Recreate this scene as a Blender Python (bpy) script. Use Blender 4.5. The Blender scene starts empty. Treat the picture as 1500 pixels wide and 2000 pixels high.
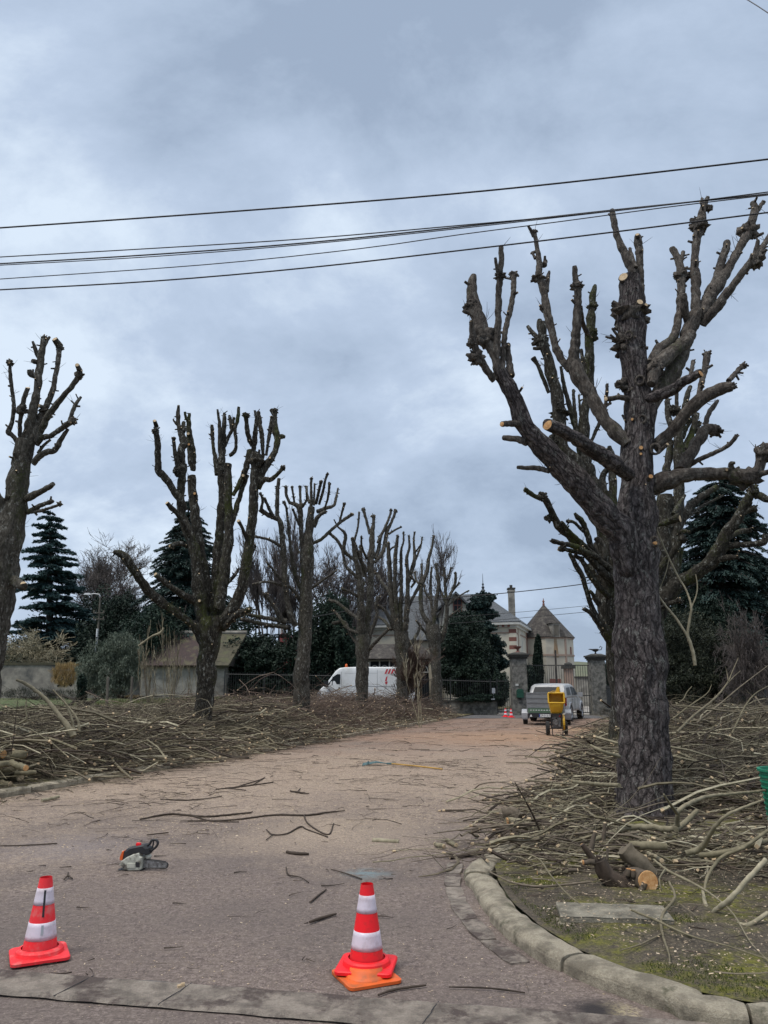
import bpy, math, random
import numpy as np
from math import sin, cos, pi, radians, sqrt, atan2
from mathutils import Vector, noise as mnoise
random.seed(7); rng = np.random.default_rng(7)
scene = bpy.context.scene; col = scene.collection

# ------------------------------------------------------------------ camera
F = 1500.0; PITCH = radians(12.8); CAMH = 1.5
cam_d = bpy.data.cameras.new('camera'); cam = bpy.data.objects.new('camera', cam_d); col.objects.link(cam)
cam.location = (0, 0, CAMH); cam.rotation_euler = (pi/2 + PITCH, 0, 0)
cam_d.sensor_fit = 'VERTICAL'; cam_d.sensor_height = 36; cam_d.sensor_width = 36
cam_d.lens = 36*F/2000.0; cam_d.clip_start = 0.05; cam_d.clip_end = 4000
scene.camera = cam
# ------------------------------------------------------------------ sky
world = bpy.data.worlds.new('World'); scene.world = world; world.use_nodes = True
wn = world.node_tree; wn.nodes.clear()
def N(nt, t, **k):
    n = nt.nodes.new(t)
    for a, b in k.items():
        if a == 'ins':
            for i, v in b.items(): n.inputs[i].default_value = v
        else: setattr(n, a, b)
    return n
SUN_EL, SUN_ROT = radians(58), radians(-150)
o_ = N(wn, 'ShaderNodeOutputWorld'); bg = N(wn, 'ShaderNodeBackground', ins={'Strength': 0.107})
sky = N(wn, 'ShaderNodeTexSky', sky_type='NISHITA', sun_disc=False, sun_elevation=SUN_EL, sun_rotation=SUN_ROT)
tc = N(wn, 'ShaderNodeTexCoord'); sp = N(wn, 'ShaderNodeSeparateXYZ'); L = wn.links.new
L(tc.outputs['Generated'], sp.inputs[0])
zc_ = N(wn, 'ShaderNodeMath', operation='MAXIMUM', ins={1: 0.0}); L(sp.outputs[2], zc_.inputs[0])
za = N(wn, 'ShaderNodeMath', operation='ADD', ins={1: 0.6}); L(zc_.outputs[0], za.inputs[0])
dx = N(wn, 'ShaderNodeMath', operation='DIVIDE'); L(sp.outputs[0], dx.inputs[0]); L(za.outputs[0], dx.inputs[1])
dy = N(wn, 'ShaderNodeMath', operation='DIVIDE'); L(sp.outputs[1], dy.inputs[0]); L(za.outputs[0], dy.inputs[1])
cb = N(wn, 'ShaderNodeCombineXYZ'); L(dx.outputs[0], cb.inputs[0]); L(dy.outputs[0], cb.inputs[1])
def mapped(loc, sc, rz=0.0):
    m = N(wn, 'ShaderNodeMapping'); m.inputs['Location'].default_value = loc; m.inputs['Scale'].default_value = sc; m.inputs['Rotation'].default_value = (0, 0, rz)
    L(cb.outputs[0], m.inputs[0]); return m
n1 = N(wn, 'ShaderNodeTexNoise', ins={'Scale': 2.2, 'Detail': 10.0, 'Roughness': 0.62, 'Distortion': 0.15}); L(mapped((3.4, 5.7, 0), (1.25, 1.6, 1), 0.5).outputs[0], n1.inputs['Vector'])
n2 = N(wn, 'ShaderNodeTexNoise', ins={'Scale': 1.15, 'Detail': 3.0, 'Roughness': 0.5, 'Distortion': 0.2}); L(mapped((7.3, 4.4, 2), (1.2, 1.5, 1), .5).outputs[0], n2.inputs['Vector'])
mx = N(wn, 'ShaderNodeMath', operation='MULTIPLY_ADD', ins={1: 0.55}); L(n1.outputs[0], mx.inputs[0])
mx2 = N(wn, 'ShaderNodeMath', operation='MULTIPLY', ins={1: 0.45}); L(n2.outputs[0], mx2.inputs[0]); L(mx2.outputs[0], mx.inputs[2])
cr = N(wn, 'ShaderNodeValToRGB'); L(mx.outputs[0], cr.inputs[0])
e = cr.color_ramp.elements; e[0].position = 0.41; e[0].color = (3.0, 3.75, 4.95, 1); e[1].position = 0.61; e[1].color = (6.3, 7.25, 8.4, 1)
m_ = e.new(0.465); m_.color = (3.75, 4.6, 5.9, 1)
m_ = e.new(0.53); m_.color = (4.45, 5.35, 6.75, 1)
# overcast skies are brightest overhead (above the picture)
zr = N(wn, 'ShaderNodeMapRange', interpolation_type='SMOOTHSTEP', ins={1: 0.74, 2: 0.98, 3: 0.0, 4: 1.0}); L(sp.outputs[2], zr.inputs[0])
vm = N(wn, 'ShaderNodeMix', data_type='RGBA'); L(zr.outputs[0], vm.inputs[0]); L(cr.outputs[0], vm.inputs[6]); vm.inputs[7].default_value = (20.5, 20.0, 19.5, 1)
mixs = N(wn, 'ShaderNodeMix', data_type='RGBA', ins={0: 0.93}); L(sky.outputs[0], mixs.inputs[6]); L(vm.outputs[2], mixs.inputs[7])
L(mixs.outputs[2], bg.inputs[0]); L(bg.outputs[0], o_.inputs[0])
# ------------------------------------------------------------------ sun (veiled)
sd = bpy.data.lights.new('sun', 'SUN'); sd.energy = 1.5; sd.angle = radians(14); sd.color = (1.0, 0.95, 0.88)
so = bpy.data.objects.new('sun', sd); col.objects.link(so); so.location = (0, 0, 30)
sdir = Vector((-0.45, -0.35, 0.9)).normalized()
so.rotation_euler = sdir.to_track_quat('Z', 'Y').to_euler()
sky.sun_elevation = math.asin(sdir.z); sky.sun_rotation = atan2(sdir.x, sdir.y)
vs = scene.view_settings; vs.view_transform = 'Standard'; vs.look = 'None'; vs.gamma = 1; vs.exposure = 0.18
scene.cycles.max_bounces = 5; scene.cycles.diffuse_bounces = 3; scene.cycles.transparent_max_bounces = 4

# ------------------------------------------------------------------ picture measurements -> world
def zcam(Y, z): return Y*cos(PITCH) + (z-CAMH)*sin(PITCH)
def ray(u, v):
    a = (u-750)/F; b = (1000-v)/F
    return np.array([a, cos(PITCH) - b*sin(PITCH), sin(PITCH) + b*cos(PITCH)])
def W(u, v, Y):
    r = ray(u, v); return np.array([0, 0, CAMH]) + r*(Y/r[1])
def GZ(u, v, z=0.0):
    r = ray(u, v); return np.array([0, 0, CAMH]) + r*((z-CAMH)/r[2])
def ppm(p):                       # picture units per metre at a point
    return F/zcam(p[1], p[2])

# ------------------------------------------------------------------ mesh builder
class MB:
    def __init__(s): s.V=[]; s.F=[]; s.n=0
    def add(s, v, f, uv=None, mi=0, tint=None):
        v = np.asarray(v, float); f = np.asarray(f, int)
        if len(v) == 0 or len(f) == 0: return
        if uv is None: uv = np.zeros((len(f), f.shape[1], 2))
        t = np.full(len(v), 0.5) if tint is None else np.broadcast_to(np.asarray(tint, float), (len(v),))
        s.V.append((v, t)); s.F.append((f + s.n, uv, mi)); s.n += len(v)
    def merge(s, o):
        for (v, t) in o.V: s.V.append((v, t))
        for (f, uv, mi) in o.F: s.F.append((f + s.n, uv, mi))
        s.n += o.n
    def box(s, c, d, mi=0, rz=0.0, tint=None, taper=1.0):
        x, y, z = d[0]/2, d[1]/2, d[2]/2
        p = np.array([[-x,-y,-z],[x,-y,-z],[x,y,-z],[-x,y,-z],[-x*taper,-y*taper,z],[x*taper,-y*taper,z],[x*taper,y*taper,z],[-x*taper,y*taper,z]])
        if rz: p = p @ np.array([[cos(rz), sin(rz), 0], [-sin(rz), cos(rz), 0], [0, 0, 1]])
        s.add(p + np.array(c), [[0,3,2,1],[4,5,6,7],[0,1,5,4],[1,2,6,5],[2,3,7,6],[3,0,4,7]], mi=mi, tint=tint)
    def prism(s, poly, a0, a1, axis='y', mi=0):
        n = len(poly); v = []
        for a in (a0, a1):
            for p in poly:
                v.append((p[0], a, p[1]) if axis == 'y' else (a, p[0], p[1]) if axis == 'x' else (p[0], p[1], a))
        for i in range(n):
            j = (i+1) % n; s.add(np.array([v[i], v[j], v[n+j], v[n+i]]), [[0,1,2,3]], mi=mi)
        s.addng(v[:n], mi); s.addng(v[n:][::-1], mi)
    def addng(s, v, mi=0):
        v = np.array(v, float); s.add(v, [list(range(len(v)))], mi=mi)
    def lathe(s, prof, seg=24, c=(0,0,0), mi=0, tint=None, a0=0.0):
        th = np.arange(seg)*2*pi/seg + a0; v = []
        for r, z in prof: v.append(np.stack([r*np.cos(th), r*np.sin(th), np.full(seg, z)], 1))
        v = np.concatenate(v) + np.array(c); M = len(prof)
        f = [[i*seg+j, i*seg+(j+1)%seg, (i+1)*seg+(j+1)%seg, (i+1)*seg+j] for i in range(M-1) for j in range(seg)]
        s.add(v, f, mi=mi, tint=tint)
    def tube(s, path, rad, sides=8, mi=0, tint=None, cap=True, disp=None, uvs=True, closed=False):
        path = np.asarray(path, float); M = len(path); rad = np.broadcast_to(np.asarray(rad, float), (M,)).copy()
        T = np.gradient(path, axis=0); T /= np.linalg.norm(T, axis=1, keepdims=True) + 1e-9
        ref = np.array([0.0, 1.0, 0.0]) if abs(T[0][1]) < 0.9 else np.array([1.0, 0, 0])
        Ns = np.zeros((M, 3)); n = np.cross(T[0], ref); n /= np.linalg.norm(n); 
        for i in range(M):
            n = n - T[i]*np.dot(n, T[i]); n /= np.linalg.norm(n) + 1e-9; Ns[i] = n
        B = np.cross(T, Ns)
        th = np.arange(sides)*2*pi/sides + pi*0.5
        Ls = np.concatenate([[0], np.cumsum(np.linalg.norm(np.diff(path, axis=0), axis=1))])
        R = rad[:, None]*np.ones(sides)[None]
        if disp is not None: R = R + disp(Ls, th, rad, path)
        v = path[:, None, :] + R[..., None]*(np.cos(th)[None, :, None]*Ns[:, None] + np.sin(th)[None, :, None]*B[:, None])
        i, j = np.meshgrid(np.arange(M-1), np.arange(sides), indexing='ij'); i = i.ravel(); j = j.ravel(); k = (j+1) % sides
        f = np.stack([i*sides+j, i*sides+k, (i+1)*sides+k, (i+1)*sides+j], 1)
        ra = float(rad.mean()); uu = lambda jj: jj/sides*2*pi*ra
        uv = np.stack([np.stack([uu(j), Ls[i]], 1), np.stack([uu(j+1), Ls[i]], 1), np.stack([uu(j+1), Ls[i+1]], 1), np.stack([uu(j), Ls[i+1]], 1)], 1)
        s.add(v.reshape(-1, 3), f, uv=uv, mi=mi, tint=tint)
        if cap:
            s.add(v[-1], [list(range(sides))], mi=mi, tint=tint); s.add(v[0], [list(range(sides))[::-1]], mi=mi, tint=tint)
        return v[-1], T[-1]
    def tubes(s, P, R, sides=4, mi=0, tint=None, tipmat=None):   # P (n,m,3), R (n,m)
        n, m, _ = P.shape
        if n == 0: return
        T = np.gradient(P, axis=1); T /= np.linalg.norm(T, axis=2, keepdims=True) + 1e-9
        ref = np.where(np.abs(T[:, :1, 2:3]) < 0.8, np.array([[[0, 0, 1.0]]]), np.array([[[1.0, 0, 0]]]))
        A = np.cross(T, ref); A /= np.linalg.norm(A, axis=2, keepdims=True) + 1e-9; B = np.cross(T, A)
        th = np.arange(sides)*2*pi/sides
        v = P[:, :, None] + R[:, :, None, None]*(np.cos(th)[None, None, :, None]*A[:, :, None] + np.sin(th)[None, None, :, None]*B[:, :, None])
        i, j = np.meshgrid(np.arange(m-1), np.arange(sides), indexing='ij'); i = i.ravel(); j = j.ravel(); k = (j+1) % sides
        f = np.stack([i*sides+j, i*sides+k, (i+1)*sides+k, (i+1)*sides+j], 1)
        f = (f[None] + (np.arange(n)*m*sides)[:, None, None]).reshape(-1, 4)
        tt = None if tint is None else np.repeat(np.asarray(tint, float), m*sides)
        s.add(v.reshape(-1, 3), f, mi=mi, tint=tt)
        if tipmat is not None and sides == 4:
            s.add(v[:, 0].reshape(-1, 3), np.arange(n*4).reshape(n, 4), mi=tipmat, tint=0.5)
    def build(s, name, mats, parent=None, smooth=False, local=False):
        me = bpy.data.meshes.new(name)
        V = np.concatenate([a for a, _ in s.V]) if s.V else np.zeros((0, 3)); T = np.concatenate([t for _, t in s.V])
        if parent is not None and not local: V = V - np.array(parent.location)
        nv = len(V); loops = np.concatenate([f.ravel() for f, _, _ in s.F]).astype(np.int32)
        tot = np.concatenate([np.full(len(f), f.shape[1]) for f, _, _ in s.F]).astype(np.int32)
        start = np.concatenate([[0], np.cumsum(tot)[:-1]]).astype(np.int32)
        uvs = np.concatenate([np.asarray(u, float).reshape(-1, 2) for _, u, _ in s.F])
        mi = np.concatenate([np.broadcast_to(m, (len(f),)) for f, _, m in s.F]).astype(np.int32)
        me.vertices.add(nv); me.vertices.foreach_set('co', V.astype(np.float32).ravel())
        me.loops.add(len(loops)); me.loops.foreach_set('vertex_index', loops)
        me.polygons.add(len(tot)); me.polygons.foreach_set('loop_start', start); me.polygons.foreach_set('loop_total', tot)
        me.polygons.foreach_set('material_index', mi)
        me.polygons.foreach_set('use_smooth', np.full(len(tot), bool(smooth)))
        ul = me.uv_layers.new(name='UVMap'); ul.data.foreach_set('uv', uvs.astype(np.float32).ravel())
        at = me.attributes.new('tint', 'FLOAT', 'POINT'); at.data.foreach_set('value', T.astype(np.float32))
        me.update(calc_edges=True); me.validate()
        for m in (mats if isinstance(mats, (list, tuple)) else [mats]): me.materials.append(m)
        o = bpy.data.objects.new(name, me); col.objects.link(o)
        if parent is not None: o.parent = parent
        return o

def tag(o, label=None, cat=None, group=None, kind=None):
    if label: o['label'] = label
    if cat: o['category'] = cat
    if group: o['group'] = group
    if kind: o['kind'] = kind
    return o
def root(name, loc, label, cat, group=None, rz=0.0):
    o = bpy.data.objects.new(name, None); col.objects.link(o); o.location = tuple(float(a) for a in loc); o.rotation_euler = (0, 0, rz)
    o.empty_display_size = 0.2
    return tag(o, label, cat, group)
def copy_tree(o, parent=None):
    c = o.copy(); col.objects.link(c)
    if parent is not None: c.parent = parent
    for ch in [x for x in bpy.data.objects if x.parent is o]: copy_tree(ch, c)
    return c
def lerp(a, b, t): return a + (b-a)*t
def sst(x, a, b):
    t = np.clip((x-a)/(b-a), 0, 1); return t*t*(3-2*t)
def nz(x, y, z=0.0): return mnoise.noise(Vector((x, y, z)))
def vnoise(P):
    return np.array([mnoise.noise(Vector(p)) for p in P])
def catmull(P, step):
    P = np.asarray(P, float); out = []
    Q = np.vstack([2*P[0]-P[1], P, 2*P[-1]-P[-2]])
    for i in range(1, len(Q)-2):
        d = np.linalg.norm(Q[i+1][:3]-Q[i][:3]); k = max(2, int(math.ceil(d/step)))
        for t in np.linspace(0, 1, k, endpoint=False):
            a, b, c, e = Q[i-1], Q[i], Q[i+1], Q[i+2]
            out.append(0.5*((2*b) + (-a+c)*t + (2*a-5*b+4*c-e)*t*t + (-a+3*b-3*c+e)*t**3))
    out.append(P[-1]); return np.array(out)
# ------------------------------------------------------------------ materials
def newmat(name):
    m = bpy.data.materials.new(name); m.use_nodes = True; nt = m.node_tree; nt.nodes.clear()
    out = N(nt, 'ShaderNodeOutputMaterial'); b = N(nt, 'ShaderNodeBsdfPrincipled'); nt.links.new(b.outputs[0], out.inputs[0])
    return m, nt, b
def ramp(nt, src, stops):
    r = N(nt, 'ShaderNodeValToRGB'); nt.links.new(src, r.inputs[0]); els = r.color_ramp.elements
    for i, (p, c) in enumerate(stops):
        el = els[i] if i < 2 else els.new(p)
        el.position = p; el.color = (*c, 1) if len(c) == 3 else c
    return r
def fac(nt, src, a, b, lo=0.0, hi=1.0):
    r = N(nt, 'ShaderNodeMapRange', ins={1: a, 2: b, 3: lo, 4: hi}); nt.links.new(src, r.inputs[0]); return r.outputs[0]
def mix(nt, f, a, b, mode='MIX'):
    m = N(nt, 'ShaderNodeMix', data_type='RGBA', blend_type=mode)
    if hasattr(f, 'links'): nt.links.new(f, m.inputs[0])
    else: m.inputs[0].default_value = f
    for i, x in ((6, a), (7, b)):
        if hasattr(x, 'links'): nt.links.new(x, m.inputs[i])
        else: m.inputs[i].default_value = (*x, 1)
    return m.outputs[2]
def mth(nt, op, a, b=None, clamp=False):
    m = N(nt, 'ShaderNodeMath', operation=op, use_clamp=clamp)
    for i, x in ((0, a), (1, b)):
        if x is None: continue
        if hasattr(x, 'links'): nt.links.new(x, m.inputs[i])
        else: m.inputs[i].default_value = x
    return m.outputs[0]
def noi(nt, vec, scale, detail=4, rough=0.55, dist=0.0):
    n = N(nt, 'ShaderNodeTexNoise', ins={'Scale': scale, 'Detail': detail, 'Roughness': rough, 'Distortion': dist})
    if vec is not None: nt.links.new(vec, n.inputs['Vector'])
    return n.outputs[0]
def vor(nt, vec, scale, feat='F1', out=0, rnd=1.0):
    n = N(nt, 'ShaderNodeTexVoronoi', feature=feat, ins={'Scale': scale, 'Randomness': rnd}); nt.links.new(vec, n.inputs['Vector']); return n.outputs[out]
def mp(nt, vec, sc=(1,1,1), loc=(0,0,0), rot=(0,0,0)):
    m = N(nt, 'ShaderNodeMapping'); m.inputs['Scale'].default_value = sc; m.inputs['Location'].default_value = loc; m.inputs['Rotation'].default_value = rot
    nt.links.new(vec, m.inputs[0]); return m.outputs[0]
def bump(nt, b, h, strength=0.5, dist=0.01):
    n = N(nt, 'ShaderNodeBump', ins={'Strength': strength, 'Distance': dist}); nt.links.new(h, n.inputs['Height']); nt.links.new(n.outputs[0], b.inputs['Normal']); return n
def coord(nt, which='Object'):
    return N(nt, 'ShaderNodeTexCoord').outputs[which]
def pm(name, c1, c2=None, scale=3.0, rough=0.6, bmp=0.0, bs=20.0, metal=0.0, spec=None, lo=0.35, hi=0.65, tint=0.0, c3=None, s3=1.0, stretch=(1,1,1)):
    m, nt, b = newmat(name); c = mp(nt, coord(nt), stretch)
    b.inputs['Roughness'].default_value = rough; b.inputs['Metallic'].default_value = metal
    if spec is not None: b.inputs['Specular IOR Level'].default_value = spec
    if c2 is None: c2 = tuple(x*0.82 for x in c1)
    k = mix(nt, fac(nt, noi(nt, c, scale, 6, 0.62), lo, hi), c1, c2)
    if c3: k = mix(nt, fac(nt, noi(nt, mp(nt, c, (1,1,1), (5,3,1)), s3, 5, 0.6), 0.5, 0.68), k, c3)
    if tint:
        a = N(nt, 'ShaderNodeAttribute', attribute_name='tint').outputs['Fac']
        k = mix(nt, 1.0, k, ramp(nt, a, [(0.0, (1-tint,)*3), (1.0, (1+tint,)*3)]).outputs[0], 'MULTIPLY')
    nt.links.new(k, b.inputs['Base Color'])
    if bmp: bump(nt, b, noi(nt, c, bs, 5, 0.6), bmp, 0.02)
    return m
MAT = {}
def bark(name, dark, mid, light, moss=None, mossamt=0.5, plate=0.0, lichen=0.0):
    m, nt, b = newmat(name); uv = coord(nt, 'UV'); oc = coord(nt)
    warp = N(nt, 'ShaderNodeVectorMath', operation='MULTIPLY_ADD'); wn_ = N(nt, 'ShaderNodeTexNoise', ins={'Scale': 9.0, 'Detail': 3.0}); nt.links.new(oc, wn_.inputs['Vector'])
    nt.links.new(wn_.outputs['Color'], warp.inputs[0]); warp.inputs[1].default_value = (0.10, 0.26, 0); nt.links.new(uv, warp.inputs[2])
    p = mp(nt, warp.outputs[0], (17, 4.2, 1)); cr_ = vor(nt, p, 1.0, 'DISTANCE_TO_EDGE'); crack = fac(nt, cr_, 0.0, 0.16)
    p2 = mp(nt, warp.outputs[0], (46, 13, 1)); cr2 = fac(nt, vor(nt, p2, 1.0, 'DISTANCE_TO_EDGE'), 0.0, 0.2)
    n1 = noi(nt, mp(nt, oc, (1, 1, 0.45)), 26, 7, 0.68); n2 = noi(nt, oc, 3.1, 4, 0.6)
    k = ramp(nt, n1, [(0.30, dark), (0.72, light), (0.5, mid)]).outputs[0]
    k = mix(nt, fac(nt, n2, 0.35, 0.68), k, mix(nt, 1.0, k, (0.55, 0.52, 0.52), 'MULTIPLY'))
    if plate:
        k = mix(nt, mth(nt, 'MULTIPLY', mth(nt, 'SUBTRACT', 1.0, crack), plate), k, tuple(x*0.35 for x in dark))
    if lichen:
        k = mix(nt, mth(nt, 'MULTIPLY', fac(nt, noi(nt, mp(nt, oc, (1,1,0.6), (4,4,4)), 15, 6, 0.75), 0.57, 0.62), lichen), k, (0.27, 0.27, 0.24))
    if moss:
        mf = fac(nt, mth(nt, 'ADD', mth(nt, 'MULTIPLY', noi(nt, mp(nt, oc, (1,1,0.5), (9,2,1)), 1.6, 3, 0.5), 0.6), mth(nt, 'MULTIPLY', noi(nt, oc, 24, 4, 0.7), 0.4)), 0.62-0.2*mossamt, 0.70-0.14*mossamt)
        k = mix(nt, mf, k, ramp(nt, n1, [(0.3, tuple(x*0.5 for x in moss)), (0.7, moss)]).outputs[0])
    nt.links.new(k, b.inputs['Base Color']); b.inputs['Roughness'].default_value = 0.9; b.inputs['Specular IOR Level'].default_value = 0.25
    h = mth(nt, 'ADD', mth(nt, 'MULTIPLY', crack, 0.6*plate+0.05), mth(nt, 'ADD', mth(nt, 'MULTIPLY', cr2, 0.25*plate+0.06), mth(nt, 'MULTIPLY', n1, 0.5)))
    bump(nt, b, h, 1.0, 0.02); return m
MAT['bark_old'] = bark('bark_old', (0.022,0.018,0.018), (0.115,0.098,0.094), (0.27,0.24,0.23), None, 0, 0.8, 0.5)
MAT['bark_limb'] = bark('bark_limb', (0.028,0.023,0.019), (0.105,0.09,0.076), (0.24,0.212,0.178), (0.07,0.075,0.035), 0.2, 0.30, 0.3)
MAT['bark_moss'] = bark('bark_moss', (0.014,0.012,0.009), (0.045,0.040,0.030), (0.15,0.14,0.115), (0.055,0.066,0.012), 0.5, 0.45, 0.75)
MAT['bark_grey'] = bark('bark_grey', (0.019,0.017,0.013), (0.066,0.060,0.047), (0.18,0.165,0.14), (0.05,0.056,0.02), 0.3, 0.15, 0.6)
def cutm(name, a, b_, c):
    m, nt, b = newmat(name); oc = coord(nt); n = noi(nt, oc, 30, 5, 0.7)
    k = ramp(nt, n, [(0.3, a), (0.7, c), (0.5, b_)]).outputs[0]; nt.links.new(k, b.inputs['Base Color']); b.inputs['Roughness'].default_value = 0.8; return m
MAT['cut'] = cutm('cut_wood_pale', (0.36,0.25,0.14), (0.52,0.39,0.24), (0.62,0.50,0.33))
MAT['cut_o'] = cutm('cut_wood_orange', (0.36,0.15,0.05), (0.52,0.28,0.11), (0.60,0.40,0.20))
def stick(name, stops, rough=0.75):
    m, nt, b = newmat(name); a = N(nt, 'ShaderNodeAttribute', attribute_name='tint').outputs['Fac']; oc = coord(nt)
    k = ramp(nt, a, stops).outputs[0]
    k = mix(nt, fac(nt, noi(nt, oc, 14, 5, 0.7), 0.35, 0.7), k, mix(nt, 1.0, k, (0.5,0.5,0.46), 'MULTIPLY'))
    nt.links.new(k, b.inputs['Base Color']); b.inputs['Roughness'].default_value = rough; b.inputs['Specular IOR Level'].default_value = 0.3
    bump(nt, b, noi(nt, oc, 60, 3, 0.6), 0.3, 0.004); return m
MAT['stick'] = stick('stick_bark', [(0.0, (0.035,0.025,0.019)), (1.0, (0.50,0.455,0.33)), (0.22, (0.085,0.062,0.046)), (0.42, (0.19,0.155,0.115)), (0.62, (0.205,0.178,0.112)), (0.82, (0.37,0.325,0.225))])
MAT['twig'] = stick('twig_bark', [(0.0, (0.05,0.033,0.027)), (1.0, (0.32,0.25,0.195)), (0.5, (0.17,0.118,0.092))])
MAT['bare'] = stick('bare_twigs', [(0.0, (0.045,0.037,0.036)), (1.0, (0.17,0.145,0.135)), (0.5, (0.10,0.083,0.078))])
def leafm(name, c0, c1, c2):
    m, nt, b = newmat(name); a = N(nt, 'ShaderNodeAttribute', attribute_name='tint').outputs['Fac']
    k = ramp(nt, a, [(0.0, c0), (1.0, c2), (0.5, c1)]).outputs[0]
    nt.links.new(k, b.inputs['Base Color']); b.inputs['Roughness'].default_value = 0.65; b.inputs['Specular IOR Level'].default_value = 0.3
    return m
MAT['cedar'] = leafm('cedar_needles', (0.010,0.028,0.030), (0.028,0.062,0.064), (0.065,0.115,0.112))
MAT['fir'] = leafm('fir_needles', (0.008,0.018,0.016), (0.018,0.038,0.034), (0.035,0.065,0.055))
MAT['yew'] = leafm('yew_leaves', (0.005,0.012,0.008), (0.010,0.023,0.014), (0.022,0.042,0.024))
MAT['yewbrown'] = leafm('yew_brownish', (0.006,0.010,0.006), (0.016,0.023,0.012), (0.05,0.052,0.025))
MAT['ivy'] = leafm('ivy_leaves', (0.005,0.013,0.009), (0.013,0.030,0.019), (0.032,0.060,0.036))
MAT['olive'] = leafm('grey_green_leaves', (0.04,0.055,0.04), (0.095,0.12,0.085), (0.19,0.215,0.165))
MAT['reed'] = leafm('dry_reed', (0.14,0.09,0.04), (0.30,0.20,0.08), (0.42,0.31,0.15))
MAT['grass'] = leafm('grass_blades', (0.035,0.045,0.010), (0.075,0.092,0.018), (0.13,0.145,0.035))
MAT['chips'] = leafm('wood_chip', (0.16,0.11,0.07), (0.42,0.32,0.21), (0.68,0.58,0.44))
MAT['trunkdark'] = pm('dark_trunk', (0.04,0.033,0.028), (0.02,0.017,0.014), 8, 0.9)

# drive: reddish-brown worn asphalt with sawdust
def drive_mat():
    m, nt, b = newmat('red_brown_asphalt'); oc = coord(nt); s = N(nt, 'ShaderNodeSeparateXYZ'); nt.links.new(oc, s.inputs[0]); Y = s.outputs[1]
    fine = fac(nt, mth(nt, 'ADD', mth(nt, 'MULTIPLY', noi(nt, oc, 75, 3, 0.8), 0.5), mth(nt, 'MULTIPLY', noi(nt, oc, 26, 4, 0.8), 0.5)), 0.25, 0.74); med = noi(nt, oc, 9, 6, 0.65); big = noi(nt, oc, 0.7, 4, 0.55)
    k = ramp(nt, fine, [(0.28, (0.055,0.042,0.037)), (0.74, (0.30,0.245,0.215)), (0.5, (0.135,0.104,0.092))]).outputs[0]
    k = mix(nt, fac(nt, med, 0.38, 0.66, 0.0, 0.55), k, (0.18,0.145,0.12))
    k = mix(nt, fac(nt, big, 0.42, 0.62, 0.0, 0.5), k, (0.105,0.086,0.078))
    red = mth(nt, 'MULTIPLY', fac(nt, Y, 9, 22), fac(nt, noi(nt, oc, 0.9, 4, 0.6), 0.3, 0.6, 0.25, 0.85))
    k = mix(nt, red, k, ramp(nt, fine, [(0.3, (0.105,0.055,0.038)), (0.7, (0.30,0.18,0.125))]).outputs[0])
    # sawdust bands
    yb = mth(nt, 'ADD', Y, mth(nt, 'MULTIPLY', mth(nt, 'SUBTRACT', noi(nt, oc, 0.5, 6, 0.7), 0.5), 13.0))
    band = mth(nt, 'MULTIPLY', fac(nt, yb, 6.6, 11.5), fac(nt, yb, 16, 24, 1.0, 0.30))
    spk = fac(nt, mth(nt, 'ADD', mth(nt, 'MULTIPLY', noi(nt, mp(nt, oc, (1, .8, 1)), 38, 5, 0.75), 0.6), mth(nt, 'MULTIPLY', med, 0.4)), 0.37, 0.56)
    saw = mth(nt, 'MULTIPLY', band, spk)
    k = mix(nt, mth(nt, 'MULTIPLY', saw, 0.82), k, ramp(nt, fine, [(0.3, (0.19,0.135,0.095)), (0.75, (0.62,0.50,0.375))]).outputs[0])
    cell = vor(nt, oc, 55); cd = fac(nt, cell, 0.16, 0.10); keep = fac(nt, noi(nt, oc, 16, 2), 0.5, 0.56)
    k = mix(nt, mth(nt, 'MULTIPLY', cd, keep), k, (0.45,0.37,0.27))
    # blue-grey smear near the near cone
    sm = N(nt, 'ShaderNodeVectorMath', operation='DISTANCE'); nt.links.new(oc, sm.inputs[0]); c_ = GZ(718, 1706); sm.inputs[1].default_value = (c_[0], c_[1], 0)
    k = mix(nt, mth(nt, 'MULTIPLY', fac(nt, sm.outputs['Value'], 0.26, 0.05), fac(nt, med, 0.4, 0.55)), k, (0.16,0.20,0.21))
    # pale worn patch + orange sawdust near the chipper
    for (u, v, rr, cc, am) in ((660, 1630, 1.5, (0.42,0.33,0.24), .75), (1000, 1440, 5.5, (0.40,0.24,0.13), .8), (1130, 1425, 3.0, (0.45,0.27,0.14), .9), (140, 1655, 1.0, (0.20,0.18,0.19), .6), (1205, 1978, 0.16, (0.52,0.44,0.26), 1)):
        d_ = N(nt, 'ShaderNodeVectorMath', operation='DISTANCE'); nt.links.new(oc, d_.inputs[0]); c_ = GZ(u, v); d_.inputs[1].default_value = (c_[0], c_[1], 0)
        k = mix(nt, mth(nt, 'MULTIPLY', fac(nt, mth(nt, 'ADD', d_.outputs['Value'], mth(nt, 'MULTIPLY', med, rr*0.8)), rr*1.25, rr*0.5), fac(nt, noi(nt, oc, 45, 4, 0.75), 0.42, 0.58, 0.1, am)), k, cc)
    # dark stain
    d_ = N(nt, 'ShaderNodeVectorMath', operation='DISTANCE'); nt.links.new(oc, d_.inputs[0]); c_ = GZ(1165, 1975); d_.inputs[1].default_value = (c_[0], c_[1], 0)
    k = mix(nt, fac(nt, mth(nt, 'ADD', d_.outputs['Value'], mth(nt, 'MULTIPLY', med, 0.15)), 0.26, 0.12), k, (0.03,0.025,0.025))
    nt.links.new(k, b.inputs['Base Color']); b.inputs['Roughness'].default_value = 0.88; b.inputs['Specular IOR Level'].default_value = 0.3
    bump(nt, b, mth(nt, 'ADD', fine, mth(nt, 'MULTIPLY', med, 0.8)), 0.55, 0.006); return m
MAT['drive'] = drive_mat()
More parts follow.
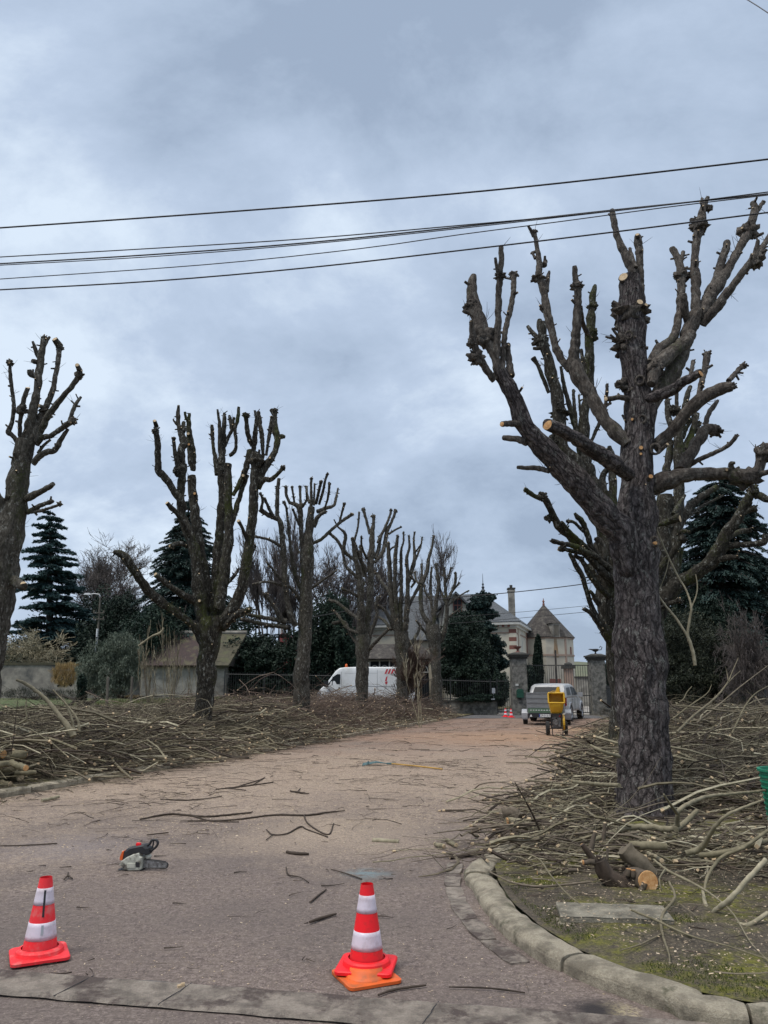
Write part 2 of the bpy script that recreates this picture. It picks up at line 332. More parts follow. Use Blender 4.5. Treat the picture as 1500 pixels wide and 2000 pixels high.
MAT['road'] = pm('grey_asphalt', (0.075,0.072,0.072), (0.12,0.115,0.112), 60, 0.9, 0.5, 120, c3=(0.05,0.047,0.047), s3=1.4)
def conc(name, a, b2, mossc, amt, s=1.0):
    m, nt, b = newmat(name); oc = coord(nt); f = noi(nt, oc, 90*s, 5, 0.75); n = noi(nt, oc, 7*s, 6, 0.65)
    k = ramp(nt, f, [(0.28, a), (0.72, b2)]).outputs[0]
    k = mix(nt, fac(nt, n, 0.42, 0.62, 0, 0.75), k, tuple(x*0.48 for x in a))
    k = mix(nt, fac(nt, noi(nt, mp(nt, oc, (1,1,1), (3,3,3)), 3.2*s, 6, 0.7), 0.62-amt*0.2, 0.72-amt*0.2), k, mossc)
    k = mix(nt, fac(nt, vor(nt, oc, 60*s), 0.14, 0.06, 0, 0.6), k, (0.36,0.36,0.33))
    nt.links.new(k, b.inputs['Base Color']); b.inputs['Roughness'].default_value = 0.92
    bump(nt, b, mth(nt, 'ADD', f, n), 1.0, 0.02); return m
MAT['kerb'] = conc('mossy_concrete', (0.30,0.255,0.185), (0.58,0.515,0.39), (0.085,0.085,0.045), 0.30)
MAT['gutter'] = conc('worn_concrete', (0.27,0.225,0.185), (0.46,0.395,0.325), (0.11,0.082,0.07), 0.7)
MAT['slab'] = conc('slab_concrete', (0.24,0.215,0.16), (0.46,0.42,0.33), (0.12,0.12,0.055), 0.4)
def soil_mat():
    m, nt, b = newmat('soil_moss_litter'); oc = coord(nt); f = noi(nt, oc, 55, 6, 0.75); n = noi(nt, oc, 1.8, 5, 0.65)
    k = ramp(nt, f, [(0.28, (0.022,0.017,0.012)), (0.75, (0.22,0.18,0.125)), (0.5, (0.085,0.068,0.047))]).outputs[0]
    g = ramp(nt, f, [(0.3, (0.04,0.042,0.006)), (0.72, (0.27,0.26,0.026))]).outputs[0]
    k = mix(nt, mth(nt, 'MULTIPLY', fac(nt, n, 0.46, 0.60), fac(nt, noi(nt, oc, 12, 5, 0.7), 0.36, 0.56)), k, g)
    k = mix(nt, mth(nt, 'MULTIPLY', fac(nt, vor(nt, oc, 48), 0.17, 0.10), fac(nt, noi(nt, oc, 6, 2), 0.45, 0.55)), k, (0.36,0.28,0.19))
    nt.links.new(k, b.inputs['Base Color']); b.inputs['Roughness'].default_value = 0.95; bump(nt, b, f, 0.9, 0.02); return m
MAT['soil'] = soil_mat()
MAT['lawn'] = pm('lawn', (0.05,0.08,0.02), (0.08,0.10,0.032), 6, 0.95, 0.6, 60, c3=(0.11,0.10,0.05), s3=0.8)
MAT['gravel'] = pm('pale_gravel', (0.24,0.22,0.20), (0.34,0.32,0.29), 30, 0.9, 0.4, 80)
MAT['farfield'] = pm('far_fields', (0.09,0.11,0.06), (0.13,0.13,0.08), 0.05, 0.95)
def brick(name, ca, cb_, cm, sc, rot=(0,0,0), bw=0.5, rh=0.25, coordn='Object', mortar=0.02, var=0.5):
    m, nt, b = newmat(name); oc = mp(nt, coord(nt, coordn), (1,1,1), (0,0,0), rot)
    t = N(nt, 'ShaderNodeTexBrick', ins={'Scale': sc, 'Mortar Size': mortar, 'Brick Width': bw, 'Row Height': rh, 'Bias': 0.0}); nt.links.new(oc, t.inputs['Vector'])
    t.inputs['Color1'].default_value = (*ca, 1); t.inputs['Color2'].default_value = (*cb_, 1); t.inputs['Mortar'].default_value = (*cm, 1)
    k = mix(nt, fac(nt, noi(nt, oc, 5, 6, 0.7), 0.35, 0.65, 0, var), t.outputs[0], tuple(x*0.6 for x in ca))
    nt.links.new(k, b.inputs['Base Color']); b.inputs['Roughness'].default_value = 0.9; bump(nt, b, t.outputs[1], -0.4, 0.01); return m
MAT['slate'] = brick('slate_roof', (0.085,0.095,0.105), (0.115,0.125,0.135), (0.05,0.055,0.06), 1.0, (0,0,0), 0.35, 0.22)
MAT['tile'] = pm('brown_roof_tiles', (0.062,0.054,0.048), (0.032,0.028,0.026), 7, 0.9, 0.8, 14, c3=(0.11,0.10,0.085), s3=3.2, lo=0.4, hi=0.6)
MAT['tile_red'] = pm('old_red_roof_tiles', (0.058,0.036,0.033), (0.035,0.026,0.024), 6, 0.9, 0.8, 14, c3=(0.10,0.092,0.05), s3=1.5)
MAT['tile_moss'] = pm('mossy_roof_tiles', (0.085,0.076,0.046), (0.05,0.046,0.03), 6, 0.9, 0.8, 14, c3=(0.085,0.09,0.04), s3=1.5)
MAT['render'] = pm('cream_render', (0.60,0.56,0.46), (0.50,0.475,0.40), 1.2, 0.9, 0.15, 30, c3=(0.36,0.37,0.34), s3=0.5)
MAT['render_d'] = pm('tower_render', (0.50,0.46,0.375), (0.42,0.39,0.32), 1.1, 0.9, 0.15, 30, c3=(0.34,0.31,0.26), s3=0.7)
MAT['rust'] = pm('rust_streak', (0.24,0.15,0.08), (0.33,0.27,0.19), 3, 0.9, stretch=(3,3,0.4))
MAT['brick'] = pm('red_brick', (0.23,0.095,0.075), (0.17,0.075,0.06), 6, 0.9, 0.3, 20)
MAT['brick_pale'] = pm('faded_brick', (0.33,0.24,0.19), (0.29,0.21,0.17), 4, 0.9, 0.3, 20)
MAT['stone'] = pm('lichened_stone', (0.21,0.20,0.175), (0.10,0.098,0.088), 5, 0.92, 0.8, 25, c3=(0.05,0.05,0.043), s3=3.0, lo=0.42, hi=0.6)
MAT['stone_top'] = pm('dark_capstone', (0.07,0.067,0.06), (0.04,0.04,0.035), 9, 0.92, 0.8, 25)
MAT['oldwall'] = pm('old_plaster_wall', (0.33,0.31,0.27), (0.20,0.185,0.16), 1.7, 0.92, 0.5, 18, c3=(0.10,0.095,0.085), s3=1.1)
MAT['greywall'] = pm('grey_block_wall', (0.32,0.295,0.25), (0.18,0.165,0.145), 2.3, 0.92, 0.5, 18, c3=(0.08,0.08,0.078), s3=0.8)
MAT['iron'] = pm('dark_iron', (0.016,0.018,0.02), (0.03,0.03,0.03), 8, 0.55)
MAT['glass'] = pm('dark_glass', (0.012,0.015,0.018), (0.02,0.024,0.028), 2, 0.3, spec=0.1)
MAT['white'] = pm('white_paint', (0.72,0.74,0.75), (0.66,0.68,0.69), 1.5, 0.32, c3=(0.56,0.57,0.56), s3=0.9)
MAT['whitewood'] = pm('white_wood', (0.55,0.55,0.52), (0.45,0.45,0.42), 4, 0.7)
MAT['silver'] = pm('silver_paint', (0.44,0.44,0.43), (0.38,0.38,0.37), 2, 0.35, metal=0.15, c3=(0.22,0.22,0.22), s3=1.5)
MAT['alu'] = pm('aluminium_panel', (0.27,0.285,0.29), (0.21,0.22,0.23), 4, 0.5, metal=0.4, stretch=(1,1,6))
MAT['rubber'] = pm('black_rubber', (0.014,0.014,0.014), (0.03,0.029,0.027), 9, 0.85)
MAT['black'] = pm('black_plastic', (0.012,0.013,0.015), (0.025,0.025,0.027), 12, 0.5)
MAT['yellow'] = pm('yellow_steel', (0.66,0.40,0.02), (0.55,0.32,0.02), 4, 0.45, c3=(0.40,0.24,0.03), s3=2.5)
MAT['lamp_red'] = pm('red_lens', (0.22,0.012,0.02), (0.15,0.01,0.015), 9, 0.25)
MAT['redpaint'] = pm('red_paint', (0.55,0.03,0.05), (0.42,0.03,0.04), 4, 0.5)
MAT['pink'] = pm('pink_red_wall', (0.34,0.095,0.10), (0.28,0.08,0.085), 1, 0.85)
MAT['orange'] = pm('orange_plastic', (0.78,0.13,0.015), (0.62,0.10,0.015), 8, 0.55, c3=(0.42,0.11,0.03), s3=12)
MAT['cone_red'] = pm('cone_red', (0.93,0.006,0.014), (0.82,0.008,0.014), 6, 0.5, c3=(0.62,0.02,0.02), s3=18)
MAT['cone_worn'] = pm('cone_red_scuffed', (0.90,0.018,0.026), (0.82,0.03,0.04), 9, 0.6, c3=(0.74,0.14,0.13), s3=14)
MAT['cone_white'] = pm('reflective_white', (0.72,0.64,0.72), (0.62,0.55,0.61), 9, 0.4, c3=(0.50,0.42,0.45), s3=11)
MAT['saw_white'] = pm('off_white_plastic', (0.50,0.50,0.42), (0.40,0.40,0.34), 25, 0.5, c3=(0.16,0.15,0.12), s3=22)
MAT['steel'] = pm('scratched_steel', (0.30,0.30,0.30), (0.05,0.045,0.04), 40, 0.45, metal=0.5)
MAT['green'] = pm('green_paint', (0.012,0.075,0.045), (0.010,0.055,0.035), 6, 0.45)
MAT['binplastic'] = pm('green_plastic', (0.012,0.22,0.12), (0.01,0.17,0.09), 6, 0.45)
MAT['tarp'] = pm('green_tarp_band', (0.10,0.17,0.11), (0.07,0.13,0.085), 6, 0.7)
MAT['tealrake'] = pm('blue_green_plastic', (0.045,0.12,0.13), (0.035,0.09,0.10), 8, 0.5)
MAT['yellowwood'] = pm('yellow_handle', (0.50,0.30,0.06), (0.42,0.24,0.05), 8, 0.5)
MAT['galv'] = pm('galvanised_steel', (0.42,0.44,0.46), (0.34,0.35,0.37), 5, 0.5, metal=0.3)
MAT['wire'] = pm('black_cable', (0.012,0.012,0.016), (0.02,0.02,0.024), 3, 0.6)
MAT['post'] = pm('weathered_post', (0.15,0.135,0.11), (0.09,0.08,0.065), 9, 0.9, stretch=(1,1,0.3))
MAT['wax'] = pm('window_reveal', (0.09,0.08,0.075), (0.06,0.055,0.05), 3, 0.5)
# ------------------------------------------------------------------ setting: ground, drive, kerbs
KS = 0.323                                            # the drive bears right, away from the camera
def kerbL(Y):
    Y = np.asarray(Y, float); x = -2.97 + KS*(Y-18.6)
    return x - np.where(Y < 9.6, (9.6-Y)**2*1.2, 0.0)
KR = [GZ(u, v, 0.05) for u, v in ((1495,1978),(1330,1945),(1200,1903),(1100,1862),(1025,1815),(975,1768),(948,1725),(942,1692))]
KRx = [7.5, 4.2] + [p[0] for p in KR] + [1.14+KS*1.2, 1.14+KS*2.2]
KRy = [3.25, 3.55] + [p[1] for p in KR] + [KR[-1][1]+1.2, KR[-1][1]+2.2]
def kerbR(Y):
    Y = np.asarray(Y, float); a = np.interp(Y, KRy, KRx); e = KRx[-1] + KS*(Y-KRy[-1])
    return np.where(Y > KRy[-1], e, a)
def gardenrise(x, y):
    d = kerbL(y) - x
    return 0.75*sst(d, 6.0, 10.0)*sst(y, 17, 40)
def gz(x, y):                                          # height of the planted strips
    L_ = kerbL(y) - x; R_ = x - kerbR(y)
    if float(L_) > 0: return 0.07 + float(gardenrise(x, y))
    if float(R_) > 0: return 0.08
    return 0.0
def sheet(name, rows, mat, smooth=True, label=None, kind='structure'):
    n, m = len(rows), len(rows[0]); v = np.array(rows).reshape(-1, 3)
    i, j = np.meshgrid(np.arange(n-1), np.arange(m-1), indexing='ij'); i = i.ravel(); j = j.ravel()
    f = np.stack([i*m+j, i*m+j+1, (i+1)*m+j+1, (i+1)*m+j], 1)
    b = MB(); b.add(v, f); o = b.build(name, mat, smooth=smooth); return tag(o, kind=kind)
b = MB(); b.add([(-1500,-40,-0.12),(1500,-40,-0.12),(1500,2500,-0.12),(-1500,2500,-0.12)], [[0,1,2,3]]); tag(b.build('ground', MAT['farfield']), kind='structure')
ys = np.concatenate([np.arange(3.6, 12, 0.15), np.arange(12, 40.01, 0.6)])
def dz(x, y): return 0.012*nz(x*0.9, y*0.9) + 0.004*nz(x*4, y*4)
rows = []
for y in ys:
    xl, xr = float(kerbL(y)) - 0.02, float(kerbR(y)) + 0.02
    if y < 9: xl = max(xl, -14)
    rows.append([(x, y, dz(x, y)) for x in np.linspace(xl, xr, 60)])
sheet('drive', rows, MAT['drive'])
# street along the bottom of the picture with its concrete gutter
g0, g1 = GZ(0, 1900), GZ(1000, 1975); gd = (g1-g0)/(g1[0]-g0[0]); gw = 0.30
def gline(x, off): return g0[1] + (x-g0[0])*gd[1] - off
sheet('street', [[(x, -20 if j == 0 else gline(x, gw)+0.25, -0.012) for x in np.linspace(-30, 30, 40)] for j in range(2)][::-1], MAT['road'])
rows = []
for k, off in enumerate((gw, gw-0.03, 0.12, 0.02, 0.0)):
    rows.append([(x, gline(x, off)+0.012*nz(x*5, k), [0.0, 0.010, 0.004, 0.012, 0.004][k]+0.010+0.004*nz(x*8, k*3.1)) for x in np.linspace(-12, 3.3, 260)])
gut = sheet('gutter', rows, MAT['gutter'])
# joints in the gutter and a ragged tar edge: thin black tubes laid on the surface
b = MB()
for u, v in ((148, 1912), (340, 1925), (820, 1985)):
    p = GZ(u, v); q = [np.array([p[0]+0.012*i+0.006*nz(i*3.1, u), gline(p[0], gw-.01)+(gw-.03)*i/8, 0.020]) for i in range(9)]
    b.tube(q, 0.0022, 4)
q = [np.array([x, gline(x, -0.012)+0.02*nz(x*3, 7)+0.01*nz(x*11, 3), 0.006]) for x in np.linspace(-4, 2.4, 160)]
b.tube(q, 0.0035, 4); tag(b.build('road_joint', MAT['black']), kind='structure')
# far road, yard behind the gate
def row2(y, x0, x1, n, z): return [(x, y, z) for x in np.linspace(x0, x1, n)]
sheet('far_road', [row2(38.2, -30, 40, 20, 0.008), row2(42.6, -30, 40, 20, 0.008)], MAT['road'])
sheet('yard', [row2(43.2, 4, 24, 8, 0.0), row2(90, 4, 40, 8, 0.0)], MAT['gravel'])
# planted strips either side of the drive
rows = []
for y in np.concatenate([np.arange(7.2, 20, 0.3), np.arange(20, 140, 2.0)]):
    k = float(kerbL(y)); r = []
    for t in np.concatenate([[0.06], np.linspace(0.25, 6, 26), np.linspace(6.6, 20, 24), np.array([30, 50, 90, 160])]):
        x = k - t; edge = min(1, t/0.5)
        r.append((x, y, 0.05 + 0.02*edge + float(gardenrise(x, y)) + edge*0.03*nz(x*1.3, y*1.3) + edge*0.012*nz(x*5, y*5)))
    rows.append(r)
rows_soil = [r[:36] for r in rows]; rows_lawn = [r[35:] for r in rows]
sheet('planted_strip', rows_soil, MAT['soil']); sheet('lawn', rows_lawn, MAT['lawn'])
rows = []
for y in np.concatenate([np.arange(3.3, 14, 0.12), np.arange(14, 38, 0.8)]):
    k = float(kerbR(y)); r = []
    for t in np.concatenate([np.linspace(0.10, 5, 70), np.linspace(5.3, 26, 30)]):
        x = k + t; edge = min(1, t/0.4)
        r.append((x, y, 0.06 + 0.02*edge + edge*(0.03*nz(x*1.1, y*1.1) + 0.014*nz(x*4.5, y*4.5) + 0.006*nz(x*15, y*15))))
    rows.append(r)
sheet('planted_strip', rows, MAT['soil'])
# left kerb: low flat concrete edging
def kerbstones(path_pts, prof, name, mat, seglen, jag=0.006):
    P = catmull(np.array(path_pts), 0.08); L_ = np.concatenate([[0], np.cumsum(np.linalg.norm(np.diff(P, axis=0), axis=1))])
    T = np.gradient(P, axis=0); T /= np.linalg.norm(T, axis=1, keepdims=True); Nn = np.stack([-T[:,1], T[:,0], 0*T[:,0]], 1)
    bm = MB(); tot = L_[-1]; k = int(tot/seglen)
    for s in range(k):
        a, c = s*seglen+0.008, (s+1)*seglen-0.008
        m = max(2, int((c-a)/0.07)+1); ls = np.linspace(a, c, m); off = random.uniform(-jag, jag); oz = random.uniform(-jag, jag); rr = []
        for li, l in enumerate(ls):
            p = np.array([np.interp(l, L_, P[:, q]) for q in range(3)]); n = np.array([np.interp(l, L_, Nn[:, q]) for q in range(3)])
            sh = 0.86 if li in (0, m-1) else 1.0
            rr.append([p + n*(x*sh+off+0.009*nz(l*6, x*20, s)) + np.array([0, 0, z*sh+oz+0.010*nz(l*7+x*9, z*20, s)-(0.03*max(0, nz(s*3.3, l*5, x*8)-.25))]) for x, z in prof])
        w = len(prof); V = np.array(rr).reshape(-1, 3)
        f = [[i*w+j, i*w+j+1, (i+1)*w+j+1, (i+1)*w+j] for i in range(m-1) for j in range(w-1)]
        bm.add(V, f); bm.add(V[:w], [list(range(w))]); bm.add(V[-w:], [list(range(w))[::-1]])
    o = bm.build(name, mat, smooth=False); return tag(o, kind='structure')
pl = [(float(kerbL(y)), y, 0) for y in np.concatenate([np.arange(7.0, 10, 0.4), np.arange(10, 38.2, 1.5)])]
kerbstones(pl, [(0.08,-0.1),(0.08,0.085),(0.06,0.10),(-0.06,0.095),(-0.085,0.075),(-0.09,-0.1)], 'kerb', MAT['kerb'], 0.98)
prof = [(0.105,-0.1)] + [(0.105*abs(cos(a))**.75*(1 if cos(a) > 0 else -1), 0.0+0.080*max(0, sin(a))**0.5) for a in np.linspace(0.0, pi, 13)] + [(-0.105,-0.1)]
pr = [(KRx[i]+0.0, KRy[i], 0) for i in range(len(KRx)-2)] + [(float(kerbR(y)), y, 0) for y in np.arange(KRy[-1], 38.2, 1.5)]
kerbstones(pr, prof, 'kerb', MAT['kerb'], 0.98, .012)
# worn channel blocks in front of the curved kerb
pc = [(p[0]-0.24-0.05*nz(i, 3), p[1]-0.02, -0.004) for i, p in enumerate(KR[3:])] + [(KR[-1][0]-0.16, KR[-1][1]+0.5, -0.004)]
kerbstones(pc, [(0.065,-0.05),(0.065,0.016),(-0.065,0.018),(-0.065,-0.05)], 'channel_blocks', MAT['gutter'], 0.42, 0.004)
# inspection slab lying in the moss
sp_ = GZ(1197, 1783, 0.1); b = MB(); g_ = []
for i in range(9):
    for j in range(7): g_.append((-0.34+0.68*i/8+0.006*nz(i,j), -0.165+0.33*j/6+0.006*nz(j,i,3), 0.028+0.006*nz(i*1.3, j*1.3, 7)))
b.add(g_, [[i*7+j, (i+1)*7+j, (i+1)*7+j+1, i*7+j+1] for i in range(8) for j in range(6)])
b.box((0,0,-0.02), (0.675,0.325,0.092))
r_ = root('inspection_cover', (sp_[0], sp_[1], 0.085), 'weathered rectangular concrete slab lying in the mossy strip behind the curved kerb', 'slab', rz=radians(-7))
b.build('slab', MAT['slab'], r_, local=True)
b = MB(); b.box((0,0,-0.035), (0.72,0.37,0.05)); b.build('frame', MAT['kerb'], r_, local=True)

# sawdust and chips: real flakes
def flakes(n, xy, size, lift=0.004):
    x, y = xy; n = len(x); a = rng.uniform(0, 2*pi, n); l = rng.uniform(*size, n)*rng.uniform(0.5, 1.3, n); w = l*rng.uniform(0.2, 0.6, n)
    z = np.array([dz(x[i], y[i]) if 0 > kerbL(y[i])-x[i] and x[i] < kerbR(y[i]) else gz(x[i], y[i])+0.03 for i in range(n)]) + lift
    dx_, dy_ = np.cos(a), np.sin(a); tz = rng.uniform(-0.3, 0.5, n)*w
    c = np.stack([x, y, z], 1); u = np.stack([dx_*l, dy_*l, rng.uniform(-0.2, 0.3, n)*l], 1); q = np.stack([-dy_*w, dx_*w, tz], 1)
    V = np.stack([c-u-q*.6, c+u*0.8-q, c+u+q*.7, c-u*0.9+q], 1).reshape(-1, 3)
    return V, np.arange(n*4).reshape(n, 4), np.repeat(rng.uniform(0, 1, n), 4)
b = MB()
def on_drive(x, y): return (x > kerbL(y)+0.1) & (x < kerbR(y)-0.12)
for n, (y0, y1), sz in ((26000, (4.1, 9.5), (0.002, 0.007)), (60000, (7.6, 18), (0.004, 0.013)), (16000, (15, 32), (0.008, 0.02))):
    y = rng.uniform(y0, y1, n); x = rng.uniform(-8, 8, n) if y1 < 20 else rng.uniform(-4, 8, n)
    k = on_drive(x, y) & (np.abs(x) < y*0.6+0.5)
    cl = np.array([nz(a*0.8, c*0.8, 5) for a, c in zip(x, y)]); k &= cl > rng.uniform(-0.5, 0.35, n)
    b.add(*[t for t in (lambda r: (r[0], r[1]))(flakes(n, (x[k], y[k]), sz))], tint=rng.uniform(0, 1, int(k.sum())*4))
y = rng.uniform(3.9, 8, 9000); x = kerbR(y) + rng.uniform(0.15, 4, 9000); k = (np.abs(x) < y*0.6+0.5)
b.add(*flakes(0, (x[k], y[k]), (0.003, 0.010), 0.012)[:2], tint=rng.uniform(0, 1, int(k.sum())*4))
tag(b.build('wood_chips', MAT['chips']), 'pale wood chips and sawdust scattered over the drive', 'wood chips', kind='stuff')
# moss tufts on the near verge
def blades(x, y, z, h, w, lean=0.5, tint=None):
    n = len(x); a = rng.uniform(0, 2*pi, n); ln = rng.uniform(0, lean, n)*h; b_ = rng.uniform(0, 2*pi, n)
    c = np.stack([x, y, z], 1); s = np.stack([np.cos(a)*w, np.sin(a)*w, 0*w], 1); t = c + np.stack([np.cos(b_)*ln, np.sin(b_)*ln, h], 1)
    return np.stack([c-s, c+s, t], 1).reshape(-1, 3), np.arange(3*n).reshape(n, 3), np.repeat(rng.uniform(0, 1, n) if tint is None else tint, 3)
b = MB(); n = 70000; y = rng.uniform(3.9, 7.0, n); x = kerbR(y) + rng.uniform(0.14, 4.2, n)
k = np.array([nz(a*1.6, c*1.6, 2) + 0.5*nz(a*6, c*6, 9) > 0.02 for a, c in zip(x, y)]) & (np.abs(x) < y*0.6+0.3); x, y = x[k], y[k]
v, f, t = blades(x, y, np.full(len(x), 0.075), rng.uniform(0.005, 0.016, len(x)), np.full(len(x), 0.003), 0.9)
b.add(v, f, tint=t*0.75); tag(b.build('moss', MAT['grass']), 'olive green moss tufts on the soil behind the curved kerb', 'moss', kind='stuff')
b = MB(); n = 26000; y = rng.uniform(19, 46, n); x = kerbL(y) - rng.uniform(3.5, 16, n); k = (x > -0.62*y); x, y = x[k], y[k]
v, f, t = blades(x, y, np.array([gz(a, c) for a, c in zip(x, y)]), rng.uniform(0.05, 0.22, len(x)), np.full(len(x), 0.012), 0.6)
b.add(v, f, tint=t); tag(b.build('grass', MAT['grass']), 'long green grass of the garden left of the drive', 'grass', kind='stuff')
# ------------------------------------------------------------------ pollarded trees
CROP = dict(A=(880,360,4.6875), B=(1180,360,4.6875), C=(880,680,4.6875), D=(1180,680,4.6875), E=(1000,930,5.0), F=(1240,930,4.0),
            G=(0,640,5.261), H=(200,770,5.715), I=(380,770,5.715), J=(200,1050,5.0), K=(460,910,6.25), M=(640,970,5.769), U=(0,0,1.0))
def bumps(amp, fr, seed, ridge=0.0):
    def d(Ls, th, rad, path):
        M, S = len(Ls), len(th); out = np.zeros((M, S))
        for i in range(M):
            r = rad[i]; 
            for j in range(S):
                cx, cy = cos(th[j]), sin(th[j])
                v = mnoise.noise(Vector((cx*fr*r+seed, cy*fr*r, Ls[i]*fr*0.6)))*amp*r
                v += mnoise.noise(Vector((cx*1.3+seed, cy*1.3, Ls[i]*1.1)))*0.13*r
                if ridge:
                    q = mnoise.noise(Vector((cx*r*24+seed, cy*r*24, Ls[i]*6.0))); v += (0.5-abs(q)*2.2)*ridge
                    q = mnoise.noise(Vector((cx*r*60, cy*r*60+seed, Ls[i]*20.0))); v += (0.3-abs(q))*ridge*0.4
                out[i, j] = v
        return out
    return d
def blob(bm, c, r, seed, mi=0, sub=(10, 7), amp=0.35, sq=(1,1,1), tint=0.35):
    S, Rn = sub; V = []
    for i in range(Rn+1):
        ph = pi*i/Rn
        for j in range(S):
            a = 2*pi*j/S; d = np.array([sin(ph)*cos(a), sin(ph)*sin(a), cos(ph)])
            k = 1 + amp*mnoise.noise(Vector(d*1.9) + Vector((seed, 0, 0)))*1.6 + amp*0.7*mnoise.noise(Vector(d*5) + Vector((0, seed, 0)))
            V.append(np.array(c) + d*r*k*np.array(sq))
    uvc = lambda i, j: ((j/S)*2*pi*r, i/Rn*pi*r)
    f = []; uv = []
    for i in range(Rn):
        for j in range(S):
            jj = (j+1) % S; f.append([i*S+j, i*S+jj, (i+1)*S+jj, (i+1)*S+j]); uv.append([uvc(i,j), uvc(i,j+1), uvc(i+1,j+1), uvc(i+1,j)])
    bm.add(np.array(V), np.array(f), uv=np.array(uv), mi=mi, tint=tint)
class Pollard:
    def __init__(s, Y, base, label, spread, mats, seed, fine=1.0, slim=.86):
        s.slim = slim
        s.Y = Y; s.spread = spread; s.mats = mats; s.pts = []; s.seed = seed; s.rs = random.Random(seed); s.fine = fine
        p = W(base[0], base[1], Y); s.root = root('pollarded_tree', (p[0], Y, gz(p[0], Y)), label, 'tree', 'pollarded trees along the drive'); s.k = 0
    def conv(s, crop, P):
        ox, oy, sc = CROP[crop]; return [(ox+p[0]/sc, oy+p[1]/sc, p[2]/sc) for p in P]
    def depth_at(s, u, v):
        if not s.pts: return 0.0
        A = np.array(s.pts); i = np.argmin((A[:,0]-u)**2 + (A[:,1]-v)**2); return A[i, 2]
    def limb(s, crop, P, tip=None, end='plain', dy0=None, name='limb', mat=None, knob=0, cutmat='cut', nubs=1.0, ridge=0.0, sides=None, cutn=None):
        q = s.conv(crop, P) if crop else list(P); s.k += 1; rs = s.rs; wf = (.95 if s.seed < 2 else .86) if name == 'trunk' else s.slim; q = [(a, c, w*wf) for a, c, w in q]
        d0 = s.depth_at(q[0][0], q[0][1]) if dy0 is None else dy0
        d1 = d0 + (rs.uniform(-1, 1)*s.spread if tip is None else tip)
        L_ = np.concatenate([[0], np.cumsum([math.hypot(q[i+1][0]-q[i][0], q[i+1][1]-q[i][1]) for i in range(len(q)-1)])]); L_ /= L_[-1]
        X = []
        for (u, v, w), t in zip(q, L_):
            d = lerp(d0, d1, t**0.9); s.pts.append((u, v, d)); p = W(u, v, s.Y+d); X.append([*p, max(w, 0.8)/2/ppm(p)])
        for i in range(len(q)-1):                               # denser lookup points
            for t in (0.25, 0.5, 0.75): s.pts.append((lerp(q[i][0], q[i+1][0], t), lerp(q[i][1], q[i+1][1], t), lerp(d0, d1, lerp(L_[i], L_[i+1], t)**0.9)))
        if name == 'limb' and len(X) > 3: X[0][3] *= .7
        X = np.array(X); rmean = X[:, 3].mean(); step = max(rmean*0.55, 0.02)/s.fine
        C = catmull(X, step); C[:, 3] = np.maximum(C[:, 3], 0.004)
        n = len(C); sd = s.seed*13.7 + s.k*5.1
        for i in range(1, n-1):
            j = C[i, 3]*0.22; C[i, 0] += j*nz(i*0.33, sd); C[i, 2] += j*nz(i*0.33, sd, 9); C[i, 3] *= 1 + 0.16*nz(i*0.45, sd, 4)
        if end != 'cut' : C[-1, 3] *= 0.93
        sd_ = sides or int(min(64, max(8, rmean*s.fine*95+6)))
        bm = MB(); bm.tube(C[:, :3], C[:, 3], sd_, disp=bumps(0.16, 9, sd, ridge))
        # swellings, nubs, cut shoots
        Lm = sum(np.linalg.norm(C[i+1, :3]-C[i, :3]) for i in range(n-1))
        pale = MB(); pale_mi = 1
        nn = int(Lm*(6.5 if s.seed < 3 else 10)*nubs + rs.random())
        for _ in range(nn):
            i = rs.randrange(max(1, n//8), n); c = C[i, :3]; t = C[min(n-1, i+1), :3] - C[max(0, i-1), :3]; t /= np.linalg.norm(t)+1e-9
            r = C[i, 3]; d = np.array([rs.gauss(0,1), rs.gauss(0,1), rs.gauss(0,1)]); d -= t*d.dot(t); d /= np.linalg.norm(d)+1e-9
            typ = rs.random()
            if typ < 0.30:
                blob(bm, c+d*r*0.7, r*rs.uniform(0.2, 0.42), rs.random()*99, sub=(8, 5))
            elif typ < 0.70:
                rr = rs.uniform(0.008, 0.02); l = rs.uniform(0.03, 0.08); dd = d+t*rs.uniform(0, .8); e_ = c + d*r*0.8 + dd*l
                bm.tube([c+d*r*0.5, c+d*r*0.8+dd*l*0.5, e_], [rr*1.3, rr, rr*0.9], 6)
                if rs.random() < 0.7: pale.tube([e_-dd*0.002, e_+dd*0.002], [rr*0.9, rr*0.88], 6)
            else:
                for _k in range(rs.randint(1, 3)):
                    d2 = d + t*rs.uniform(-0.3, 1.2) + np.array([rs.gauss(0,.3), rs.gauss(0,.3), rs.uniform(0,.5)]); d2 /= np.linalg.norm(d2); l = rs.uniform(0.05, 0.22)
                    bm.tube([c+d*r*0.8, c+d*r+d2*l*0.5+np.array([0,0,.01]), c+d*r+d2*l+np.array([0,0,.02])], [0.004, 0.003, 0.0015], 3, cap=False)
        e_ = C[-1, :3]; T = C[-1, :3] - C[-3, :3]; T /= np.linalg.norm(T); r = C[-1, 3]
        if knob:
            kr = r*knob; blob(bm, e_ - T*kr*0.3, kr, sd, sub=(14, 9), amp=0.45, sq=(1,1,0.85))
            for _ in range(rs.randint(3, 6)):
                d = T*rs.uniform(0.2, 1.0) + np.array([rs.gauss(0,.7), rs.gauss(0,.7), rs.gauss(0,.5)+.2]); d /= np.linalg.norm(d); rr = kr*rs.uniform(0.16, 0.32)
                p1 = e_ - T*kr*0.3 + d*kr*rs.uniform(1.15, 1.6); bm.tube([e_-T*kr*0.3, e_-T*kr*.3+d*kr*0.8, p1], [rr*1.3, rr, rr*0.9], 7)
                if rs.random() < 0.6: pale.tube([p1-d*0.001, p1+d*0.004], [rr*0.85, rr*0.8], 7)
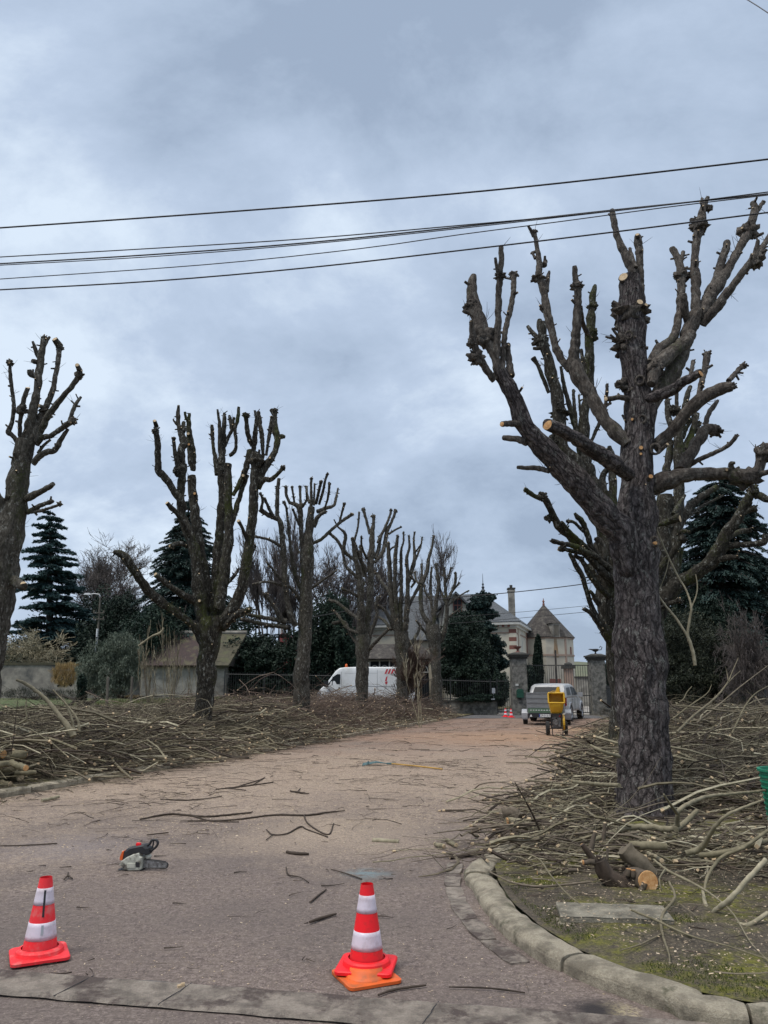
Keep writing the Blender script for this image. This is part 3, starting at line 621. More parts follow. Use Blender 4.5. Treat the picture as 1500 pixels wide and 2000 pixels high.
        for kk in range(len(pale.F)): pale.F[kk] = (pale.F[kk][0], pale.F[kk][1], 1)
        bm.merge(pale); o = bm.build(name, [mat or s.mats[1], MAT['cut']], s.root, smooth=True)
        if end == 'cut':
            dn = T if cutn is None else np.array(cutn, float)/np.linalg.norm(cutn)
            a = np.cross(dn, [0,0,1.0]); a /= np.linalg.norm(a)+1e-9; b_ = np.cross(dn, a); cc = MB(); ring = []
            for j in range(18):
                th = 2*pi*j/18; ring.append(e_ + dn*0.002 + (a*cos(th)+b_*sin(th))*r*(0.93+0.05*nz(cos(th)*2, sin(th)*2, sd)))
            ring2 = [e_ + dn*(0.006+r*0.02) + (p-e_-dn*0.002)*0.55 for p in ring]
            cc.add(np.array(ring+ring2+[e_+dn*(0.007+r*0.03)]), [[j, (j+1)%18, 18+(j+1)%18, 18+j] for j in range(18)])
            V = np.array(ring2+[e_+dn*(0.007+r*0.03)]); cc.add(V, [[j, (j+1)%18, 18] for j in range(18)])
            _child(cc, 'cut_end', MAT[cutmat], o, s.root)
        return o
    def lump(s, crop, x, y, w, parent=None, sq=(1,1,1), mat=None, amp=0.5):
        (u, v, w_), = s.conv(crop, [(x, y, w)]); d = s.depth_at(u, v); p = W(u, v, s.Y+d); bm = MB(); r = w_/2/ppm(p)
        blob(bm, p, r, s.k*3.3+x, sub=(20, 13), amp=amp, sq=sq); s.k += 1
        for _ in range(8):
            dd = np.array([s.rs.gauss(0,1), s.rs.gauss(0,1), s.rs.gauss(0,1)]); dd /= np.linalg.norm(dd); rr = r*s.rs.uniform(.1,.22); bm.tube([p+dd*r*.5, p+dd*r*s.rs.uniform(1.1,1.5)], [rr*1.2, rr*.8], 6)
        return bm.build('burl', mat or s.mats[1], s.root, smooth=True)
    def ring(s, crop, x, y, w, dyf=-0.05, cut=False):           # healed ring around an old cut, facing the street
        (u, v, w_), = s.conv(crop, [(x, y, w)]); d = s.depth_at(u, v); A = np.array(s.pts)
        p = W(u, v, s.Y+d); p[1] += dyf; r = w_/2/ppm(p); bm = MB(); P = []
        for j in range(21):
            a = 2*pi*j/20; P.append(p + np.array([cos(a)*r*0.8, -abs(0.02)*cos(a*1.0), sin(a)*r]))
        bm.tube(P, r*0.28, 8, cap=False, disp=bumps(0.3, 30, s.k)); s.k += 1
        o = bm.build('healed_ring', s.mats[1], s.root, smooth=True)
        if cut:
            c = MB(); c.tube([p+np.array([0,.03,-r*.4]), p+np.array([0,-0.03,-r*.45])], [r*.4, r*.36], 10); _child(c, 'cut_end', MAT['cut_o'], o, s.root)
        return o
    def stub(s, crop, x, y, w, length=0.06, mat='cut_o', d=(0,-1,0.1), dyf=-0.0):
        (u, v, w_), = s.conv(crop, [(x, y, w)]); dd = s.depth_at(u, v); p = W(u, v, s.Y+dd); p[1] += dyf; r = w_/2/ppm(p); dn = np.array(d, float); dn /= np.linalg.norm(dn)
        bm = MB(); bm.tube([p-dn*0.15, p, p+dn*length], [r*1.25, r*1.1, r*1.02], 12, disp=bumps(0.2, 20, s.k)); s.k += 1
        o = bm.build('stub', s.mats[1], s.root, smooth=True); c = MB(); c.tube([p+dn*(length-0.004), p+dn*(length+0.004)], [r*.9, r*.86], 14); _child(c, 'cut_end', MAT[mat], o, s.root); return o
def _child(bm, name, mat, parent, rt):
    # sub-part: same frame as its part (parts of a tree sit at the tree's base point)
    for k, (v, t) in enumerate(bm.V): bm.V[k] = (v - np.array(rt.location), t)
    return bm.build(name, mat, parent, smooth=True, local=True)

# ---- the big tree in front, right of the drive
T1 = Pollard(9.4, (1262, 1600), 'largest pollarded tree, thick furrowed trunk standing in cut branches right of the drive', 0.8, (MAT['bark_old'], MAT['bark_limb']), 1, 1.0)
T1.limb('U', [(1264,1640,210),(1264,1612,158),(1263,1580,124),(1261,1520,106),(1258,1400,102),(1250,1300,102),(1246,1200,92),(1242,1100,86),(1243,1020,82),(1244,960,72),(1247,893,64),(1250,808,57),(1241,723,50),(1234,659,50),(1232,616,54),(1234,573,46),(1232,541,40)],
        tip=0.25, dy0=0, name='trunk', mat=MAT['bark_old'], ridge=0.012, sides=120, nubs=0.15, end='plain')
T1.lump('B', 240, 1190, 300, sq=(1,.9,.6)); T1.lump('B', 175, 1440, 150, sq=(1,1,.8)); T1.lump('B', 230, 1500, 230, sq=(1,.9,.6)); T1.lump('D', 160, 335, 95); T1.lump('D', 280, 380, 130)
T1.stub('B', 195, 895, 92, 0.10, 'cut', (-0.75,-1,0.30), -0.02); T1.stub('B', 275, 1165, 62, 0.12, 'cut', (0.1,-1,0.25), -0.10); T1.stub('B', 318, 1178, 34, 0.10, 'cut', (0.3,-1,0.1), -0.12)
T1.ring('B', 185, 1440, 70, -0.20); T1.ring('D', 310, 690, 72, -0.17); T1.ring('D', 420, 965, 95, -0.20); T1.ring('D', 395, 1805, 85, -0.27, True); T1.ring('D', 290, 340, 85, -0.17)
T1.stub('D', 290, 965, 40, 0.05, 'cut_o', (-.2,-1,.1), -0.19); T1.stub('D', 290, 1015, 26, 0.03, 'cut_o', (-.3,-1,0), -0.2); T1.stub('D', 355, 1235, 44, 0.06, 'cut_o', (0,-1,.1), -0.24)
T1.stub('D', 30, 1670, 36, 0.07, 'cut_o', (-.5,-1,0), -0.10); T1.stub('D', 100, 1690, 38, 0.07, 'cut_o', (.1,-1,0), -0.2); T1.stub('D', 72, 1640, 30, 0.09, 'cut_o', (-.1,-1,.4), -0.15)
T1.stub('D', 522, 930, 30, 0.05, 'cut', (.3,-1,.3), -0.15); T1.stub('D', 245, 690, 28, 0.05, 'cut_o', (-1,-1,0), -0.13)
for P in ([(165,1445,40),(100,1420,32),(15,1395,22)], [(170,1430,40),(105,1415,30),(58,1378,22)], [(190,1420,42),(130,1390,32),(75,1318,26)]): T1.limb('B', P, tip=-0.12, end='cut', cutmat='bark_limb', name='shoot', nubs=0.2)
def TL(t, crop, P, **k): return t.limb(crop, P, **k)
t = T1
TL(t,'C',[(1690,2260,180),(1640,1960,260),(1560,1700,300),(1400,1500,290),(1150,1240,275),(900,960,235),(690,720,190),(600,480,165),(500,290,160),(450,200,150)], dy0=.10, tip=-0.8, nubs=.5, ridge=0.008, sides=64, mat=MAT['bark_old'])
TL(t,'A',[(425,1780,100),(415,1600,88),(422,1450,84),(435,1250,76),(440,1000,70),(452,850,74),(465,700,62),(462,565,52)], tip=-.15, nubs=.5)
TL(t,'A',[(410,700,40)][:0] or [(450,830,60),(425,760,40),(408,670,30)], tip=-.1)
t.lump('A', 452, 845, 95, sq=(1,1,.6))
TL(t,'A',[(470,1720,90),(485,1500,62),(500,1350,60),(545,1150,60),(578,950,58),(575,820,66)], tip=.25, knob=1.45)
TL(t,'A',[(545,1760,95),(535,1620,70),(525,1460,50)], tip=.1)
TL(t,'A',[(400,1790,110),(330,1700,85),(275,1600,80),(225,1500,85),(200,1400,80),(190,1265,45)], tip=-.3, knob=1.0)
t.lump('A', 230, 1590, 120); t.lump('A', 195, 1450, 80)
TL(t,'A',[(400,1600,75),(370,1500,110),(310,1390,165),(260,1260,160),(225,1130,140),(200,1010,112),(195,910,98),(215,830,58)], tip=.2, nubs=.8)
t.lump('A', 320, 1420, 190, sq=(1,1,.8)); t.lump('A', 200, 1120, 130)
TL(t,'A',[(190,1180,60),(140,1170,42),(112,1155,34)], tip=-.05)
TL(t,'C',[(640,700,80),(560,690,70),(470,695,60)], tip=-.35, end='cut', cutmat='cut_o', cutn=(-1,-.9,0), nubs=0)
TL(t,'C',[(700,860,90),(600,830,68),(482,820,54)], tip=.25, nubs=.2)
TL(t,'C',[(900,1130,70),(800,1100,55),(690,1098,46),(610,1092,42)], tip=.3, nubs=.2)
TL(t,'C',[(1640,1160,190),(1500,1060,175),(1330,950,165),(1180,850,150),(1020,750,135),(885,700,122)], dy0=-.1, tip=-1.3, end='cut', cutmat='cut_o', nubs=.1, mat=MAT['bark_old'], cutn=(-.8,-.8,.1))
TL(t,'C',[(1620,880,150),(1520,770,150),(1400,640,130),(1290,440,140),(1170,250,165),(1110,100,160)], dy0=.1, tip=.3, nubs=.7, ridge=.006)
TL(t,'A',[(1110,1680,150),(1130,1560,120),(1150,1400,98),(1160,1200,90),(1165,1020,80),(1160,930,88),(1140,850,62),(1134,750,48)], tip=-.2)
t.lump('A',1160,935,105,sq=(1,1,.6))
TL(t,'A',[(1090,1700,110),(1000,1580,85),(945,1420,80),(895,1200,88),(865,1050,84),(840,920,84),(812,840,88),(808,700,62),(782,520,46),(765,440,42)], tip=.2)
TL(t,'A',[(760,480,40),(735,420,34),(710,378,30)], tip=-.05); t.lump('A',768,440,50); t.lump('A',800,860,105,sq=(1,1,.7))
TL(t,'A',[(875,980,58),(885,880,52),(903,795,26)], tip=.1); TL(t,'A',[(855,740,60),(868,705,50)], tip=.1); TL(t,'A',[(775,680,35),(745,620,22)], tip=.05)
TL(t,'A',[(870,1180,40),(820,1140,26)], tip=.05); TL(t,'A',[(870,1150,30),(835,1100,22)], tip=.05)
TL(t,'A',[(1190,1120,45),(1215,1280,48),(1255,1370,60)], tip=.5)
TL(t,'D',[(400,620,150),(540,350,175),(680,120,160),(733,-40,150),(780,-180,150),(860,-330,150)], dy0=.15, tip=.3, nubs=.5, ridge=.006)
TL(t,'D',[(430,330,130),(480,170,150),(600,60,145),(730,-50,140),(800,-130,120)], dy0=-.1, tip=.4, nubs=.4)
t.lump('D',470,190,120)
TL(t,'B',[(420,1640,150),(500,1520,130),(610,1440,105),(665,1300,85),(690,1150,80),(705,1000,85),(708,860,92),(690,730,76),(665,650,72),(620,585,62)], dy0=.1, tip=.7)
TL(t,'B',[(700,720,50),(712,670,45),(722,620,42)], tip=.1); t.lump('B',705,840,115,sq=(1.1,1,.7)); TL(t,'B',[(730,840,60),(790,830,70),(830,820,60)], tip=.1)
TL(t,'B',[(760,1260,95),(740,1150,88),(732,1060,78),(728,1000,58)], tip=-.2, nubs=0)
TL(t,'B',[(850,1280,110),(840,1150,105),(838,1000,95),(838,870,104),(828,700,82),(848,500,90),(868,400,104),(895,300,96),(905,230,74),(950,120,44)], tip=.35)
t.lump('B',868,380,150,sq=(1,1,.7)); t.lump('B',958,220,60); TL(t,'B',[(905,220,50),(895,130,30)], tip=.1)
TL(t,'B',[(870,1240,140),(940,1080,145),(1040,920,150),(1130,780,100),(1220,610,82),(1300,470,100),(1345,360,78),(1380,240,82),(1362,165,62)], tip=.7)
t.lump('B',1325,430,150); TL(t,'B',[(1395,250,55),(1430,200,46),(1455,165,44)], tip=.1, knob=1.1); TL(t,'B',[(1370,490,45),(1420,465,34),(1462,445,28)], tip=-.1); TL(t,'B',[(1300,440,40),(1262,400,26)], tip=-.1, end='cut')
TL(t,'B',[(1010,950,120),(1060,760,88),(1105,620,80),(1125,530,74)], tip=.3)
TL(t,'B',[(900,1290,110),(1040,1110,105),(1190,910,86),(1320,740,80),(1385,660,96),(1395,590,60),(1408,508,32)], tip=-.4)
t.lump('B',1395,700,120); TL(t,'B',[(1400,680,70),(1450,580,60),(1500,490,55),(1560,400,50)], tip=.2); TL(t,'B',[(1420,680,45),(1460,640,36),(1480,600,26)], tip=.1)
TL(t,'D',[(400,460,130),(480,440,115),(600,390,112),(750,295,104),(885,228,92)], dy0=-.1, tip=-.9, end='cut', cutmat='cut_o', cutn=(.7,-.9,.25), nubs=.2, mat=MAT['bark_old'])
TL(t,'D',[(450,920,140),(530,840,130),(660,720,115),(790,560,130),(920,450,130),(1060,370,135),(1170,350,120)], tip=-.5, knob=.95)
TL(t,'D',[(1140,300,56),(1215,215,50),(1275,160,56)], tip=.2, knob=1.5)
TL(t,'D',[(860,450,60),(890,320,60),(915,210,60),(935,120,68),(940,50,70)], tip=.2, knob=1.2); TL(t,'D',[(775,300,34),(800,200,42),(815,120,46)], tip=.2, knob=1.0)
TL(t,'D',[(400,1260,250),(520,1230,210),(660,1180,165),(900,1150,130),(1130,1150,130),(1290,1180,160),(1400,1120,115),(1450,1000,100),(1480,930,120),(1560,900,100)], tip=-.5, nubs=.5, ridge=.006, sides=48)
t.lump('D',1310,1190,190,sq=(1.2,1,.8)); t.stub('D',1457,1158,46,0.05,'cut_o',(.5,-1,0),-0.12); TL(t,'D',[(1180,1120,70),(1160,1060,60),(1200,1050,30)], tip=-.1); t.lump('D',1470,960,150)
TL(t,'D',[(1400,1010,30),(1390,950,20),(1385,880,10)], tip=0)
TL(t,'D',[(700,1110,150),(790,970,135),(860,840,125),(930,750,120),(1030,755,130)], dy0=.5, tip=.2, knob=1.1)
TL(t,'D',[(930,740,64),(940,640,56),(975,570,54),(1040,480,36)], tip=.2)
TL(t,'D',[(760,1090,60),(850,1030,50),(960,980,48),(1060,935,46),(1150,880,44),(1215,800,42)], dy0=.6, tip=-.3, knob=1.1)
TL(t,'D',[(240,480,66),(150,450,62),(80,460,60),(18,462,54)], tip=-.2, end='cut', cutn=(-1,-.8,0)); TL(t,'D',[(210,690,30),(165,610,24)], tip=0)
TL(t,'D',[(0,600,34),(15,460,30),(28,330,26)], dy0=.9, tip=.1, knob=1.2)

TL(t,'B',[(330,1300,100),(338,1100,84),(334,900,76),(328,740,72),(322,600,82),(312,520,86),(308,460,50)], dy0=.5, tip=.1)
TL(t,'B',[(310,900,90),(260,790,95),(180,630,90),(120,480,72),(88,340,68),(68,235,60)], dy0=.55, tip=.1, nubs=.4); t.stub('B',295,500,38,.04,'cut',(-.4,-1,.5),-.05); TL(t,'B',[(290,760,50),(250,650,40),(235,585,34)], dy0=.5, tip=.1)

# ---- the next tree of the right-hand row, mostly behind the first
T2 = Pollard(15.3, (1235, 1500), 'pollarded tree standing directly behind the largest trunk, its limbs fanning out both sides', 1.0, (MAT['bark_moss'], MAT['bark_moss']), 2, .8, 1.0)
t = T2
TL(t,'U',[(1240,1540,110),(1240,1480,100),(1240,1400,94),(1238,1330,96),(1232,1260,118),(1226,1190,140),(1226,1120,130),(1236,1050,90)], dy0=0, tip=.2, name='trunk')
TL(t,'C',[(1440,1700,160),(1250,1400,150),(1150,1080,150),(1020,900,130),(995,640,125),(970,420,115),(930,260,110),(895,90,90),(845,-60,85),(838,-240,66)], dy0=0, tip=-.3)
TL(t,'A',[(860,1480,90),(815,1420,50),(740,1345,40),(706,1298,34)], tip=.2); TL(t,'A',[(845,1400,60),(820,1310,60),(815,1240,46)], tip=.1); TL(t,'A',[(840,1500,50),(755,1502,30)], tip=0); t.lump('A',830,1430,130); t.lump('C',1000,590,150,sq=(1,1,.5)); t.lump('C',930,850,100)
TL(t,'C',[(900,410,48),(845,270,38),(795,150,36),(755,85,46)], tip=-.1, end='cut')
TL(t,'C',[(1180,900,60),(1135,700,52),(1060,430,44),(1030,300,36),(1008,170,28)], tip=.3); TL(t,'C',[(1150,700,40),(1132,520,34),(1125,380,26)], tip=.3); TL(t,'C',[(1200,700,30),(1185,560,24),(1175,430,20)], tip=.5)
TL(t,'C',[(1440,1600,150),(1290,1250,150),(1215,980,120),(1220,760,100),(1225,600,85),(1268,350,90),(1275,100,88),(1272,-60,80),(1285,-250,90),(1295,-360,62),(1300,-440,64),(1310,-520,60),(1325,-580,28)], dy0=.1, tip=-.3)
t.lump('A',1290,1380,110); t.lump('A',1300,1120,85); TL(t,'A',[(1225,1720,44),(1210,1620,40),(1195,1510,26)], tip=.1)
TL(t,'C',[(1270,900,40),(1330,760,34),(1400,600,34),(1430,450,28),(1432,345,28)], tip=.3, knob=1.1); TL(t,'C',[(1480,1700,60),(1490,1300,80),(1470,1000,70),(1455,900,40)], tip=.4); TL(t,'C',[(1420,1400,90),(1390,1200,60),(1440,1100,50)], tip=.4)
TL(t,'E',[(1050,1130,110),(950,1000,95),(800,850,75),(700,740,72),(560,590,76),(450,480,75),(380,340,66),(325,235,62),(230,200,50),(130,130,48)], tip=-1.5, knob=1.1, dy0=-.1)
t.lump('E',300,195,80); t.lump('E',360,410,70)
TL(t,'E',[(960,900,80),(850,820,60),(700,680,62),(580,570,56),(480,450,40)], tip=-.8); TL(t,'E',[(860,800,60),(760,760,56),(620,690,55),(500,660,50),(395,632,46)], tip=-1.1, knob=1.2); TL(t,'E',[(760,790,50),(680,750,46),(600,735,42),(480,705,38)], tip=-.3, knob=2.0)
TL(t,'E',[(1130,1850,190),(1010,1640,140),(905,1500,105),(825,1390,70),(765,1240,50),(712,1060,46),(690,980,48),(640,900,50),(590,800,44),(562,750,34)], dy0=0, tip=-1.0, nubs=2)
TL(t,'E',[(950,1180,80),(860,1090,64),(760,960,60),(690,830,48),(610,770,36)], tip=-.6, nubs=2); TL(t,'E',[(840,1440,46),(770,1340,42),(705,1298,34)], tip=-.3, knob=1.2); TL(t,'E',[(900,1500,70),(830,1410,50)], tip=-.1, end='cut')
TL(t,'E',[(880,850,80),(780,700,62),(732,560,60),(690,450,60),(640,400,48),(612,360,28)], tip=-.3); TL(t,'E',[(700,540,36),(610,455,34),(540,438,34)], tip=-.2, knob=1.3); TL(t,'E',[(1000,1100,110),(900,900,120),(880,700,90),(820,600,60)], tip=-.2); TL(t,'E',[(860,1250,50),(770,1130,34)], tip=-.2, knob=1.2); TL(t,'E',[(850,1260,50),(800,1190,40)], tip=-.1,knob=1.2)
TL(t,'E',[(1000,1700,130),(930,1480,120),(900,1250,120),(900,1050,110)], dy0=0, tip=0)
TL(t,'D',[(620,1900,100),(680,1480,95),(685,1200,100),(680,900,85),(700,700,92),(760,640,90)], dy0=.1, tip=.3); TL(t,'D',[(690,760,70),(730,600,60),(765,420,48),(792,350,38)], tip=.3); TL(t,'D',[(640,760,60),(590,640,54),(580,470,44)], tip=.3); TL(t,'D',[(680,650,40),(665,520,36),(665,400,34)], tip=.2); TL(t,'D',[(700,1000,80),(800,780,60),(850,600,50)], tip=.3); TL(t,'D',[(720,820,40),(760,720,34),(820,620,30)], tip=.4); t.lump('D',640,570,90)
TL(t,'D',[(560,1150,60),(590,1000,70),(610,850,60)], dy0=.3, tip=.3); TL(t,'D',[(840,760,60),(855,690,60)], tip=.2, knob=1.2)
TL(t,'F',[(110,1060,180),(220,960,145),(350,830,112),(500,740,105),(630,620,104),(715,450,82),(795,340,78),(860,220,70),(918,115,70)], dy0=-.1, tip=-1.2, end='cut', cutn=(.2,-.9,.4))
TL(t,'F',[(930,160,70),(980,150,60),(1040,185,50),(1090,180,45)], tip=-.2); TL(t,'F',[(840,290,50),(890,262,50),(930,255,50)], tip=-.1, knob=1.3); t.lump('F',925,115,85)
TL(t,'F',[(640,600,66),(720,550,56),(820,535,44),(930,530,44),(1005,510,56),(1022,450,40)], tip=-.4); TL(t,'F',[(700,500,46),(800,440,42),(900,425,36)], tip=.3); TL(t,'F',[(600,690,50),(660,650,46),(740,635,42),(812,632,38)], tip=-.4)
TL(t,'F',[(180,760,90),(250,660,56),(320,570,46),(370,480,50)], tip=-.4, knob=1.6); TL(t,'F',[(160,900,60),(190,760,46),(230,640,30)], tip=.2)
TL(t,'F',[(300,500,90),(370,330,74),(470,200,56),(640,85,46)], tip=.6); TL(t,'F',[(400,330,30),(520,240,24),(690,150,18)], tip=.8); TL(t,'F',[(175,385,24),(250,360,46),(350,325,74)], tip=-.3, dy0=-.6, end='cut'); TL(t,'F',[(300,300,40),(340,230,34),(390,150,26)], tip=.4)
TL(t,'F',[(160,1060,60),(240,1005,38),(350,975,36)], tip=-.6, end='cut', knob=1.4); TL(t,'F',[(200,1100,120),(260,800,120),(300,500,110),(330,250,84),(345,80,72)], dy0=0, tip=.2); TL(t,'F',[(340,440,50),(400,430,30),(430,440,26)], tip=-.4)

for P in ([(1150,1500,230),(1030,1250,190),(930,1000,150),(880,800,120),(830,640,80)],[(1100,1200,200),(1000,900,170),(930,650,140),(860,450,110),(800,300,90)],[(1060,1000,150),(980,700,130),(960,400,110),(930,150,90)],[(1130,1650,200),(1000,1380,140),(930,1150,110),(820,1000,70),(760,850,50)]): TL(t,'E',P,dy0=.1,tip=-.1)
for P in ([(130,1200,200),(200,900,190),(260,640,150),(300,420,120),(320,250,100)],[(120,1000,200),(190,700,180),(220,400,150),(230,150,120)],[(160,1100,120),(260,850,90),(330,700,60),(360,560,44)]): TL(t,'F',P,dy0=.1,tip=.1)

# ---- left-hand row, nearest first
T = Pollard(12.8, (-12, 1500), 'mossy pollarded tree cut off by the left edge, slender limbs spread like fingers', .7, (MAT['bark_moss'], MAT['bark_grey']), 3, .9); t = T
TL(t,'U',[(-50,1600,88),(-47,1500,82),(-40,1400,78),(-29,1300,76),(-18,1220,76),(4,1110,72),(20,1040,64),(34,960,46),(42,905,38),(50,860,44)], dy0=0, tip=.1, name='trunk', ridge=.008, sides=48)
TL(t,'G',[(230,1260,80),(200,1200,62),(125,1105,56),(88,1070,62),(125,960,50),(142,800,48),(125,650,45),(105,480,45),(100,350,46)], tip=-.3, knob=1.9)
TL(t,'G',[(215,1190,60),(205,1080,50),(208,950,50),(228,850,60),(245,740,54),(285,618,54)], tip=-.4, end='cut', cutn=(.2,-.7,1)); t.lump('G',225,845,95)
TL(t,'G',[(270,1290,140),(280,1100,115),(335,880,105),(378,660,90),(400,450,90),(420,320,95),(440,210,72),(455,100,66)], tip=.2, knob=1.1)
TL(t,'G',[(370,500,70),(320,480,80),(300,430,50)], tip=-.1); TL(t,'G',[(400,300,60),(368,230,50),(335,140,32)], tip=-.1); TL(t,'G',[(450,190,50),(490,120,36),(512,95,30)], tip=.1); TL(t,'G',[(390,360,60),(330,340,50)],tip=-.1)
TL(t,'G',[(300,1230,100),(360,1040,78),(420,900,75),(490,770,75),(550,620,66),(572,480,60),(600,330,60),(612,200,66)], tip=.4, knob=1.35, ); t.stub('G',590,150,55,.03,'cut',(-.3,-1,.6),-0.08)
TL(t,'G',[(370,1180,90),(440,1020,80),(510,880,80),(620,740,66),(740,600,60),(820,480,64)], tip=-.3, knob=1.6); t.stub('G',825,425,44,.04,'cut',(.1,-1,.2),-0.12); t.lump('G',460,860,90,sq=(1.3,1,.7)); t.stub('G',432,822,36,.03,'cut',(-.4,-1,0),-.08)
TL(t,'G',[(380,1200,90),(430,1130,70),(510,1115,62),(600,1060,62),(700,985,70),(755,960,80)], tip=-.4, knob=1.2); TL(t,'G',[(715,950,52),(770,800,46),(832,710,30)], tip=.1)
TL(t,'G',[(340,1400,90),(390,1335,76),(480,1280,70),(565,1255,70),(630,1140,56),(700,1040,40)], tip=-.2); TL(t,'G',[(390,1290,36),(450,1210,36),(520,1150,30)], tip=.1)
TL(t,'G',[(250,1770,110),(320,1730,90),(430,1680,72),(550,1605,58)], tip=-.4, nubs=.4); TL(t,'G',[(280,1900,90),(350,1860,70),(430,1820,52),(530,1785,56)], tip=-.3, knob=1.1); TL(t,'G',[(320,1900,50),(420,1880,42),(520,1850,36),(620,1815,34)], tip=-.4, knob=1.9)
TL(t,'G',[(130,1960,110),(40,1850,100),(-20,1730,80),(-80,1600,60)], tip=-.3); TL(t,'G',[(170,1420,60),(140,1400,60),(145,1340,44)], tip=-.1); TL(t,'G',[(180,1340,50),(140,1285,36)], tip=-.1); TL(t,'G',[(130,1830,70),(80,1770,60),(85,1720,46)], tip=-.2)
TL(t,'U',[(20,1130,26),(45,1145,18),(46,1140,14)], tip=-.3, end='cut')

T = Pollard(18.6, (398, 1480), 'pollarded tree with many tall upright limbs and one mossy limb reaching low', .8, (MAT['bark_moss'], MAT['bark_moss']), 4, .9, .94); t = T
TL(t,'J',[(985,2140,270),(985,2000,225),(985,1850,212),(995,1600,205),(1015,1350,205),(1030,1150,215),(1040,1000,235),(1045,880,300),(1040,780,300)], dy0=0, tip=0, name='trunk', ridge=.01, sides=72)
TL(t,'J',[(1000,960,150),(930,890,130),(850,825,84),(700,715,78),(560,620,96),(430,500,96),(350,380,96),(280,280,92),(220,190,86),(150,150,66),(108,140,36)], tip=-1.4, nubs=3)
TL(t,'J',[(960,680,100),(880,610,80),(790,560,70),(680,490,60),(570,405,56),(518,362,50)], tip=-1.0, end='cut', cutn=(-.6,-1,.3))
TL(t,'J',[(990,880,160),(950,650,140),(930,400,125),(905,150,115),(860,0,105),(800,-130,95),(765,-280,85),(762,-430,84),(775,-600,84),(790,-720,80)], tip=-.1)
TL(t,'H',[(905,790,84),(880,650,92),(905,550,92),(880,430,72),(850,330,50),(845,230,48),(850,125,32)], tip=.2); TL(t,'H',[(840,340,40),(800,300,22),(790,275,14)], tip=0); TL(t,'H',[(900,420,60),(910,310,44)], tip=.1)
TL(t,'J',[(1020,700,140),(1000,400,120),(960,150,115),(925,-60,110),(900,-260,96),(880,-480,88),(870,-600,90)], tip=.3, dy0=.1)
TL(t,'H',[(1010,850,90),(1000,700,110),(985,560,90),(965,400,64),(965,300,50),(972,215,38)], tip=.1); TL(t,'H',[(970,330,40),(930,250,36),(920,195,30)], tip=-.1); t.stub('H',980,580,30,.03,'cut_o',(0,-1,.1),-.12); t.stub('H',1045,1125,34,.03,'cut_o',(0,-1,.1),-.12); t.stub('H',975,465,36,.05,'cut',(0,-1,.1),-.12)
TL(t,'H',[(920,1300,110),(870,1180,92),(780,1050,84),(700,930,90),(635,870,92),(620,750,76),(622,600,74),(605,450,64),(592,400,60)], tip=-.6, knob=1.35); t.stub('H',588,312,40,.05,'cut',(0,-1,.5),0)
TL(t,'H',[(900,1000,80),(860,860,84),(830,730,62),(802,600,46),(795,490,40)], tip=-.2, knob=1.3); t.lump('H',850,860,100)
TL(t,'H',[(1000,1640,70),(920,1480,52),(840,1340,58),(770,1270,66),(722,1215,52)], tip=-.7, end='cut', cutn=(-.4,-1,.6)); TL(t,'H',[(940,1700,60),(880,1665,56),(800,1675,50),(750,1690,44)], tip=-.5, end='cut', cutn=(-1,-.9,0))
TL(t,'J',[(1080,860,160),(1105,600,150),(1125,300,120),(1130,60,100),(1145,-60,92),(1165,-260,88),(1175,-450,88),(1165,-600,88)], dy0=.1, tip=.4)
TL(t,'I',[(250,900,90),(235,750,60),(210,600,42),(200,450,48),(195,345,40)], tip=.2); TL(t,'I',[(285,1000,90),(300,850,92),(305,700,84),(285,600,60),(282,450,54),(275,320,40),(255,170,26)], tip=-.1)
TL(t,'I',[(320,720,60),(330,560,48),(325,420,54),(332,300,50),(330,210,32)], tip=.2); TL(t,'I',[(345,580,42),(375,480,44),(415,400,44),(440,260,34)], tip=.1); TL(t,'I',[(410,380,46),(400,300,44),(388,235,30)], tip=0)
TL(t,'J',[(1130,700,160),(1180,450,120),(1210,200,110),(1230,20,105),(1235,-150,94),(1230,-400,84),(1225,-600,76),(1225,-720,84)], dy0=-.1, tip=.2)
TL(t,'I',[(390,680,70),(430,655,56),(460,600,44),(462,500,40),(450,400,40),(480,280,46),(495,140,34)], tip=-.2)
TL(t,'I',[(400,1480,80),(450,1330,66),(500,1160,58),(545,1020,54),(590,900,50)], tip=.2); TL(t,'I',[(430,1130,66),(510,980,62),(570,840,72),(600,720,76),(612,620,64)], tip=.1); t.stub('I',553,928,36,.04,'cut',(0,-1,.1),-.12)
TL(t,'J',[(1110,880,170),(1220,770,150),(1300,650,125),(1350,520,115),(1395,320,105),(1430,80,100),(1460,-150,100),(1480,-350,100)], dy0=0, tip=-.4)
TL(t,'I',[(640,1450,110),(655,1200,105),(665,1050,110),(678,900,115),(690,790,130),(678,690,110)], dy0=-.3, tip=0); t.lump('I',700,740,170)
TL(t,'I',[(655,680,72),(668,520,66),(682,380,52),(690,270,44),(672,180,26)], tip=-.2); TL(t,'I',[(640,580,62),(600,460,60),(580,330,52),(577,230,56)], tip=-.3, knob=1.5)
TL(t,'I',[(765,670,52),(755,500,54),(735,360,50),(715,230,56),(705,195,40)], tip=.3); TL(t,'I',[(700,1000,110),(760,860,100),(840,740,90),(905,620,76),(922,520,72),(905,420,80),(897,300,56),(898,180,52)], tip=.1, knob=1.4); TL(t,'I',[(925,490,64),(970,475,60),(1010,478,40)], tip=.1); TL(t,'I',[(890,230,50),(850,170,40)], tip=0)
TL(t,'I',[(800,680,48),(825,520,42),(850,370,52),(860,250,26)], tip=.3); TL(t,'I',[(725,1060,50),(770,960,60),(850,955,58),(920,900,48),(990,820,46)], tip=-.4, knob=1.5); t.stub('I',850,727,26,.03,'cut',(0,-1,0),-.12)
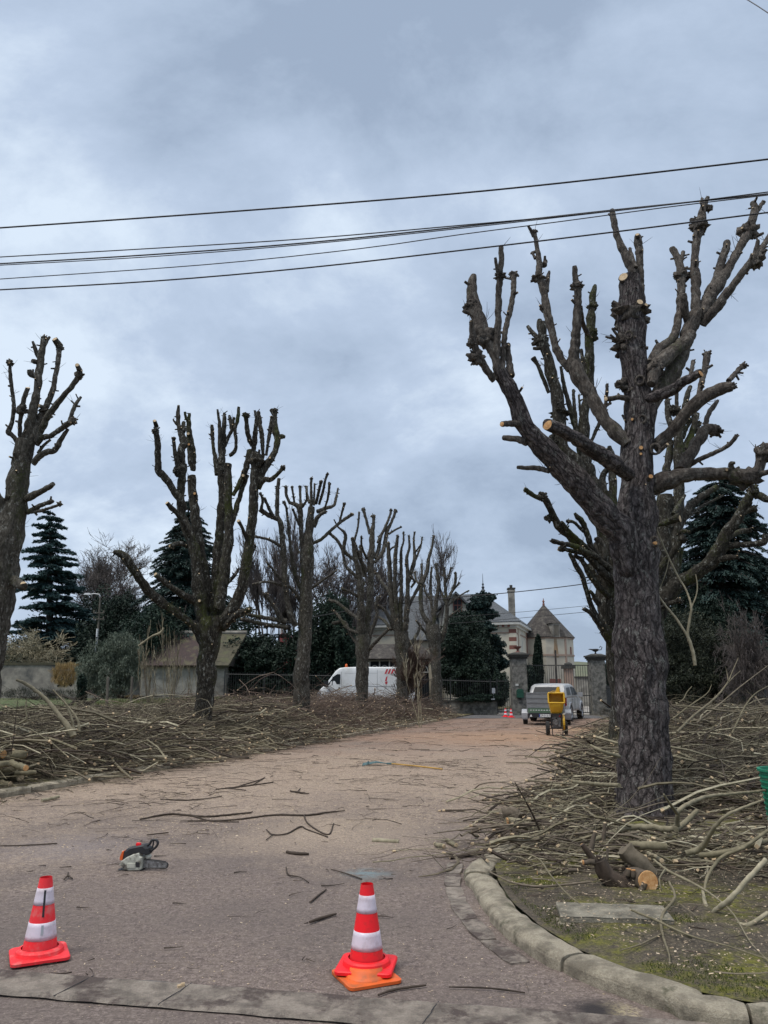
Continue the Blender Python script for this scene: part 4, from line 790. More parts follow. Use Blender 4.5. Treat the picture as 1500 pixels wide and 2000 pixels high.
TL(t,'I',[(580,1620,46),(530,1490,42),(490,1415,46)], tip=-.5, end='cut', cutn=(-.2,-1,.4)); TL(t,'J',[(1440,190,34),(1480,120,28),(1500,80,22)], tip=.1); TL(t,'J',[(1220,440,46),(1290,370,36),(1335,300,24)], tip=.1)
TL(t,'J',[(1180,900,80),(1270,790,66),(1350,730,60),(1440,705,50)], tip=-.8, nubs=5, knob=1.4); t.stub('J',975,630,30,.05,'cut',(0,-1,0),-.25)

T = Pollard(24.5, (586, 1425), 'slim pollarded tree whose trunk stands just left of the white van', .8, (MAT['bark_moss'], MAT['bark_grey']), 5, .9); t = T
TL(t,'U',[(584,1450,56),(585,1420,46),(588,1380,40),(592,1300,36),(595,1230,33),(598,1170,30),(600,1100,28)], dy0=0, tip=0, name='trunk')
TL(t,'K',[(860,1500,190),(875,1200,180),(880,1000,170),(900,800,125),(912,620,100),(925,500,90)], dy0=0, tip=0); TL(t,'K',[(925,500,70),(925,350,44),(922,230,38),(930,150,38)], tip=0, knob=1.4)
for P in ([(955,480,34),(962,350,30),(965,220,28)],[(980,460,50),(1020,300,42),(1045,190,48)],[(1020,470,56),(1065,320,42),(1098,170,36),(1125,95,34)],[(1090,520,40),(1125,400,34),(1142,300,36),(1145,210,42)],[(1000,560,90),(1110,515,52),(1200,480,44),(1232,370,36),(1250,275,22)],[(950,740,90),(1010,620,60),(1095,560,50)],[(900,450,40),(872,340,38),(865,255,36)]): TL(t,'K',P, knob=1.15, tip=None)
TL(t,'K',[(820,1050,100),(800,800,64),(795,650,66),(785,530,84),(740,475,66),(660,440,44),(620,350,42),(615,255,44)], tip=-.3, knob=1.1)
for P in ([(795,500,50),(790,370,36),(785,250,44)],[(720,450,30),(702,340,30),(688,255,34)],[(815,500,42),(865,420,30),(868,330,26)],[(780,720,44),(735,620,38),(700,530,34)],[(900,960,60),(1040,900,50),(1150,800,48),(1270,695,48),(1350,640,46),(1420,590,50)],[(1270,690,34),(1300,570,32),(1330,460,40)],[(930,1490,40),(1090,1380,34),(1230,1280,30)],[(930,1180,24),(855,1150,22),(800,1080,20),(742,995,18)]): TL(t,'K',P, knob=1.2)
TL(t,'K',[(740,1960,110),(680,1850,90),(640,1700,80),(612,1500,80),(600,1300,80),(590,1100,88),(570,900,80),(550,700,76),(512,620,62),(506,450,60),(512,300,58),(532,150,48)], dy0=-.2, tip=-.5)
for P in ([(520,650,66),(400,600,66),(310,540,60)],[(460,640,56),(400,500,46),(355,400,40)],[(310,550,50),(330,420,40),(300,330,36)],[(550,980,54),(420,905,42),(240,862,36)],[(570,1470,50),(480,1430,38),(360,1415,34),(215,1445,36)],[(620,1900,80),(400,1860,58),(170,1820,50)],[(640,1970,70),(350,1930,54),(95,1872,58)],[(560,1880,80),(470,1720,62),(360,1560,66)],[(800,1520,70),(720,1300,64),(675,1000,46),(642,700,40),(620,520,36),(590,440,40)],[(560,1400,40),(470,1280,30),(385,1180,22)],[(780,1640,60),(720,1540,50),(600,1420,40)]): TL(t,'K',P, knob=1.25, tip=-.4)
T = Pollard(30.0, (707, 1400), 'pollarded tree standing in front of the middle of the white van', .8, (MAT['bark_moss'], MAT['bark_grey']), 6, .8); t = T
TL(t,'U',[(706,1430,36),(706,1390,30),(707,1330,28),(708,1290,29),(708,1240,34)], dy0=0, tip=0, name='trunk')
for P in ([(390,1620,150),(375,1300,110),(370,1050,90),(345,850,80),(305,650,60),(285,475,52)],[(430,1560,120),(470,1200,90),(488,950,82),(482,750,90),(500,550,80),(500,400,70),(518,300,44),(515,215,52)],[(475,420,46),(432,250,38),(402,145,46)],[(430,850,70),(350,660,56),(300,540,58)],[(300,500,34),(338,360,28),(355,180,28)],[(420,980,66),(300,880,50),(200,775,42),(165,600,40),(95,480,42),(22,412,38)],[(530,740,66),(615,640,52),(650,500,56),(672,380,56),(722,280,36),(768,160,42)],[(560,520,40),(600,440,40),(655,330,34),(698,220,32),(715,150,36)],[(690,420,30),(770,370,26),(828,342,24)],[(540,700,50),(575,580,50),(590,450,46)],[(400,1420,64),(250,1310,46),(110,1195,40),(22,1170,40)],[(330,1120,40),(240,1070,34),(160,1040,28)],[(390,1740,50),(260,1560,40),(200,1420,40),(60,1425,40)],[(450,1680,64),(500,1500,50),(558,1330,48),(540,1220,40),(580,1130,44)],[(280,700,60),(185,600,50),(200,430,44),(115,340,22),(72,260,16)],[(440,700,34),(385,560,30),(380,450,28)],[(440,1740,64),(570,1610,42),(690,1490,40)],[(420,900,60),(380,720,44),(370,560,40)],[(380,1550,60),(220,1480,44),(120,1340,36),(60,1280,30)]): TL(t,'M',P, knob=1.2, dy0=None)
T = Pollard(35.3, (785, 1385), 'pollarded tree standing at the rear end of the white van', .8, (MAT['bark_moss'], MAT['bark_grey']), 7, .8); t = T
TL(t,'U',[(785,1410,32),(785,1370,27),(785,1310,24),(785,1270,28),(783,1235,34)], dy0=0, tip=0, name='trunk')
for P in ([(810,1620,110),(760,1400,92),(722,1150,72),(702,900,62),(690,700,60),(680,520,46)],[(830,1600,90),(790,1400,64),(760,1000,52),(762,700,56),(772,580,46),(790,440,34)],[(830,1600,80),(820,1300,62),(830,1000,48),(825,700,42),(830,600,34),(855,500,24),(855,400,26)],[(850,1620,100),(882,1400,80),(900,1150,62),(900,900,50),(890,700,46),(920,580,34),(915,440,26)],[(905,1000,60),(930,880,58),(980,700,48),(970,500,26),(980,400,24)],[(975,740,34),(1000,690,30),(1050,550,24),(1065,460,22)],[(980,640,22),(1050,540,18)],[(730,1200,54),(700,1080,50),(620,980,44),(550,860,42)],[(760,1500,60),(650,1290,42),(560,1220,34)],[(890,1290,40),(980,1100,42),(1050,980,50)],[(880,1700,64),(980,1600,42),(1050,1450,34)],[(790,560,26),(740,570,24),(690,610,22)],[(940,1020,30),(980,960,30),(930,900,26)],[(720,1500,50),(640,1400,40),(560,1350,30)]): TL(t,'M',P, knob=1.15)
T = Pollard(41.5, (853, 1380), 'farthest pollarded tree of the left row, nearest the iron fence and gate', .8, (MAT['bark_moss'], MAT['bark_grey']), 8, .8); t = T
TL(t,'U',[(853,1400,28),(854,1370,24),(852,1300,23),(848,1250,30),(845,1220,32)], dy0=0, tip=0, name='trunk')
for P in ([(1170,1520,90),(1140,1430,70),(1065,1300,60),(1050,1050,54),(1118,850,50),(1140,700,48),(1178,560,34),(1195,440,30)],[(1185,1500,80),(1220,1200,54),(1250,1000,48),(1238,900,44),(1220,760,36)],[(1240,1640,70),(1300,1580,60),(1345,1320,50),(1330,1100,44),(1318,900,42),(1308,800,34)],[(1325,980,34),(1360,900,28),(1390,800,26)],[(1340,1250,44),(1372,1130,40),(1412,1040,36),(1440,950,40),(1440,860,34)],[(1420,1050,26),(1480,970,22)],[(1190,1400,50),(1168,1200,38),(1160,960,36),(1170,800,28)],[(1055,1100,40),(1062,900,36),(1058,760,30)],[(1120,1560,40),(1060,1480,34),(1000,1400,26)],[(1350,1370,28),(1480,1270,20),(1520,1240,16)],[(1060,1000,36),(1000,950,30),(980,850,26)],[(1180,1180,32),(1100,1080,28),(1090,1000,24)],[(1335,1200,34),(1270,1050,30),(1260,960,26)],[(1340,1240,28),(1500,1110,20),(1590,1060,22)]): TL(t,'M',P, knob=1.2)
# ------------------------------------------------------------------ heaps of cut branches
def sticks(n, xy, hfun, head, lens, rads, arch=0.12, wig=0.15, m=9, tilt=0.18, depth=1.0):
    """n sticks whose middles lie inside a heap: returns paths (n,m,3), radii (n,m)"""
    x, y = xy; base = np.array([gz(a, c) for a, c in zip(x, y)])
    h = hfun(x, y); z = base + h*rng.uniform(0.1, 1, n)**depth
    a = head(x, y) + (rng.integers(0, 2, n)*pi); l = rng.uniform(*lens, n)*rng.uniform(0.5, 1.1, n)
    d = np.stack([np.cos(a), np.sin(a), rng.normal(0, tilt, n)], 1); s = np.stack([-np.sin(a), np.cos(a), 0*a], 1)
    t = np.linspace(-0.5, 0.5, m)[None, :, None]
    P = np.stack([x, y, z], 1)[:, None] + d[:, None]*t*l[:, None, None]
    c1 = rng.normal(0, arch, n)*l; c2 = rng.normal(0.25*arch, arch, n)*l
    q = (0.25 - t**2)*2
    P = P + s[:, None]*q*c1[:, None, None]*1.4 + np.array([0, 0, 1.0])*q*c2[:, None, None]
    P = P + np.cumsum(rng.normal(0, wig/m, (n, m, 3)), axis=1)*l[:, None, None]
    # bring ends down to the ground / keep above it
    g = base[:, None] + 0.012; P[..., 2] = np.maximum(P[..., 2], g + 0.0*P[..., 2])
    r0 = lerp(rads[0]*.5, rads[1]*1.35, rng.uniform(0, 1, n)**2.3); R = r0[:, None]*np.linspace(1.0, 0.28, m)[None]
    return P, R, l
def clearfront(P, R, l):
    z = P[..., 2]; bad = ((P[..., 0] > 2.35) & (P[..., 0] < 3.95) & (P[..., 1] > 7.3) & (P[..., 1] < 9.3) & (z > .10+.02*(9.4-P[..., 1]))).any(1)
    bad |= ((P[..., 0] > 1.35) & (P[..., 0] < 2.35) & (P[..., 1] > 5.3) & (P[..., 1] < 6.35) & (z > .07)).any(1)
    k = ~bad | (rng.uniform(0, 1, len(P)) < .05); return P[k], R[k], l[k], k
def twiglets(P, R, l, k, frac, up=0.5, m=4, rmul=0.42, lmax=0.32):
    n = len(P); out = []; rr = []
    for _ in range(k):
        i = rng.integers(1, P.shape[1]-1, n); st = P[np.arange(n), i]; tan = P[np.arange(n), i+1] - P[np.arange(n), i-1]; tan /= np.linalg.norm(tan, axis=1, keepdims=True)+1e-9
        d = tan + rng.normal(0, 0.55, (n, 3)) + np.array([0, 0, up])*rng.uniform(-0.3, 1, (n, 1)); d /= np.linalg.norm(d, axis=1, keepdims=True)
        L2 = l*rng.uniform(0.12, lmax, n); t = np.linspace(0, 1, m)[None, :, None]
        Q = st[:, None] + d[:, None]*t*L2[:, None, None] + (t**2)*(tan*0.25 + np.array([0,0,0.12*up]))[:, None]*L2[:, None, None]
        Q[..., 2] = np.maximum(Q[..., 2], P[:, :, 2].min(axis=1)[:, None]*0+0.02)
        r = R[np.arange(n), i]*rmul; keep = rng.uniform(0, 1, n) < frac
        out.append(Q[keep]); rr.append((r[:, None]*np.linspace(1, 0.35, m)[None])[keep])
    return np.concatenate(out), np.concatenate(rr)
def keepout(x, y, trunks):
    k = np.ones(len(x), bool)
    for (a, c, r) in trunks: k &= (x-a)**2 + (y-c)**2 > r*r
    return k
_lp = GZ(20, 1530, .15); KEEP = [(3.2, 9.4, 0.45), (3.15, 8.6, .55), (3.0, 8.0, .35), (-4.4, 18.6, .3), (-6.45, 12.8, .3), (4.9, 15.3, .3), (_lp[0], _lp[1], 1.0), (_lp[0]+.5, _lp[1]-.6, .8)]
def heap(name, label, n, xr, hfun, head, lens, rads, mat, side, tw=2, frac=.7, near=False, arch=0.12, tintr=(0, 1), up=0.5, sides=4, depth=0.75, tilt=.16, cat='brushwood', density=None):
    Yr, tr = xr; y = rng.uniform(*Yr, n*3); t = rng.uniform(0, 1, n*3)*(tr[1]-tr[0]) + tr[0]
    x = kerbL(y) - t if side == 'L' else kerbR(y) + t
    h = hfun(x, y); k = (h > 0.02) & (np.abs(x) < y*0.56+1.2)
    if density is not None: k &= rng.uniform(0, 1, len(x)) < density(x, y)
    k &= keepout(x, y, KEEP)
    x, y = x[k][:n], y[k][:n]; n = len(x)
    P, R, l = sticks(n, (x, y), hfun, head, lens, rads, arch=arch, depth=depth, tilt=tilt); P, R, l, k = clearfront(P, R, l); n = len(P)
    b = MB(); tt = np.clip(rng.beta(.85, 1.05, n)*(tintr[1]-tintr[0])+tintr[0], 0, 1)
    b.tubes(P, R, sides, tint=tt, tipmat=1)
    kk = np.where((R[:, 0] > rads[0]*1.2) & (rng.uniform(0, 1, n) < .5))[0]; d = P[kk, 0]-P[kk, 1]; d /= np.linalg.norm(d, axis=1, keepdims=True)+1e-9; rr_ = np.maximum(R[kk, :1], .009)
    b.tubes(np.stack([P[kk, 0]+d*.028, P[kk, 0]-d*.004], 1), np.concatenate([rr_*1.1, rr_*1.12], 1), 4, mi=1, tipmat=1)
    if tw:
        Q, r = twiglets(P, R, l, tw, frac, up); kq = ~((Q[..., 0] > 2.35) & (Q[..., 0] < 3.95) & (Q[..., 1] > 7.3) & (Q[..., 1] < 9.3) & (Q[..., 2] > .13)).any(1); Q, r = Q[kq], r[kq]; b.tubes(Q, r, 3, tint=rng.uniform(tintr[0], tintr[1]*0.8, len(Q)))
    o = b.build(name, [mat, MAT['cut']]); return tag(o, label, cat, kind='stuff')
def LT(x, y): return kerbL(y) - x
def RT(x, y): return x - kerbR(y)
vn = lambda x, y, f, s: np.array([nz(a*f, c*f, s) for a, c in zip(x, y)])
def hL1(x, y):
    t = LT(x, y); H = np.interp(y, [8, 10.5, 12, 15, 20, 23], [0.10, .36, .66, .74, .72, .8]); return H*sst(t, 0.15, 1.5)*(1-sst(t, 4.6, 6.5))*(1+0.35*vn(x, y, .8, 1))
def hL2(x, y):
    t = LT(x, y); H = np.interp(y, [19, 23, 30, 35, 40], [.55, .85, .9, .85, .4]); return H*sst(t, 0.2, 1.6)*(1-sst(t, 4.0, 5.6))*(1+0.3*vn(x, y, .8, 4))
along = lambda base, sp: (lambda x, y: base + rng.normal(0, sp, len(x)))
heap('brush_pile', 'long heap of olive brown cut branches lying left of the drive in front of the garden', 9500, ((9.5, 23), (0.3, 6)), hL1, along(0.15, .6), (0.9, 2.8), (0.006, 0.019), MAT['stick'], 'L', tw=4, tintr=(0.0, 1.0), arch=.13, up=.6)
heap('brush_pile', 'heap of finer reddish brown twigs along the left kerb beneath the white van', 7500, ((20, 39.5), (0.25, 5.2)), hL2, along(0.3, .8), (0.9, 2.4), (0.006, 0.016), MAT['twig'], 'L', tw=3, arch=.2, tintr=(.15, 1.0), up=.9, sides=3, tilt=.35)
heap('brush_pile', 'greenish butt ends and sticks along the front edge of the far left heap', 2600, ((18, 39), (0.15, 1.8)), lambda x, y: hL2(x, y)*.7+.05, along(0.5, .8), (0.5, 1.7), (0.008, 0.022), MAT['stick'], 'L', tw=1, tintr=(.3, 1))
def hR1(x, y):
    t = RT(x, y); H = np.interp(y, [6.6, 7.4, 9, 11, 14, 20, 27], [.01, .05, .13, .45, .78, .72, .5]); return H*sst(t, .25*(1-sst(y, 10, 13))-0.05, 2.2)*(1-sst(t, 9, 13))*(1+0.35*vn(x, y, .7, 8))
def headR(x, y): return np.where(y < 10.5, 0.18, 0.45) + rng.normal(0, .6, len(x))
heap('brush_pile', 'big heap of grey olive cut branches on the right behind the largest trunk', 10500, ((7.2, 24), (-.2, 10)), hR1, headR, (1.0, 3.2), (0.006, 0.018), MAT['stick'], 'R', tw=4, tintr=(0.0, 1.0), arch=.11, up=.3)
def hR0(x, y):
    t = RT(x, y); return (0.03 + np.interp(y, [5.6, 6.6, 8.0, 11], [.03, .10, .12, .2])*sst(t, -1.2, .8))*(t < 6)
heap('brush_pile', 'loose layer of branches in front of the largest trunk spilling over the kerb onto the drive', 2800, ((5.7, 11.5), (-1.3, 5)), hR0, along(0.1, .6), (0.4, 1.6), (0.003, 0.013), MAT['stick'], 'R', tw=3, frac=.8, tintr=(0.0, 1.05), arch=.16, tilt=.07,
     density=lambda x, y: np.where(RT(x, y) < .25, np.clip((RT(x, y)+1.25)/1.7, 0.0, 1)**1.15*sst(y, 6.8, 7.8), sst(y, 6.1-.12*RT(x, y), 6.7-.12*RT(x, y))))
def fine(label, side, n, Yr, tr, hf, mat, tintr, sc=1.0):
    y = rng.uniform(*Yr, n*2); t = rng.uniform(*tr, n*2); x = kerbL(y) - t if side == 'L' else kerbR(y) + t; h = hf(x, y); k = (h > .02) & (np.abs(x) < y*0.55+.5) & keepout(x, y, KEEP)
    x, y = x[k][:n], y[k][:n]; P, R, l = sticks(len(x), (x, y), lambda a, c: hf(a, c)*1.12+.03, along(0, 1.6), (.25*sc, .9*sc), (.0022*sc, .0055*sc), arch=.10, wig=.22, depth=.35, tilt=.45); P, R, l, k = clearfront(P, R, l)
    b = MB(); b.tubes(P, R, 3, tint=rng.uniform(*tintr, len(P))); Q, r = twiglets(P, R, l, 3, .8, .4, rmul=.6, lmax=.6); b.tubes(Q, r, 3, tint=rng.uniform(*tintr, len(Q)))
    return tag(b.build('brush_pile', mat), label, 'brushwood', kind='stuff')
fine('fine tangled twigs covering the heap left of the drive', 'L', 6500, (10, 23), (.2, 5.5), hL1, MAT['stick'], (.1, .8), 1.15)
fine('fine tangled twigs covering the big heap on the right', 'R', 9000, (6.9, 23), (-.3, 9), hR1, MAT['stick'], (.05, .8))
# dark litter of fine twigs on the ground below the heaps
def litter(name, label, n, Yr, tr, side, lens, rads, zz, tintr, dens=None, tw=1):
    y = rng.uniform(*Yr, n*2); t = rng.uniform(*tr, n*2); x = kerbL(y) - t if side == 'L' else kerbR(y) + t
    k = np.abs(x) < y*0.56+.6
    if dens is not None: k &= rng.uniform(0, 1, len(x)) < dens(x, y)
    x, y = x[k][:n], y[k][:n]; P, R, l = sticks(len(x), (x, y), lambda a, c: np.full(len(a), zz), along(0.05, .9), lens, rads, arch=.12, wig=.12, tilt=.01)
    b = MB(); b.tubes(P, R, 3, tint=rng.uniform(*tintr, len(x)))
    if tw: Q, r = twiglets(P, R, l, tw, .8, 0.05); Q[..., 2] = np.clip(Q[..., 2], .008, None); b.tubes(Q, r, 3, tint=rng.uniform(*tintr, len(Q)))
    return tag(b.build(name, MAT['stick']), label, 'twigs', kind='stuff')
litter('twig_litter', 'thin dark twigs scattered over the red brown drive', 1100, (6.0, 17), (-6.5, 0), 'L', (0.10, .75), (.0018, .0045), .004, (0, .35), lambda x, y: (x < kerbR(y)-.1)*(.18+.8*np.clip(vn(x, y, .5, 3)+.25, 0, 1))*sst(y, 6, 9), tw=2)
litter('twig_litter', 'fine twig litter at the foot of the left kerb and heap', 1800, (9, 30), (-0.9, 1.2), 'L', (0.1, .7), (.002, .006), .01, (0.05, .75), lambda x, y: np.clip(1.2-np.abs(LT(x, y)-.3), .1, 1))
litter('twig_litter', 'fine twigs strewn over the soil behind the curved kerb', 650, (4.3, 7.6), (0.2, 4), 'R', (0.1, .6), (.0018, .005), .01, (0, .7), lambda x, y: sst(y, 4.2, 7.2)*.8+.12)
litter('twig_litter', 'short broken twigs on the near part of the drive', 150, (4.3, 8.5), (-7, -.2), 'R', (0.04, .22), (.0015, .005), .003, (0, .25), lambda x, y: (x < kerbR(y)-.15)*1.0, tw=1)
litter('twig_litter', 'scattered twigs on the far part of the drive', 420, (17, 36), (-9, -.2), 'L', (0.2, 1.0), (.003, .008), .006, (0, .5), lambda x, y: (x < kerbR(y)-.1)*.7)

# ---- branches one can pick out, each a thing
def branch(name, label, P, tint=.8, cat='branch', group=None, cut=None, cutmat='cut', mat='stick', forks=(), sides=10, rough=.12, yat=None, flat=False):
    """P: (u, v, width, height above ground)"""
    X = []
    for u, v, w, z in P:
        p = GZ(u, v, z) if yat is None else W(u, v, yat+(0 if flat else z)); X.append([*p, w*(.74 if cat == 'branch' else 1)/2/ppm(p)])
    tint = tint*(.72+.18*abs(nz(u*.37, v*.29, 3))*2) if cat == 'branch' else tint; X = np.array(X); c0 = X[:, :3].mean(0); b = MB(); C = catmull(X, max(.02, X[:, 3].mean()*1.2))
    for i in range(1, len(C)-1): C[i, :3] += np.array([nz(i*.5, u), nz(i*.5, v), nz(i*.5, u, 5)])*C[i, 3]*.25
    b.tube(C[:, :3], np.maximum(C[:, 3], .0018), sides, disp=bumps(rough*1.7, 26, u) if sides > 6 else None, tint=tint, cap=True)
    for f in forks:
        Y_ = []
        for u, v, w, z in f:
            p = GZ(u, v, z) if yat is None else W(u, v, yat+(0 if flat else z)); Y_.append([*p, w/2/ppm(p)])
        D = catmull(np.array(Y_), .04); b.tube(D[:, :3], np.maximum(D[:, 3], .0018), 6, tint=tint*.95)
    r = root(name, (c0[0], c0[1], max(0.0, X[:, 2].min())), label, cat, group)
    o = b.build('bark', MAT[mat], r, smooth=True)
    for e in (cut or ()):
        i = 0 if e == 'a' else -1; p = C[i, :3]; T = (C[0, :3]-C[2, :3]) if e == 'a' else (C[-1, :3]-C[-3, :3]); T /= np.linalg.norm(T); cc = MB()
        cc.tube([p-T*.002, p+T*.004, p+T*.006], [C[i, 3]*.98, C[i, 3]*.93, C[i, 3]*.6], 16); cc.build('cut_end', MAT[cutmat], r, smooth=False)
    return r
def K(pts, ox, oy, s, z): return [(ox+p[0]/s, oy+p[1]/s, p[2]/s, (p[3] if len(p) > 3 else z)) for p in pts]
R_ = lambda pts, z=.15: K(pts, 850, 1380, 2.308, z)
L_ = lambda pts, z=.5: K(pts, 0, 1180, 3.0, z)
branch('cut_branch', 'long pale green branch lying across the heap in front of the largest trunk', R_([(710,605,26,.22),(780,575,32,.26),(870,545,34,.3),(980,545,34,.32),(1080,548,34,.34),(1100,470,26,.5),(1160,430,24,.55),(1230,405,22,.55),(1350,392,18,.55),(1490,378,14,.55)]), .97, cut='a', forks=[R_([(1090,480,18,.5),(1060,440,12,.62),(1030,395,8,.75)]), R_([(1085,555,26,.34),(1130,520,24,.38),(1180,470,20,.45)])])
branch('cut_branch', 'olive branch curving left from the butt heap towards the drive', R_([(720,565,16,.2),(600,562,18,.18),(480,575,20,.15),(400,605,20,.12),(330,655,18,.08)]), .8)
branch('tree_stump', 'thick gnarled butt with orange cut end, largest piece in front of the trunk', R_([(740,690,60,.22),(770,760,78,.18),(830,800,84,.16),(900,815,88,.15),(972,800,90,.16)]), .22, 'stump', cut='b', cutmat='cut_o', rough=.3, sides=24, forks=[R_([(745,730,40,.25),(700,670,30,.3),(662,622,24,.33)]), R_([(800,760,40,.3),(745,700,34,.3),(740,672,30,.3)]), R_([(850,790,44,.25),(880,735,34,.3)])], yat=6.12, flat=True)
branch('tree_stump', 'mossy brown log leaning over the gnarled butt behind the concrete slab', R_([(850,640,70,.35),(900,690,74,.3),(940,730,76,.28),(975,765,72,.22)]), .45, 'log', cut='b', rough=.2, sides=20, yat=6.35, flat=True)
branch('log', 'short log with orange end, right one of the pair left of the trunk', R_([(440,520,50,.16),(480,518,52,.17),(522,519,54,.17)]), .4, 'log', cut='b', cutmat='cut_o', sides=18)
branch('log', 'mossy log with orange end pointing left beside the drive edge', R_([(460,548,34,.16),(400,530,34,.16),(345,516,34,.15),(325,517,33,.15)]), .75, 'log', cut='b', cutmat='cut_o', sides=16)
branch('log', 'grey rough lump of wood lying behind the mossy log', R_([(310,480,40,.2),(350,475,48,.22),(385,500,40,.18)]), .35, 'log', sides=16, rough=.4)
branch('cut_branch', 'green grey butt with red brown broken end near the kerb top', R_([(620,742,26,.10),(540,748,28,.10),(462,752,30,.09)]), .7, cut='b', cutmat='cut_o')
branch('cut_branch', 'short peg with pale cut top standing left of the gnarled butt', R_([(700,690,26,.18),(680,650,24,.24),(662,622,22,.27)]), .4, cut='b', cutmat='cut_o', yat=6.2, flat=True)
branch('cut_branch', 'thin upright peg with pale top above the gnarled butt', R_([(775,690,16,.2),(775,660,14,.26),(776,635,14,.3)]), .5, cut='b', yat=6.3, flat=True)
branch('cut_branch', 'short branch with a white cut end right of the mossy log', R_([(960,660,24,.2),(1000,680,26,.2),(1022,695,28,.2)]), .85, cut='b')
branch('cut_branch', 'pale green forked branch at the right, bent sharply near the bottom', R_([(1238,950,30,.05),(1275,910,32,.12),(1330,868,34,.2),(1400,790,32,.3),(1490,690,30,.42)]), 1.0, forks=[R_([(1245,948,28,.05),(1330,972,26,.07),(1410,985,22,.09),(1500,930,20,.15)]), R_([(1240,940,22,.05),(1215,880,18,.1),(1205,820,12,.16)])])
branch('cut_branch', 'dead grey twig reaching down over the concrete slab towards the moss', R_([(1055,790,14,.2),(1080,860,17,.16),(1030,930,17,.12),(1018,990,18,.1),(1035,1060,15,.1),(1055,1120,11,.1),(1056,1165,7,.1)]), .75, forks=[R_([(1030,1020,9,.1),(930,1070,7,.1),(832,1100,4,.1)])])
branch('cut_branch', 'silvery twig running down right from the white cut end', R_([(985,690,12,.25),(1050,740,15,.22),(1150,790,15,.2),(1250,850,12,.18),(1340,930,9,.14),(1420,1060,7,.11),(1500,1145,5,.1)]), .95, forks=[R_([(1035,735,9,.24),(1010,780,7,.26),(1022,830,5,.2)])])
branch('cut_branch', 'long thin twig crossing the concrete slab to the right edge', R_([(885,918,12,.15),(1000,965,14,.15),(1060,995,13,.14),(1170,1040,11,.12),(1320,1080,9,.11),(1500,1140,6,.1)]), .7, cut='a', forks=[R_([(1060,1000,14,.13),(1110,1025,13,.12),(1158,1042,13,.11)])])
branch('cut_branch', 'bent grey twig arching over the kerb beside the moss', R_([(655,892,7,.11),(590,840,9,.14),(520,760,10,.18),(470,690,10,.22),(400,660,9,.25),(350,650,7,.26)]), .8)
branch('cut_branch', 'dark stick lying over the kerb stones towards the butt heap', R_([(245,745,8,.1),(340,790,12,.12),(450,810,13,.13),(560,805,14,.14),(700,790,12,.18)]), .5)
branch('cut_branch', 'thin dark stick lying on the drive near the bottom right kerb', R_([(62,1264,8,.012),(180,1266,10,.014),(290,1274,10,.014),(405,1290,9,.012)]), .1)
branch('cut_branch', 'pale branch poking left out of the heap beside the trunk', R_([(830,355,24,.6),(740,350,24,.55),(620,338,20,.5)]), .92, cut='b')
branch('cut_branch', 'grey branch sticking up left from behind the trunk', R_([(830,225,20,.9),(760,205,22,.95),(700,175,18,1.0)]), .85)
branch('cut_branch', 'thick green branch half buried right of the gnarled butt', R_([(880,620,44,.3),(960,628,44,.3),(1045,632,40,.3)]), .85, sides=14)
branch('cut_branch', 'thick pale branch in the heap right of the trunk', R_([(1130,660,34,.3),(1200,635,34,.35),(1300,500,20,.6),(1480,420,14,.7)]), .9, sides=12)
branch('cut_branch', 'long olive branch lying flat at the right of the heap', R_([(1190,670,30,.25),(1300,660,32,.28),(1400,630,28,.3),(1510,600,26,.3)]), .85, sides=12)
branch('cut_branch', 'greenish branch curving down beside the green bin', R_([(1500,560,20,.45),(1380,640,20,.35),(1290,680,20,.28),(1230,760,18,.2),(1210,840,14,.12)]), .9)
branch('cut_branch', 'long dark rod pointing left onto the drive from the right heap', R_([(460,430,9,.2),(340,425,11,.16),(220,400,11,.1),(140,376,7,.04)]), .5)
branch('cut_branch', 'leaning wand crossing upright over the loose branches left of the trunk', R_([(490,610,13,.1),(455,520,13,.3),(410,430,10,.5),(360,342,6,.7)]), .3)
for k_, (P, lb) in enumerate(((([(0,620,26,.03),(40,630,26,.03)]), 'short green log piece at the left end of the loose branches'), (([(55,605,30,.03),(95,625,26,.03)]), 'split pale wood piece on the drive beside the short green log'), (([(700,400,18,.3),(610,440,16,.25),(590,500,12,.2)]), 'crooked light twig between drive edge and trunk'))):
    branch('cut_branch', lb, R_(P), .95, cut='ab' if k_ < 2 else None)
for k_, (a_, c_, w_, lb) in enumerate((((760,735),(742,680),34,'upright red brown peg with pale oval face, left side of the gnarled butt'),((720,700),(668,703),24,'short horizontal peg pointing left with orange face'),((870,760),(872,733),24,'small orange faced knob on top of the gnarled butt'),((895,765),(893,738),22,'second small orange faced knob beside the first on the butt'),((700,640),(722,566),22,'peg with round yellow face below the long pale branch'),((760,600),(765,525),16,'thin peg sticking up with white tip behind the long pale branch'),((600,735),(640,738),18,'small pale faced stub left of the gnarled butt'),((930,830),(945,795),26,'red faced stub low on the right of the gnarled butt'))):
    branch('stub', lb, R_([(a_[0], a_[1], w_*1.1, 0), ((a_[0]+c_[0])/2, (a_[1]+c_[1])/2, w_, 0), (c_[0], c_[1], w_*.95, 0)]), .3, 'stub', cut='b', cutmat='cut_o' if k_ in (1,2,3,7) else 'cut', sides=12, rough=.2, yat=6.12-.02*k_, flat=True)
b = MB(); p0, p1 = W(1240, 1715, 6.25), W(1266, 1722, 6.0); b.tube([p0, p1], [.085, .078], 20, disp=bumps(.2, 20, 3), tint=.3); rt = root('log', (p1[0], p1[1], .08), 'round cut face of the largest butt, orange brown, looking at the street', 'log'); b.build('bark', MAT['stick'], rt, smooth=True)
b = MB(); d = (p1-p0)/np.linalg.norm(p1-p0); b.tube([p1-d*.003, p1+d*.006], [.074, .07], 20); b.build('cut_end', MAT['cut_o'], rt)
